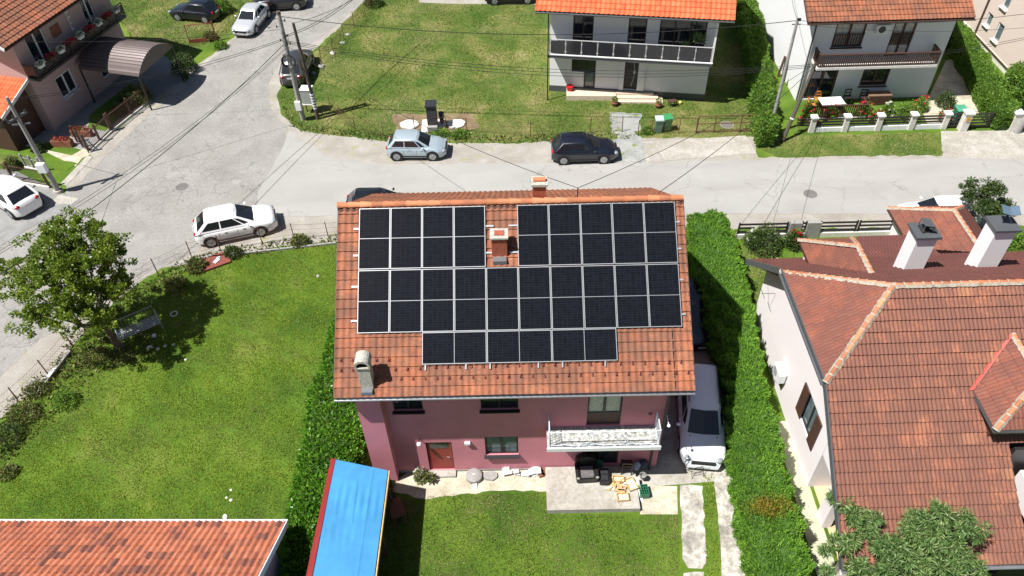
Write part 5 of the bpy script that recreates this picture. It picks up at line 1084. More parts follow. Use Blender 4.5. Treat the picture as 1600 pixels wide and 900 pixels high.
    if panoramic: MB().slab([(a1+.35, -wt*.6, H+.004), (a2-.25, -wt*.6, H+.004), (a2-.25, wt*.6, H+.004), (a1+.35, wt*.6, H+.004)], .02).build('sunroof', CGLASS, t)
    return t
def on_side(u0, v0, u1, v1, W, z=.1):   # rear and front end of the side we see, at the sill
    a, b = G(u0, v0, z), G(u1, v1, z); c = (a+b)/2; d = (b-a).normalized(); nrm = Vector((-d.y, d.x, 0)); 
    if nrm.y < 0: nrm = -nrm
    c = c+nrm*W/2; return (c.x, c.y, .014), math.atan2(d.y, d.x), (b-a).length
SILV = car_paint('silver_blue_paint', (.42, .50, .54), .3, .3); NAVY = car_paint('dark_navy_paint', (.008, .010, .018)); WHT = car_paint('white_paint', (.82, .82, .81)); BLK = car_paint('black_paint', (.008, .008, .009)); GRY = car_paint('dark_grey_paint', (.06, .055, .055), .3, .3); SLV2 = car_paint('silver_paint', (.58, .59, .60), .3, .3); WSH = car_paint('van_white_paint', (.80, .83, .87))
def side_car(kind, pts, W, H, paint, label, **k):
    loc, hd, L = on_side(*pts, W); return make_car(kind, loc, hd, L, W, H, paint, label, **k)
side_car('hatch', (604, 250, 697, 250), 1.68, 1.43, SILV, 'small silver blue hatchback parked on the gravel verge in front of the lawn')
side_car('hatch', (862, 257, 966, 254), 1.76, 1.45, NAVY, 'dark navy hatchback parked on the verge facing right')
side_car('suv', (309, 390, 437, 362), 1.84, 1.60, WHT, 'white estate SUV parked at the junction beside the wire fence of the big lawn')
c = G(594, 303, 1.38); make_car('hatch', (c.x, c.y, .014), rad(-1), 4.1, 1.75, 1.44, BLK, 'black car on the road half hidden behind the ridge of the mauve house')
c = G(1473, 316, 1.42); make_car('hatch', (c.x, c.y, .014), rad(180), 4.3, 1.78, 1.46, WHT, 'white car on the road half hidden behind the right-hand dormer')
a, b = G(55, 338, .3), G(-20, 292, .3); d = (b-a).normalized(); p = a+d*2.2; make_car('suv', (p.x-.3, p.y+.45, .022), math.atan2(d.y, d.x)-.0, 4.3, 1.84, 1.62, WHT, 'white SUV parked on grey pavers at the left edge with its tail towards the road')
a, b = G(458, 139, .2), G(478, 84, .2); d = (b-a).normalized(); p = (a+b)/2; make_car('suv', (p.x-.1, p.y+.0, .014), math.atan2(d.y, d.x), 4.3, 1.80, 1.62, GRY, 'dark grey SUV parked behind the two utility poles', rails=True)
a, b = G(374, 60, .2), G(410, 16, .2); d = (a-b).normalized(); p = (a+b)/2; make_car('sedan', (p.x+.05, p.y+.1, .014), math.atan2(d.y, d.x), 4.35, 1.75, 1.42, SLV2, 'silver sedan parked nose down on the left verge of the side road')
side_car('hatch', (334, 37, 263, 30), 1.76, 1.45, NAVY, 'dark blue hatchback standing on the grass in the upper left')
c = G(437, -2, .7); make_car('suv', (c.x, c.y, .014), rad(-175), 4.2, 1.8, 1.6, BLK, 'black car cut off by the top edge beside the silver sedan')
c = G(800, -9, .5); make_car('sedan', (c.x, c.y, .014), rad(0), 4.4, 1.8, 1.42, BLK, 'dark car on the gravel yard at the top edge')
a, b = G(1092, 548, 1.5), G(1095, 731, .25); d = (b-a).normalized(); c = b-d*2.42
make_car('mpv', (c.x+.05, c.y-.0, .014), math.atan2(d.y, d.x), 4.85, 1.86, 1.68, WSH, 'white van-like car in the shade beside the mauve house, nose towards the camera', name='parked_van', cat='van', rails=True)
c = G(1082, 490, .5); make_car('hatch', (c.x+.1, c.y, .014), rad(-89), 4.2, 1.75, 1.46, BLK, 'black car in the deep shade between the house wall and the conifer hedge')
# ================================================================ poles and wires
def pole(u, v, vt, tu, r0, r1, m_, label, h=None, lean=True):
    b = G(u, v, 0); z = ht(b, vt); top = G(tu, vt, z) if lean else Vector((b.x, b.y, z)); top = Vector((top.x, top.y, z)); t = thing('utility_pole', b, 0, label, 'utility pole'); 
    MB().tube((0, 0, 0), top-b, r0, r1, 14).build('shaft', m_, t, smooth='auto'); return t, b, top
t1, b1, p1 = pole(474, 187, 20, 435, .17, .11, POLEC, 'thick concrete utility pole with a black cable coil beside the white cabinet')
dirp = (p1-b1); at = lambda f: dirp*f
MB().tube(at(.99), at(1.012), .14, .12, 12).build('cap', POLEW, t1)
cm = MB()
for k in range(5):
    c_ = at(.585)+V(-.02, -.14-.02*k, 0); R_ = .36+.018*k; cm.path([c_+V(R_*math.cos(a), 0, R_*math.sin(a)) for a in np.linspace(0, 2*PI, 25)], .022, 6)
cm.build('cable_coil', BLACK, t1)
im = MB()
for f, dx in ((.95, -.3), (.93, .28), (.88, -.28), (.8, .26), (.76, -.25), (.73, .3)): im.tube(at(f), at(f)+V(dx, -.05, .02), .02).tube(at(f)+V(dx, -.05, 0), at(f)+V(dx, -.05, .14), .05, .03)
im.build('insulators', DMETAL, t1)
lm = MB(); rr = random.Random(4)
for k in range(9):
    a = at(.70+.28*rr.random())+V(rr.uniform(-.2, .2), -.1, 0); lm.path([a+V(.25*math.sin(q)*rr.uniform(.6, 1.2), -.02, -.35*q/3) for q in np.linspace(0, 3.1, 8)], .009, 4)
lm.build('loose_cables', BLACK, t1)
t2, b2_, p2_ = pole(497, 186, 36, 458, .12, .085, POLEW, 'dark slim wooden pole beside the thick concrete pole'); dp = p2_-b2_
mb = MB()
for k in range(6): mb.tube(dp*(.12+.03*k), dp*(.135+.03*k), .135)
mb.build('white_bands', WHITEP, t2)
t = thing('cable_cabinet', G(474, 182, 0)+V(.45, .55, 0), rad(-6), 'white and grey electrical cabinet between the two poles', 'cabinet')
MB().b2(-.35, .35, -.3, .3, .75, 1.75).build('case', mat('grey_case', (.33, .36, .34), .5), t); MB().b2(-.38, .38, -.33, .33, 1.751, 1.80).build('lid', WHITEP, t); MB().b2(-.4, .4, -.35, .35, .7, .749).build('base', STONE, t)
for x in (-.28, .28): MB().b2(x-.03, x+.03, -.03, .03, 0, .7).build('leg', DMETAL, t)
MB().b2(-.78, -.42, -.35, -.12, 1.0, 1.6).build('meter_box', WHITEP, t1, loc=(.55, 0, -.1))
tL, bL, pL = pole(92, 300, 152, 10, .16, .09, POLEC, 'concrete pole with white meter box and a cross arm at the left edge')
dl = pL-bL; MB().tube((0, 0, 0), (0, 0, .18), .3, .26, 12).build('footing', CONC, tL)
mb = MB().box(tuple(dl*.30+V(-.05, -.22, 0)), (.5, .28, .6)); mb.build('meter_box', WHITEP, tL, bevel=.02)
MB().bar(dl*.80+V(-.3, -.5, 0), dl*.80+V(.35, .45, 0.1), .12, .12).bar(dl*.74+V(-.45, -.1, 0), dl*.74+V(.5, .05, 0.0), .08, .08).build('cross_arm', GREYM, tL)
mb = MB()
for k in range(4): mb.tube(dl*.8+V(-.3+.2*k, -.5+.3*k, .05), dl*.8+V(-.3+.2*k, -.5+.3*k, .25), .05)
mb.build('insulators', DMETAL, tL)
tA, bA, pA = pole(1202, 210, 32, 1246, .11, .08, POLEC, 'slim grey pole with a white meter box at the end of the back hedge'); da = pA-bA
MB().box(tuple(da*.12+V(0, -.14, 0)), (.34, .2, .6)).build('meter_box', WHITEP, tA, bevel=.02); MB().tube(da*.97+V(-.25, 0, 0), da*.97+V(.25, 0, 0), .03).box(tuple(da+V(.08, 0, .05)), (.2, .12, .14)).build('insulators', DMETAL, tA)
b = G(1222, 222, 0); tp = G(1275, 98, 4.6); tB = thing('utility_pole', b, 0, 'leaning brown wooden pole in front of the terrace of the balcony house', 'utility pole'); MB().tube((0, 0, 0), tp-b, .12, .09, 12).build('shaft', POLEW, tB, smooth='auto'); MB().tube((tp-b)*.3, (tp-b)*.315, .14).build('band', WHITEP, tB); pB = tp
b = G(1588, 206, 0); tC = thing('utility_pole', b, 0, 'thick concrete pole leaving the frame at the right edge', 'utility pole'); MB().tube((0, 0, 0), (1.1, .1, 8.5), .24, .15, 14).build('shaft', POLEC, tC, smooth='auto'); pC = b+V(1.1, .1, 8.3)
def wire(a, b, sag, label, r=.012, n=16, strands=1, g='overhead wires'):
    a, b = Vector(a), Vector(b); mb = MB()
    for k in range(strands):
        o = V(0, 0, -.09*k); mb.path([a.lerp(b, i/n)+V(0, 0, -sag*4*(i/n)*(1-i/n)*(1+.12*k))+o for i in range(n+1)], r, 4)
    return tag(mb.build('overhead_wire', WIRE, None), label, 'wire', g)
hp = lambda f: b1+dirp*f
wire(hp(.97), pA, 1.0, 'upper black wire from the coil pole past the white modern house to the grey pole', .02)
wire(hp(.76), pB+V(0, 0, -.1), 1.1, 'lower triple cable from the coil pole to the leaning wooden pole', .014, strands=3)
NE = G(590, -40, 5.5); wire(hp(.8), NE, .5, 'pair of wires from the coil pole up the side road', .016, strands=2); wire(p2_, NE+V(.8, .3, 0), .5, 'single wire from the slim dark pole up the side road', .014)
wire(hp(.78), pL+V(.1, 0, -.1), .5, 'pair of wires from the coil pole to the left-edge pole', .014, strands=2)
SWp = G(-60, 470, 6.); wire(hp(.74), SWp, .6, 'wire from the coil pole across the junction towards the lower left', .018); wire(hp(.70), SWp+V(-1.5, .8, 0), .7, 'thin twin wires across the junction towards the left', .010, strands=2)
wire(pL, G(-80, 130, 6.3), .2, 'short wire leaving the left-edge pole', .014); wire(pL+V(0, 0, -.3), G(-80, 345, 6.), .3, 'lower wire running from the left-edge pole out of the frame', .012)
wire(hp(.86), TLM @ Vector((.2, -.3, 6.2)), .3, 'service wire from the coil pole to the dusky pink corner house', .012)
ins = HW(8.1, yr+1.2, 0); ins.z = rz_at(yr+1.2)+.55
wire(hp(.72), ins, .8, 'service wire from the coil pole to the mauve house roof mast', .012); wire(ins, pB, .5, 'wire from the roof mast to the leaning wooden pole', .012)
MB().tube((8.1, yr+1.2, rz_at(yr+1.2)-.1), (8.1, yr+1.2, rz_at(yr+1.2)+.55), .02).build('roof_mast', DMETAL, ph)
wire(HW(11.5, yr+2.5, rz_at(yr+2.5)+.1), pB+V(0, 0, -.2), .4, 'wire from the right end of the mauve roof to the leaning wooden pole', .014)
wire(pA, pC, .6, 'upper wire in front of the balcony house', .014); wire(pB, pC+V(0, 0, -1.2), .5, 'twin cable in front of the slatted balcony', .012, strands=2); wire(pA+V(0, 0, -.2), G(1640, 40, 6.5), .4, 'thin wire running from the slim grey pole to the upper right', .010)
wire(pA, G(1230, -60, 6.5), .3, 'wire from the slim grey pole to the top edge', .012); wire(pB, G(1195, 440, 4.2)+V(-.3, 0, 0), .6, 'thin wire crossing the road towards the conifer hedge', .010)
# ================================================================ fences and gates
def post_fence(name, pts, h, label, m_=RUST, wires=(.3, .6, .9), post_r=.03, spacing=None, mesh=True, cat='fence', lean=.04):
    root = thing(name, pts[0], 0, label, cat); rr = random.Random(len(pts)); P = [p-pts[0] for p in pts]; tops = []
    for p in P: tp = p+V(rr.uniform(-lean, lean), rr.uniform(-lean, lean), h*rr.uniform(.93, 1.05)); tops.append(tp); MB().tube(p, tp, post_r, post_r*.85, 6).build('post', m_, root)
    mb = MB()
    for i in range(len(P)-1):
        for w in wires: a, b = P[i].lerp(tops[i], w), P[i+1].lerp(tops[i+1], w); mb.path([a, a.lerp(b, .5)+V(0, 0, -.03), b], .006, 4)
    if mesh:
        for i in range(len(P)-1):
            L = (P[i+1]-P[i]).length; k = int(L/.16)
            for s in (0, 1):
                for j in range(-4, k): 
                    f0, f1 = (j/k, (j+5)/k) if s == 0 else ((j+5)/k, j/k)
                    h0, h1 = 0., .9
                    if f0 < 0 or f1 < 0 or f0 > 1 or f1 > 1: continue
                    a = P[i].lerp(P[i+1], f0); b = P[i].lerp(P[i+1], f1)+V(0, 0, h*.9); mb.tube(a, b, .0028, n=3, cap=False)
    mb.build('wire_mesh', m_, root); return root
post_fence('wire_fence', px_poly([(0, 655), (30, 628), (77, 587), (115, 543), (165, 490), (205, 455), (248, 430), (300, 403), (345, 392), (410, 381), (460, 373), (513, 370), (560, 368)]), 1.15, 'low rusty wire mesh fence along the roadside of the big left lawn')
post_fence('wire_fence', px_poly([(517, 173), (555, 205), (599, 213), (648, 205), (697, 205), (730, 206), (829, 214), (922, 208), (972, 206)]), 1.15, 'wire fence with thin posts along the front of the dry lawn')
post_fence('wire_fence', px_poly([(503, 100), (522, 85), (538, 62), (554, 44), (571, 26), (592, -6)]), 1.35, 'wire fence climbing along the side road beside the lawn')
t = post_fence('rusty_gate', px_poly([(997, 211), (1018, 210), (1060, 209), (1087, 208)]), 1.15, 'light wire gate in the front fence of the white modern house', cat='gate', mesh=True)
a, b = G(1088, 208, 0), G(1184, 205, 0); t = thing('metal_gate', a, math.atan2((b-a).y, (b-a).x), 'wide rusty metal gate beside the back hedge', 'gate'); L = (b-a).length
mb = MB()
for x in (0, L*.28, L*.7, L): mb.b2(x-.03, x+.03, -.03, .03, 0, 1.25)
for z in (.08, .65, 1.2): mb.b2(0, L, -.02, .02, z, z+.05)
mb.build('gate_frame', RUST, t); mb = MB()
for k in range(40): x = L*k/40; mb.tube((x, .0, .1), (x+.0, .0, 1.2), .004, n=3)
mb.build('gate_mesh', RUST, t)
def wall_fence(name, a, b, label, n, h=1.05, gate=None):
    d = b-a; L = d.length; t = thing(name, a, math.atan2(d.y, d.x), label, 'fence')
    MB().b2(-.1, L+.1, -.09, .09, 0, .32).build('base_wall', WHITEW, t)
    for k in range(n+1):
        x = L*k/n; p = MB().b2(x-.16, x+.16, -.16, .16, 0, h).build('pillar', STONE, t); MB().b2(x-.22, x+.22, -.22, .22, h+.001, h+.09).build('pillar_cap', WHITEP, p)
        if k < n:
            for z in (.45, .65, .85): MB().b2(x+.17, L*(k+1)/n-.17, -.03, .03, z, z+.1).build('rail', DFRAME, t)
    return t
a, b = G(1266, 206, 0), G(1472, 200, 0); wall_fence('front_fence', a, b, 'white pillared garden fence with black rails in front of the red roses', 4)
MB().b2(-1.0, -.17, -.03, .03, .45, .55).b2(-1., -.17, -.03, .03, .65, .75).b2(-1., -.17, -.03, .03, .85, .95).build('end_rails', DFRAME, bpy.data.objects['front_fence'])
def bar_gate(a, b, label, h=1.1, nb=5):
    d = b-a; L = d.length; t = thing('driveway_gate', a, math.atan2(d.y, d.x), label, 'gate')
    for x in (0.02, L/2, L-.02): MB().b2(x-.03, x+.03, -.04, .04, .1, h).build('gate_post', DFRAME, t)
    mb = MB()
    for k in range(nb): z = .15+(h-.2)*k/(nb-1)*.95; mb.b2(.06, L-.06, -.03, .03, z, z+.09)
    mb.build('gate_bars', DFRAME, t)
bar_gate(G(1474, 201, 0)+V(.15, 0, 0), G(1497, 200, 0), 'small black gate between white pillars beside the green bin', nb=4); bar_gate(G(1508, 201, 0), G(1573, 199, 0), 'wide black bar gate across the pale driveway on the right')
for i, (u, lab) in enumerate(((1502, 'white gate pillar with a letter box between the two black gates'), (1578, 'white gate pillar next to the thick concrete pole'))):
    t = thing('gate_pillar', G(u, 203, 0), 0, lab, 'pillar'); MB().b2(-.22, .22, -.22, .22, 0, 1.25).build('shaft', STONE, t); MB().b2(-.28, .28, -.28, .28, 1.251, 1.34).build('pillar_cap', WHITEP, t)
    if i == 0: MB().b2(-.12, .12, -.27, -.222, .8, 1.05).build('letter_box', mat('yellow_red_box', (.5, .3, .05), .5), t)
# rear street fence of the tiled house (black rails, stone panels)
a, b = G(1150, 372, 0), G(1412, 366, 0); d = b-a; L = d.length; t = thing('street_fence', a, math.atan2(d.y, d.x), 'black railed fence with grey stone panels along the road behind the tiled house', 'fence')
MB().b2(0, L, -.1, .1, 0, .3).build('base_wall', STONE, t)
for x0, x1 in ((.30*L, .335*L), (.40*L, .45*L)): MB().b2(x0, x1+.3, -.14, .14, 0, 1.05).build('stone_panel', GSTONE, t)
for x0, x1 in ((0, .29*L), (.37*L, .4*L), (.48*L, .7*L), (.71*L, L)):
    for z in (.4, .65, .9): MB().b2(x0, x1, -.03, .03, z, z+.09).build('rail', DFRAME, t)
    for x in (x0+.03, x1-.03): MB().b2(x-.04, x+.04, -.04, .04, 0, 1.05).build('post', DFRAME, t)
# left neighbour's wrought fences
def pale_fence(name, a, b, label, h=1.2, m_=BROWN, gap=.13, gate=False):
    d = b-a; L = d.length; t = thing(name, a, math.atan2(d.y, d.x), label, 'gate' if gate else 'fence'); mb = MB()
    for z in (.15, h-.15): mb.b2(0, L, -.02, .02, z, z+.05)
    for k in range(int(L/gap)+1): mb.tube((k*gap, 0, .1), (k*gap, 0, h), .011, n=4)
    mb.build('pales', m_, t)
    for x in (0, L/2, L): MB().b2(x-.05, x+.05, -.05, .05, 0, h+.12).build('post', m_, t)
    if not gate: MB().b2(-.05, L+.05, -.12, .12, 0, .13).build('base_wall', STONE, t)
    return t
pale_fence('iron_fence', G(140, 238, 0), G(174, 206, 0), 'dark iron fence at the corner of the forecourt beside the flower boxes'); pale_fence('iron_fence', G(176, 204, 0), G(234, 158, 0), 'dark iron fence overgrown by the dry bush along the road')
pale_fence('iron_gate', G(121, 222, 0), G(139, 238, 0), 'small dark iron gate beside the red flower boxes', gate=True, h=1.1)
pale_fence('picket_fence', G(-30, 275, 0), G(78, 293, 0), 'dark picket fence behind the parked white SUV', h=1.3, gap=.11); pale_fence('picket_fence', G(42, 262, 0), G(68, 268, 0), 'short pale picket fence beside the left-edge pole', h=.9, m_=GSTONE)
for u, v, l in ((130, 212, 'brown planter of red flowers behind the small iron gate'), (100, 228, 'brown planter of red flowers on the pale forecourt edge')):
    t = thing('planter', G(u, v, 0), rad(-5), l, 'planter', 'brown planters on the forecourt'); MB().b2(-.65, .65, -.2, .2, 0, .45).build('box', CLAYP, t)
    rr_ = np.random.default_rng(u); P = np.stack([rr_.uniform(-.6, .6, 240), rr_.uniform(-.18, .18, 240), rr_.uniform(.42, .6, 240)], 1); np_mesh('petals', leaves_at(P[:90], np.tile([0, 0, 1.], (90, 1)), .1, .9, .6, u), 4, REDF, t); np_mesh('foliage', leaves_at(P[90:], np.tile([0, 0, 1.], (150, 1)), .12, .5, .6, u+1), 4, L_DULL, t)
t = thing('chair', G(60, 202, 0), .4, 'pale metal chair in the shade beside the corner house', 'chair'); MB().b2(-.22, .22, -.22, .22, .42, .45).build('seat', ALU, t); MB().path([(-.2, .22, .45), (-.2, .26, .9), (.2, .26, .9), (.2, .22, .45)], .015).build('backrest', ALU, t)
for x in (-.2, .2):
    for y in (-.2, .2): MB().tube((x, y, 0), (x, y, .42), .015).build('leg', ALU, t)
t = thing('wire_gate', G(297, 68, 0), rad(8), 'rusty red wire gate panel standing in the grass by the parked cars', 'gate'); w = 2.0
MB().bar((0, 0, 0), (0, 0, 1.5), .05, .05).bar((w, 0, 0), (w, 0, 1.6), .09, .09).bar((0, 0, 1.45), (w, 0, 1.45), .04, .04).bar((0, 0, .3), (w, 0, .3), .04, .04).build('gate_frame', mat('rust_red', (.25, .06, .04), .7), t); MB().b2(0.03, w, -.02, .02, .02, .28).build('kick_board', mat('rust_red', (.25, .06, .04), .7), t); mb = MB()
for k in range(12): x = w*k/12; mb.tube((x, 0, .3), (x, 0, 1.45), .005, n=3)
mb.build('gate_mesh', RUST, t)
# bins
def bin_(u, v, label, m_, lid=None, s=1., rz=0.):
    t = thing('wheelie_bin', G(u, v, 0), rz, label, 'bin', 'wheeled rubbish bins'); q = [(-.22, -.22), (.22, -.22), (.22, .22), (-.22, .22)]; vs = [(x*s*.85, y*s*.85, .05) for x, y in q]+[(x*s*1.15, y*s*1.15, 1.0*s) for x, y in q]
    MB().add(vs, [(3, 2, 1, 0), (4, 5, 6, 7), (0, 1, 5, 4), (1, 2, 6, 5), (2, 3, 7, 6), (3, 0, 4, 7)]).build('body', m_, t); MB().slab([(-.28*s, -.3*s, 1.04*s), (.28*s, -.3*s, 1.04*s), (.28*s, .28*s, 1.1*s), (-.28*s, .28*s, 1.1*s)], .06).build('lid', lid or m_, t)
    for x in (-.2, .2): MB().tube((x*s-.03, .22*s, .1), (x*s+.03, .22*s, .1), .1, n=12).build('wheel', TYRE, t)
bin_(1028, 206, 'grey green wheelie bin with pale lid, left of two behind the front fence', mat('bin_greygreen', (.10, .22, .17), .5), mat('bin_lid_pale', (.4, .52, .46), .5), .95); bin_(1041, 204, 'bright green wheelie bin, right of two behind the front fence', mat('bin_green', (.04, .25, .09), .5), None, .98, .2)
bin_(1491, 195, 'dark green bin behind the small black gate of the balcony house', PLASTG, mat('bin_green2', (.06, .28, .17), .5), 1.15)
# garden well-like grill with two white stones
t = thing('garden_grill', G(677, 201, 0), 0, 'dark brick garden chimney on a white slab between two white stone discs', 'garden grill')
MB().b2(-.75, .75, -.5, .95, 0, .1).build('slab', STONE, t); MB().b2(-.3, .3, -.3, .4, .101, 1.75).build('stack', mat('dark_brickwork', (.05, .05, .055), .8, var=.5, scale=12), t); MB().b2(-.36, .36, -.36, .46, 1.751, 1.85).build('stack_cap', DMETAL, t); MB().b2(-.32, .32, -.55, -.31, .101, .45).build('hearth', GSTONE, t); MB().tube((.55, .5, .1), (.55, .5, .85), .12, .2, 10).build('pot', BLACK, t)
for i, (u, v, l) in enumerate(((640, 196, 'flat white stone disc left of the dark garden grill'), (713, 195, 'flat white stone disc right of the dark garden grill'))):
    o = G(u, v, 0); rr = random.Random(i); pts = [(.62*math.cos(2*PI*k/18)*rr.uniform(.85, 1.08), .55*math.sin(2*PI*k/18)*rr.uniform(.85, 1.08)) for k in range(18)]; s_ = MB().prism(pts, 0, .12).build('stone_disc', STONE, None, bevel=.02); s_.location = o; tag(s_, l, 'stone')
# ================================================================ hedges
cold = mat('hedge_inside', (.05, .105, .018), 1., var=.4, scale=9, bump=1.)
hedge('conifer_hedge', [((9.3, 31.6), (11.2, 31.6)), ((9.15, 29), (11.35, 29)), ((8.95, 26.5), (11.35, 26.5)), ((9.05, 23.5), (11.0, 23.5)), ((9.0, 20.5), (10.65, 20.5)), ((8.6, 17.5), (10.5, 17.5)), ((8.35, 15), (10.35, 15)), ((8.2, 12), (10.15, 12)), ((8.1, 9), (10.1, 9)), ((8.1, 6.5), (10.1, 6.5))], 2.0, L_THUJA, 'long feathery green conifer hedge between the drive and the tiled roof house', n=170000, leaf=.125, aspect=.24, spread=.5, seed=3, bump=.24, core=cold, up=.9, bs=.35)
yh = G(1203, 792, 2.05); P = np.random.default_rng(8).normal(0, 1, (1500, 3))*np.array([.38, .2, .09]); np_mesh('yellow_growth', leaves_at(P+np.array(yh)-np.array(bpy.data.objects['conifer_hedge'].location), np.tile([0, 0, 1.], (1500, 1)), .13, .25, .55, 9), 4, L_THUJAY, bpy.data.objects['conifer_hedge'])
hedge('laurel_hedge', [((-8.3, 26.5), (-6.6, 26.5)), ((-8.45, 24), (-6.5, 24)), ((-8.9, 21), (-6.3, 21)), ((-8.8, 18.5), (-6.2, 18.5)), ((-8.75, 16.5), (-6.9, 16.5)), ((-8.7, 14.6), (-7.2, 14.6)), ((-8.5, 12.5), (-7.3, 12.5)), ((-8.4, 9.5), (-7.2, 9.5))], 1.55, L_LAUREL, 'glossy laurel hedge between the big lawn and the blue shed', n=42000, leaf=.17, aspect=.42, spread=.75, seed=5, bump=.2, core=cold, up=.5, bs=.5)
def hpx(rows, h): return [((lambda a, b: ((a.x, a.y), (b.x, b.y)))(G(ul, v, h*.8), G(ur, v, h*.8))) for v, ul, ur in rows]
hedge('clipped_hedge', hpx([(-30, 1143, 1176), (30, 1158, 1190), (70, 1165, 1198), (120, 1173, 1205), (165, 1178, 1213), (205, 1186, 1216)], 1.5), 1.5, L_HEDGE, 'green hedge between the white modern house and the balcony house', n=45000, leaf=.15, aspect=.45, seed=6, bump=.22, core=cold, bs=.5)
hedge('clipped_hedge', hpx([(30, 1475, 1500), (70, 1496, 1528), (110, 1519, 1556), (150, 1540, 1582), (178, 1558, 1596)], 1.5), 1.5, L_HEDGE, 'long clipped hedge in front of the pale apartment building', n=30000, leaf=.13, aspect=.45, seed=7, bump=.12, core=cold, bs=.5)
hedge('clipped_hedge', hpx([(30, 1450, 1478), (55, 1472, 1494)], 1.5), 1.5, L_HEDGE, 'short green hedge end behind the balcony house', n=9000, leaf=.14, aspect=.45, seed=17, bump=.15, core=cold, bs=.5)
# ================================================================ trees
tz = 4.4; cc = G(112, 440, tz); base = V(cc.x+.6, cc.y-.3, 0)
r_ = lambda v, b=base: (v[0]-b.x, v[1]-b.y)
bl = []
for u, v, z, rx, rz_ in ((105, 430, 3.4, 2.1, 1.7), (60, 430, 2.7, 1.7, 1.2), (150, 420, 2.9, 1.8, 1.3), (110, 370, 4.3, 1.3, 1.0), (160, 390, 3.8, 1.1, .9), (70, 380, 3.9, 1.1, .9), (60, 490, 2.3, 1.3, .9), (120, 480, 2.6, 1.6, 1.0), (180, 450, 2.4, 1.3, .8), (20, 420, 2.6, 1.0, .7), (118, 345, 4.4, .55, .8), (85, 352, 4.3, .5, .7), (150, 352, 4.0, .5, .7), (190, 372, 3.6, .45, .6), (150, 500, 2.0, 1.1, .7)):
    z += 1.25; p = G(u, v, z); bl.append((p.x-base.x, p.y-base.y, z, rx*.95, rx*.95, rz_))
clump_tree('linden_tree', base, bl, L_TREE, BARK, 'broad leafy tree at the roadside corner of the big left lawn', 46000, .12, .6, seed=12, trunk_r=.17, trunk_top=2.0, clumps=520, cl_r=.2, shell=.4, droop=.25, up=.3)
base = G(1425, 905, 0); base = V(13.4, 10.2, 0); bl = []
for u, v, z, rx in ((1322, 755, 3.6, .36), (1316, 782, 3.5, .38), (1335, 800, 3.4, .42), (1352, 820, 3.3, .5), (1372, 812, 3.6, .25), (1300, 850, 2.9, .35), (1290, 862, 2.7, .3), (1325, 848, 3., .4), (1370, 850, 3.3, .6), (1400, 860, 3.4, .7), (1424, 815, 3.9, .3), (1428, 835, 3.7, .38), (1450, 820, 3.9, .5), (1468, 796, 4.2, .34), (1485, 812, 4.1, .3), (1465, 840, 3.8, .55), (1512, 808, 4.1, .22), (1505, 826, 4.0, .3), (1495, 850, 3.7, .4), (1533, 826, 4.0, .2), (1525, 842, 3.9, .28), (1505, 868, 3.5, .4), (1440, 880, 3.3, .8), (1390, 890, 3., .7), (1340, 890, 2.6, .5), (1490, 895, 3.2, .6), (1300, 898, 2.4, .35), (1530, 893, 3.2, .3), (1350, 925, 2.6, .7), (1430, 930, 3., .9), (1500, 930, 3., .7)):
    p = G(u, v, z); bl.append((p.x-base.x, p.y-base.y, z, rx*.85, rx*.85, rx*.6))
clump_tree('peach_tree', base, bl, L_PEACH, BARK, 'peach tree with long drooping leaves over the tiled roof at the lower right', 46000, .19, .2, seed=21, trunk_r=.12, trunk_top=1.9, clumps=420, cl_r=.17, shell=.2, droop=.7, spread=.8)
def small_tree(u, v, vt, label, blobs, m_=L_DULL, n=6000, leaf=.13, seed=1, clumps=60, cl=.25, z0=None, **k):
    b = G(u, v, 0); clump_tree('small_tree', b, blobs, m_, BARK, label, n, leaf, .5, seed=seed, trunk_r=.06, trunk_top=blobs[0][2]*.6, clumps=clumps, cl_r=cl, cat='tree', **k)
b = G(1528, 352, 0); pts = []
for u, v, z, r in ((1520, 292, 2.6, .5), (1545, 300, 2.5, .6), (1515, 305, 2.3, .4), (1540, 325, 2., .55), (1560, 335, 1.7, .5), (1570, 320, 1.8, .35)): p = G(u, v, z); pts.append((p.x-b.x, p.y-b.y, z, r, r, r))
clump_tree('small_tree', b, pts, L_DULL, BARK, 'small dark leaved tree between the two right-hand chimneys by the road', 9000, .12, .5, seed=31, trunk_r=.06, trunk_top=1.4, clumps=90, cl_r=.25, shell=.4)
b = G(1590, 165, 0); pts = []
for u, v, z, r in ((1590, 125, 1.9, .8), (1598, 115, 2.1, .7), (1585, 145, 1.3, .7)): p = G(u, v, z); pts.append((p.x-b.x, p.y-b.y, z, r, r, r))
clump_tree('small_tree', b, pts, L_HEDGE, BARK, 'round bushy tree at the right edge beside the long clipped hedge', 9000, .14, .5, seed=33, trunk_r=.07, trunk_top=1., clumps=80, cl_r=.3, shell=.5)
b = G(500, -70, 0); clump_tree('roadside_tree', b, [(-.5, -2.0, 5., 3.2, 3.0, 2.2), (1.5, -1.5, 4.5, 2.2, 2.4, 1.8)], L_TREE, BARK, 'roadside tree beyond the top edge whose crown shades the side road', 22000, .2, .6, seed=35, trunk_r=.2, trunk_top=2.6, clumps=200, cl_r=.45)
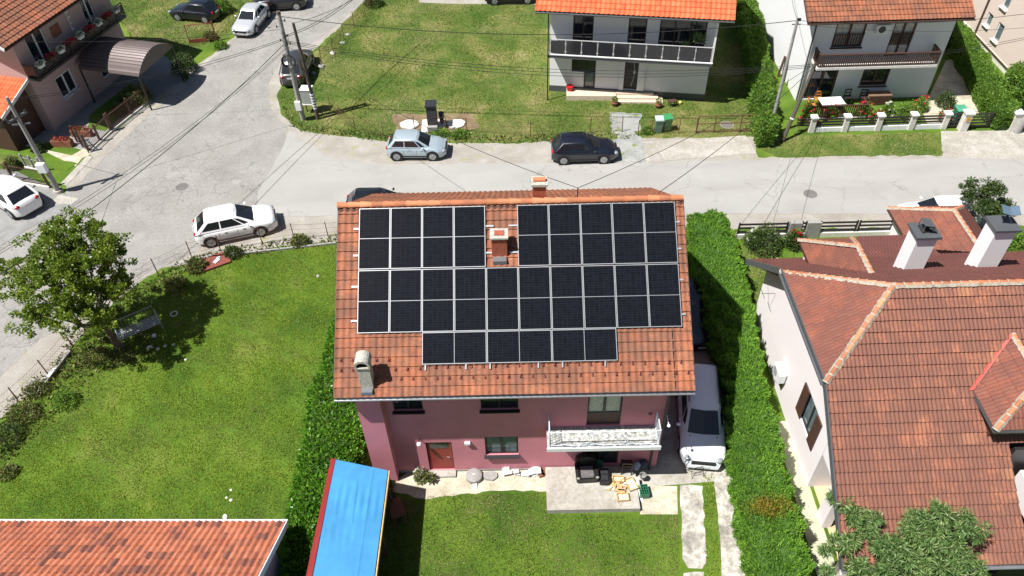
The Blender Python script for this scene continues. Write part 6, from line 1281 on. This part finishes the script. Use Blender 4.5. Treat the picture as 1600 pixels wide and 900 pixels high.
for i, (u, v, rx, rz_, m_, lab) in enumerate([
    (1190, 388, 1.0, 1.2, L_DULL, 'dark rounded shrub behind the street fence beside the conifer hedge'),
    (1240, 385, .6, .95, L_DULL, 'rose bush at the corner of the smaller dormer'),
    (1592, 398, 1.1, 1.3, L_HEDGE, 'bright green shrub behind the right white chimney'),
    (205, 165, .8, 1.1, L_DULL, 'pale leaved bush at the end of the iron fence'), (222, 158, .9, 1.0, L_WEED, 'dry brownish bush on the iron fence'), (190, 178, .5, .8, L_DULL, 'thin bush behind the iron fence of the forecourt'),
    (290, 112, .9, 1.3, L_DULL, 'dark bush beside the end of the arched canopy'), (62, 236, .4, .5, L_DULL, 'low dark bush on the pale forecourt near the pole'), (22, 262, .45, .7, L_WEED, 'reddish shrub behind the parking space'),
    (308, 420, .55, .6, L_WEED, 'weedy bush beside the red tray at the fence'), (275, 448, .6, .45, L_WEED, 'low weeds under the roadside fence near the tree'), (365, 398, .5, .4, L_DULL, 'grassy tuft behind the white SUV'), (470, 380, .5, .4, L_WEED, 'tuft of weeds at the fence near the mauve house'),
    (105, 630, .55, .6, L_HEDGE, 'small round bush near the lower left fence'), (60, 612, .5, .45, L_WEED, 'weeds at the foot of the lower left fence'), (40, 650, .7, .55, L_WEED, 'spreading weeds in the lower left corner of the lawn'), (10, 690, .8, .7, L_DULL, 'dark overgrown bush at the left edge'), (15, 740, .4, .3, L_WEED, 'low green tuft at the left edge below the dark bush'), (150, 560, .7, .35, L_WEED, 'dry weeds in the shade of the leafy tree'), (190, 560, .6, .35, L_WEED, 'flattened weeds beside the shaded swing bench'),
    (345, 20, 1.0, 1.3, L_HEDGE, 'green bush between the dark hatchback and the silver sedan'), (330, 62, .5, .6, L_WEED, 'weeds by the rusty wire gate'), (345, 75, .5, .5, L_HEDGE, 'low bush below the silver sedan'), (585, 8, .8, .8, L_DULL, 'bush at the top of the side road fence'),
    (690, 212, .6, .35, L_HEDGE, 'low green weeds behind the silver blue hatchback'), (720, 213, .6, .3, L_HEDGE, 'weeds along the front wire fence'), (1012, 208, .35, .4, L_HEDGE, 'small green tuft beside the wheelie bins'),
    (1475, 165, .6, .8, L_DULL, 'dark leafy bush at the corner of the balcony house'), (658, 748, .28, .45, L_WEED, 'small plant by the red door of the mauve house'), (604, 762, .3, .4, L_WEED, 'weed beside the shed corner')]):
    shrub('shrub', G(u, v, 0), rx, rx, rz_, m_, lab, n=int(1900*rx*rz_+500), leaf=.12 if v < 500 else .09, seed=40+i)
ROSE = [(1258, 190, 'tall red rose bush by the old wooden boards', .4, 1.3, REDF), (1295, 182, 'red rose bush left below the slatted terrace rail', .45, .8, REDF), (1348, 182, 'large red rose bush in the middle of the flower bed', .6, .9, REDF), (1368, 192, 'red rose bush by the second white pillar', .45, .8, REDF), (1385, 178, 'pale rose bush beside the red ones', .4, .7, WHITEF), (1415, 182, 'big dark green bush in the flower bed', .75, .9, REDF), (1437, 172, 'palm like plant with red flowers by the path', .5, .9, REDF), (1475, 190, 'red flowering bush next to the green bin', .4, .8, REDF), (1270, 200, 'low green rose bush behind the first white pillar', .4, .5, REDF), (1240, 382, 'red rose bush behind the street fence', .4, .9, REDF), (1175, 382, 'white rose bush near the conifer hedge top', .5, .9, WHITEF)]
for i, (u, v, lab, rx, rz_, fm) in enumerate(ROSE):
    t = shrub('rose_bush', G(u, v, 0), rx, rx, rz_, L_HEDGE, lab, n=900, leaf=.11, seed=90+i, cat='rose bush')
    if 'big dark' in lab: continue
    r = np.random.default_rng(i); d = r.normal(0, 1, (14, 3)); d[:, 2] = np.abs(d[:, 2]); d /= np.linalg.norm(d, axis=1, keepdims=True); C = d*np.array([rx, rx, rz_])*1.02+np.array([0, 0, rz_*.12])
    P = np.repeat(C, 9, 0); np_mesh('flowers', leaves_at(P, np.tile([0, -.2, 1.], (len(P), 1)), .11, .9, .9, i), 4, fm, t)
# old boards left of the balcony house
t = thing('old_boards', G(1222, 120, 0), 0, 'weathered dark boards leaning beside the white gable of the balcony house', 'boards'); rr = random.Random(3)
for k in range(6): MB().bar((k*.16-.3, -k*.6, 0), (k*.16-.3+.25, -k*.6+.2, 1.6+rr.uniform(-.3, .3)), .16, .04).build('board', BROWN, t)
# ================================================================ lawn furniture and bits
t = thing('swing_bench', G(222, 522, 0), rad(33), 'pale metal slatted garden bench in the shade of the leafy tree', 'bench')
BM = mat('faded_metal', (.42, .44, .47), .5)
mb = MB()
for k in range(6): mb.b2(-.95, .95, -.3+.11*k, -.3+.11*k+.045, .44, .46)
mb.build('seat', BM, t); mb = MB()
for k in range(12): x = -.92+k*.167; mb.tube((x, .32, .5), (x, .5, 1.0), .009, n=4)
mb.tube((-.95, .32, .5), (.95, .32, .5), .016).tube((-.95, .5, 1.0), (.95, .5, 1.0), .018); mb.build('backrest', BM, t)
for x in (-.97, .97):
    MB().path([(x, -.3, .0), (x, -.3, .66), (x, .5, .72), (x, .5, 0)], .02).build('arm_frame', BM, t)
t = tag(MB().ell((0, 0, .11), (.11, .11, .11), 14, 10).build('football', mat('football_white', (.6, .6, .6), .5, var=.5, scale=9), None, smooth=True), 'black and white football in the shade below the garden bench', 'ball'); t.location = G(242, 527, 0)
t = MB().path([(.17*math.cos(a), .17*math.sin(a), .03) for a in np.linspace(0, 2*PI, 17)], .03).build('ring', STONE, None); t.location = G(272, 491, 0); tag(t, 'pale ring lying on the shaded grass beside the bench', 'ring')
def rock(u, v, s, label, m_=STONE, z=0, group=None, flat=.5, name='stone', cat='stone'):
    rr = random.Random(int(u*7+v)); mb = MB().ell((0, 0, 0), (s, s*.8, s*flat), 9, 6); mb.v = [(x*rr.uniform(.82, 1.15), y*rr.uniform(.82, 1.15), zz*rr.uniform(.85, 1.1)) for x, y, zz in mb.v]
    o = mb.build(name, m_, None); o.location = G(u, v, z)+V(0, 0, s*flat*.5); o.rotation_euler.z = rr.uniform(0, 3); return tag(o, label, cat, group)
for u, v, s, l in ((234, 544, .16, 'pale stone at the edge of the tree shade, largest of the row'), (247, 546, .1, 'small pale stone right of the largest one'), (258, 541, .09, 'small stone in the middle of the shaded row'), (271, 539, .08, 'small stone near the right end of the row'), (290, 562, .08, 'single white stone alone on the lawn'), (361, 766, .07, 'upper white pebble above the lower left roof'), (354, 778, .06, 'left white pebble above the lower left roof'), (361, 782, .08, 'lower white pebble above the lower left roof'), (352, 808, .12, 'white stone touching the eaves of the lower left roof'), (544, 55, .22, 'brown rock at the middle of the side road fence'), (535, 68, .22, 'dark rock at the foot of the side road fence'), (520, 84, .25, 'reddish rock at the lower part of the side road fence'), (502, 105, .28, 'pale flat rock near the dark grey SUV'), (490, 115, .2, 'grey rock behind the dark grey SUV'), (497, 432, .12, 'reddish brown clod on the big lawn near the mauve roof'), (1214, 405, .09, 'small white stone by the tiled roof corner')):
    rock(u, v, s, l, GSTONE if 'dark' in l or 'brown' in l or 'grey' in l else STONE)
t = thing('red_tray', G(336, 410, 0), .5, 'red brown board with white scraps lying at the roadside fence', 'board'); MB().b2(-.75, .75, -.5, .5, 0, .12).build('board', mat('red_brown_board', (.2, .05, .035), .7), t); MB().box((.1, -.1, .15), (.35, .2, .05), .6).build('white_scrap', WHITEP, t); MB().box((.25, .1, .15), (.2, .12, .04), .1).build('pale_scrap', mat('bluish_scrap', (.4, .55, .6), .5), t)
t = thing('edging_board', G(60, 618, 0), 0, 'grey wooden edging plank under the lower left fence', 'plank'); a, b = V(0, 0, .1), G(112, 552, 0)-G(60, 618, 0)+V(0, 0, .1); MB().bar(a, b, .06, .2).build('plank', GSTONE, t); MB().bar(a.lerp(b, .35)+V(0, 0, .15), a.lerp(b, .55)+V(0, 0, .15), .16, .05).build('white_strip', WHITEP, t)
a, b = G(300, 406, 0), G(525, 381, 0); t = thing('edging_kerb', a, math.atan2((b-a).y, (b-a).x), 'narrow concrete kerb between the gravel and the big lawn', 'kerb'); MB().b2(0, (b-a).length, -.05, .05, 0, .12).build('kerb', GSTONE, t)
# terrace slab and what lies on it
pa = thing('terrace_slab', HW(6.7, -2.05, 0), HZ, 'raised concrete terrace slab in front of the mauve house', 'terrace'); MB().b2(0, 3.65, 0, 1.95, 0, .26).build('slab', CONC, pa)
PT = .262
def on_t(u, v, z=PT): return G(u, v, z)
t = thing('armchair', on_t(917, 752), rad(2), 'black upholstered armchair on the concrete terrace', 'armchair')
BF = mat('black_leather', (.014, .012, .012), .45)
MB().b2(-.42, .42, -.1, .7, .02, .36).build('seat', BF, t, bevel=.04); MB().b2(-.28, .28, -.08, .45, .361, .44).build('cushion', mat('grey_cushion', (.13, .12, .12), .8, var=.4, scale=12), t, bevel=.03)
mb = MB(); k = 10; pr = [(-.42, .36)]+[(.42*-math.cos(PI*i/k), .62+.36*math.sin(PI*i/k)) for i in range(k+1)]+[(.42, .36)]; n = len(pr)
mb.add([(x, y, z) for y in (.5, .72) for x, z in pr], [tuple(range(n))[::-1], tuple(range(n, 2*n))]+[(i, (i+1) % n, n+(i+1) % n, n+i) for i in range(n)]).build('backrest', BF, t)
for sx in (-1, 1): MB().box((sx*.38, .22, .42), (.15, .75, .26)).build('armrest', BF, t, bevel=.04); MB().tube((sx*.38, -.16, .5), (sx*.38, -.15, .5), .07, n=10).build('arm_front', STONE, t)
t = thing('suitcase', on_t(944, 757), rad(-3), 'black plastic case on the terrace beside the armchair', 'case'); MB().box((0, .25, .17), (.38, .62, .32)).build('case', BLACK, t, bevel=.03); MB().box((0, .1, .34), (.28, .2, .02)).build('lid_panel', DMETAL, t); MB().box((0, .4, .34), (.28, .2, .02)).build('lid_panel', DMETAL, t)
def drawer(u, v, w, d, rz, label, m_=WOOD, fill=None, z=0):
    t = thing('drawer', on_t(u, v, PT+z), rz, label, 'drawer', 'wooden drawers heaped on the terrace'); MB().b2(-w/2, w/2, -d/2, d/2, .01, .03).build('bottom', fill or mat('pale_board', (.7, .6, .42), .7), t); mb = MB()
    mb.b2(-w/2, w/2, -d/2, -d/2+.02, .0, .13).b2(-w/2, w/2, d/2-.02, d/2, 0, .13).b2(-w/2, -w/2+.02, -d/2+.02, d/2-.02, 0, .13).b2(w/2-.02, w/2, -d/2+.02, d/2-.02, 0, .13); mb.build('sides', m_, t)
drawer(973, 778, .46, .34, rad(3), 'pale wooden drawer nearest the terrace edge', z=.0); drawer(986, 758, .38, .55, rad(20), 'long pale wooden drawer right of the heap'); drawer(966, 750, .46, .26, rad(-6), 'open wooden drawer at the back of the heap', m_=WOOD, z=.05); drawer(969, 765, .42, .3, rad(-22), 'brown striped drawer in the middle of the heap', fill=mat('brown_board', (.45, .3, .18), .7, var=.4, scale=14))
t = thing('plank_pile', on_t(958, 760), 0, 'loose light wooden strips under the drawers', 'planks'); rr = random.Random(9)
for k in range(9): a_ = rr.uniform(-1.2, 1.2); c_ = V(rr.uniform(-.1, .8), rr.uniform(-.25, .3), .02+.012*k); MB().bar(c_-V(math.cos(a_), math.sin(a_), 0)*.3, c_+V(math.cos(a_), math.sin(a_), 0)*.3, .06, .02).build('strip', WOOD if k % 3 else STONE, t)
t = thing('green_crate', G(1007, 780, .0)+V(0, 0, .018), rad(4), 'green plastic bottle crate beside the terrace', 'crate'); mb = MB().b2(-.18, .18, 0, .48, 0, .03).b2(-.18, -.16, 0, .48, .03, .32).b2(.16, .18, 0, .48, .03, .32).b2(-.16, .16, 0, .02, .03, .32).b2(-.16, .16, .46, .48, .03, .32)
for i in range(1, 4): mb.b2(-.16, .16, .12*i-.008, .12*i+.008, .03, .3)
for i in (-1, 0, 1): mb.b2(i*.09-.008, i*.09+.008, .02, .46, .03, .3)
mb.build('crate_body', PLASTG, t)
t = thing('white_board', G(1000, 780, 0)+V(0, 0, .02), 0, 'white board leaning on the side of the terrace', 'board'); MB().slab([(0, -.15, .02), (.12, -.15, .02), (-.02, .75, .42), (-.12, .75, .42)], .04).build('board', WHITEP, t)
chair(on_t(978, 735), rad(175), DFRAME, 'dark chair in the shade under the balcony', 'chairs on the concrete terrace')
t = thing('folded_parasol', on_t(994, 733), .4, 'blue and white crumpled laundry bag under the balcony', 'bag'); mb = MB().ell((0, 0, .22), (.18, .16, .26), 10, 7).ell((.3, .05, .2), (.2, .18, .22), 10, 7); t.name = 'laundry_bag'
MB().ell((0, 0, .24), (.16, .14, .28), 10, 7).build('bag', mat('blue_white_cloth', (.3, .32, .45), .8, var=.7, scale=9), t, smooth=True); MB().ell((.32, .0, .2), (.2, .17, .22), 10, 7).build('side_bag', mat('dark_blue_cloth', (.04, .06, .1), .8), t, smooth=True)
t = thing('bucket', on_t(1004, 746), 0, 'small grey bucket at the terrace corner', 'bucket'); MB().lathe((0, 0, 0), [(.1, 0), (.14, .2), (.12, .2), (.09, .03)], 14).build('tub', GSTONE, t); MB().path([(.13*math.cos(a), 0, .2+.08*math.sin(a)) for a in np.linspace(0, PI, 7)], .006).build('handle', DMETAL, t)
t = thing('green_canister', on_t(936, 728), 0, 'dark green canister behind the armchair', 'canister'); MB().b2(-.14, .14, -.1, .1, 0, .4).build('body', PLASTG, t, bevel=.03); MB().tube((.08, 0, .4), (.08, 0, .46), .035).build('cap', BLACK, t)
# along the facade
t = thing('millstone', G(741, 750, 0), 0, 'round grey millstone leaning flat beside the path', 'millstone'); MB().lathe((0, .1, 0), [(.3, 0), (.33, .05), (.33, .22), (.27, .26), (.06, .27)], 28).build('disc', GSTONE, t, smooth='auto'); MB().tube((0, .1, .26), (0, .1, .285), .05, n=12).build('hole_rim', STONE, t); MB().slab([(-.08, -.45, .02), (.12, -.45, .02), (.12, -.2, .1), (-.06, -.2, .1)], .05).build('foot_slab', STONE, t)
rr = random.Random(5); pts = [(.3*math.cos(2*PI*k/11)*rr.uniform(.8, 1.15), .22*math.sin(2*PI*k/11)*rr.uniform(.8, 1.15)) for k in range(11)]; o = MB().prism(pts, 0, .1).build('flat_stone', GSTONE, None, bevel=.01); o.location = G(766, 745, 0)+V(0, 0, .015); tag(o, 'flat cracked stone slab right of the millstone', 'stone')
t = thing('slab_pile', G(790, 745, 0)+V(0, 0, .015), 0, 'heap of broken white paving slabs against the facade', 'slabs'); 
for k in range(16): MB().box((.0+1.35*rr.random(), .02+.3*rr.random(), .03+.016*k), (rr.uniform(.2, .42), rr.uniform(.14, .26), .04), rr.uniform(-.4, .4)).build('slab', WHITEP if k % 4 else STONE, t)
t = thing('brick_pile', G(847, 744, 0)+V(0, 0, .015), .35, 'small stack of red bricks at the terrace corner', 'bricks')
for k in range(6): MB().box((.13*(k % 2), .0+.14*(k//2 % 3), .05+.0*k), (.24, .13, .18), .05*k).build('brick', CLAYP, t)
for i, (u, v, l) in enumerate(((545+112, 742, 'white flowered plant in a pot left of the red door'), (672, 752, 'dark pot with a bare plant in front of the red door'))):
    t = thing('plant_pot', G(u, v, 0)+V(0, 0, .015), 0, l, 'plant pot', 'pots by the red door'); MB().lathe((0, 0, 0), [(.1, 0), (.16, .22), (.15, .23), (.12, .18)], 14).build('pot', BLACK if i else CLAYP, t); r = np.random.default_rng(i); d = r.normal(0, 1, (110, 3)); d[:, 2] = abs(d[:, 2]); d /= np.linalg.norm(d, axis=1, keepdims=True); np_mesh('plant', leaves_at(d*np.array([.16, .16, .16])+np.array([0, 0, .25]), d, .12, .5, .4, 3), 4, WHITEF if i == 0 else L_WEED, t)
t = thing('metal_trestle', G(1088, 742, 0)+V(0, 0, .02), .2, 'thin metal trestle standing on the concrete by the white van', 'trestle'); mb = MB()
for x in (-.25, .25): mb.path([(x, -.15, 0), (x, .05, .45), (x, .25, 0)], .012)
mb.tube((-.25, .05, .45), (.25, .05, .45), .012).tube((-.25, -.05, .2), (.25, -.05, .2), .012).build('frame', DMETAL, t)
# dark corner of the shed
t = thing('lawn_roller', G(622, 800, 0), .3, 'old wheelbarrow and bits in the shadow beside the blue shed', 'wheelbarrow'); t.name = 'wheelbarrow'; MB().slab([(-.3, -.4, .5), (.3, -.4, .5), (.22, .4, .42), (-.22, .4, .42)], .2).build('tray', RUST, t); MB().tube((-.05, .6, .18), (.05, .6, .18), .18, n=16).build('wheel', TYRE, t)
for x in (-.22, .22): MB().path([(x, .6, .2), (x, -.3, .35), (x, -.9, .55)], .02).build('handle', RUST, t)
# ================================================================ grass: nobody could count it
def inpoly(P, poly):
    x, y = P[:, 0], P[:, 1]; c = np.zeros(len(P), bool); n = len(poly)
    for i in range(n):
        x0, y0 = poly[i]; x1, y1 = poly[(i+1) % n]; c ^= ((y0 > y) != (y1 > y)) & (x < (x1-x0)*(y-y0)/(y1-y0+1e-12)+x0)
    return c
def grass(name, polys, holes, dens, size, m_, label, seed, clump=.5, cat='grass'):
    r = np.random.default_rng(seed); out = []
    for pl in polys:
        q = [(p.x, p.y) for p in px_poly(pl)]; a = np.array(q); lo, hi = a.min(0), a.max(0); n = int((hi-lo).prod()*dens); P = r.uniform(lo, hi, (n, 2)); P = P[inpoly(P, q)]; out.append(P)
    P = np.vstack(out)
    for h in holes: P = P[~inpoly(P, [(p.x, p.y) for p in px_poly(h)])]
    b = bumps(np.c_[P, np.zeros(len(P))], seed+1, .25)+.7*bumps(np.c_[P, np.zeros(len(P))], seed+2, 1.1); P = P[b > r.uniform(-1.6, .6*clump, len(P))]
    z = np.full(len(P), .0); P3 = np.c_[P, z]; nr = np.tile([0, 0, 1.1], (len(P), 1)); sz = 1
    np_o = np_mesh(name, leaves_at(P3, nr, size, .4, 1.0, seed+3), 4, m_); tag(np_o, label, cat, kind='stuff'); return np_o
LAWN1 = [(0, 662), (80, 592), (125, 535), (170, 490), (240, 440), (310, 412), (440, 388), (527, 382), (600, 382), (560, 700), (520, 960), (-120, 960), (-200, 800)]
LAWN2 = [(600, 784), (700, 774), (852, 770), (856, 803), (1060, 806), (1072, 895), (1070, 960), (560, 960)]
grass('lawn_grass', [LAWN1], [], 900, .065, L_BLADE, 'short mown green grass of the big lawn left of the mauve house', 61)
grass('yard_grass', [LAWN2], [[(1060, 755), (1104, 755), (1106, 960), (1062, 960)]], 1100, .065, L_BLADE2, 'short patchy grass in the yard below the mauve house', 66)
grass('drive_grass', [[(1099, 745), (1114, 740), (1120, 800), (1128, 960), (1104, 960)], [(1158, 775), (1200, 880), (1215, 960), (1170, 960)], [(1175, 385), (1215, 395), (1200, 470), (1190, 540), (1165, 500)]], [], 420, .09, L_BLADE, 'grass strip between the concrete wheel tracks', 62)
BACK = [(470, 207), (445, 182), (436, 150), (457, 112), (502, 78), (585, -14), (645, -60), (1190, -60), (1180, 214), (985, 214), (800, 221), (610, 219), (545, 212)]
grass('meadow_grass', [BACK], [[(612, 178), (745, 178), (750, 203), (615, 205)], [(845, -60), (1120, -60), (1102, 160), (860, 145)], [(955, 176), (1003, 178), (1000, 208), (958, 212)], [(650, -30), (900, -30), (900, 8), (655, 6)]], 260, .10, L_DRY, 'dry patchy grass of the big lawn behind the street', 63, 1.1)
grass('meadow_grass', [[(150, -20), (420, -40), (405, 5), (350, 58), (285, 85), (205, 60)], [(1190, 224), (1240, 214), (1466, 208), (1470, 241), (1330, 243), (1215, 245), (1188, 234)], [(1242, 205), (1240, 185), (1440, 168), (1448, 200), (1240, 210)]], [], 300, .10, L_DRY, 'rough grass on the verges of the side road and the right-hand gardens', 64, .8)
grass('weeds', [[(455, 200), (440, 165), (470, 195), (545, 205), (610, 212), (800, 213), (985, 208), (985, 217), (800, 225), (610, 223), (545, 216)], [(0, 640), (75, 572), (122, 520), (165, 480), (240, 432), (300, 400), (440, 376), (527, 370), (527, 384), (440, 392), (320, 415), (250, 450), (190, 500), (150, 550), (90, 610), (0, 700)], [(110, 545), (250, 500), (240, 560), (150, 585), (60, 680), (0, 740), (0, 680)]], [], 90, .2, L_WEED, 'tangled dry weeds growing along the wire fences', 65, 1.0, 'weeds')
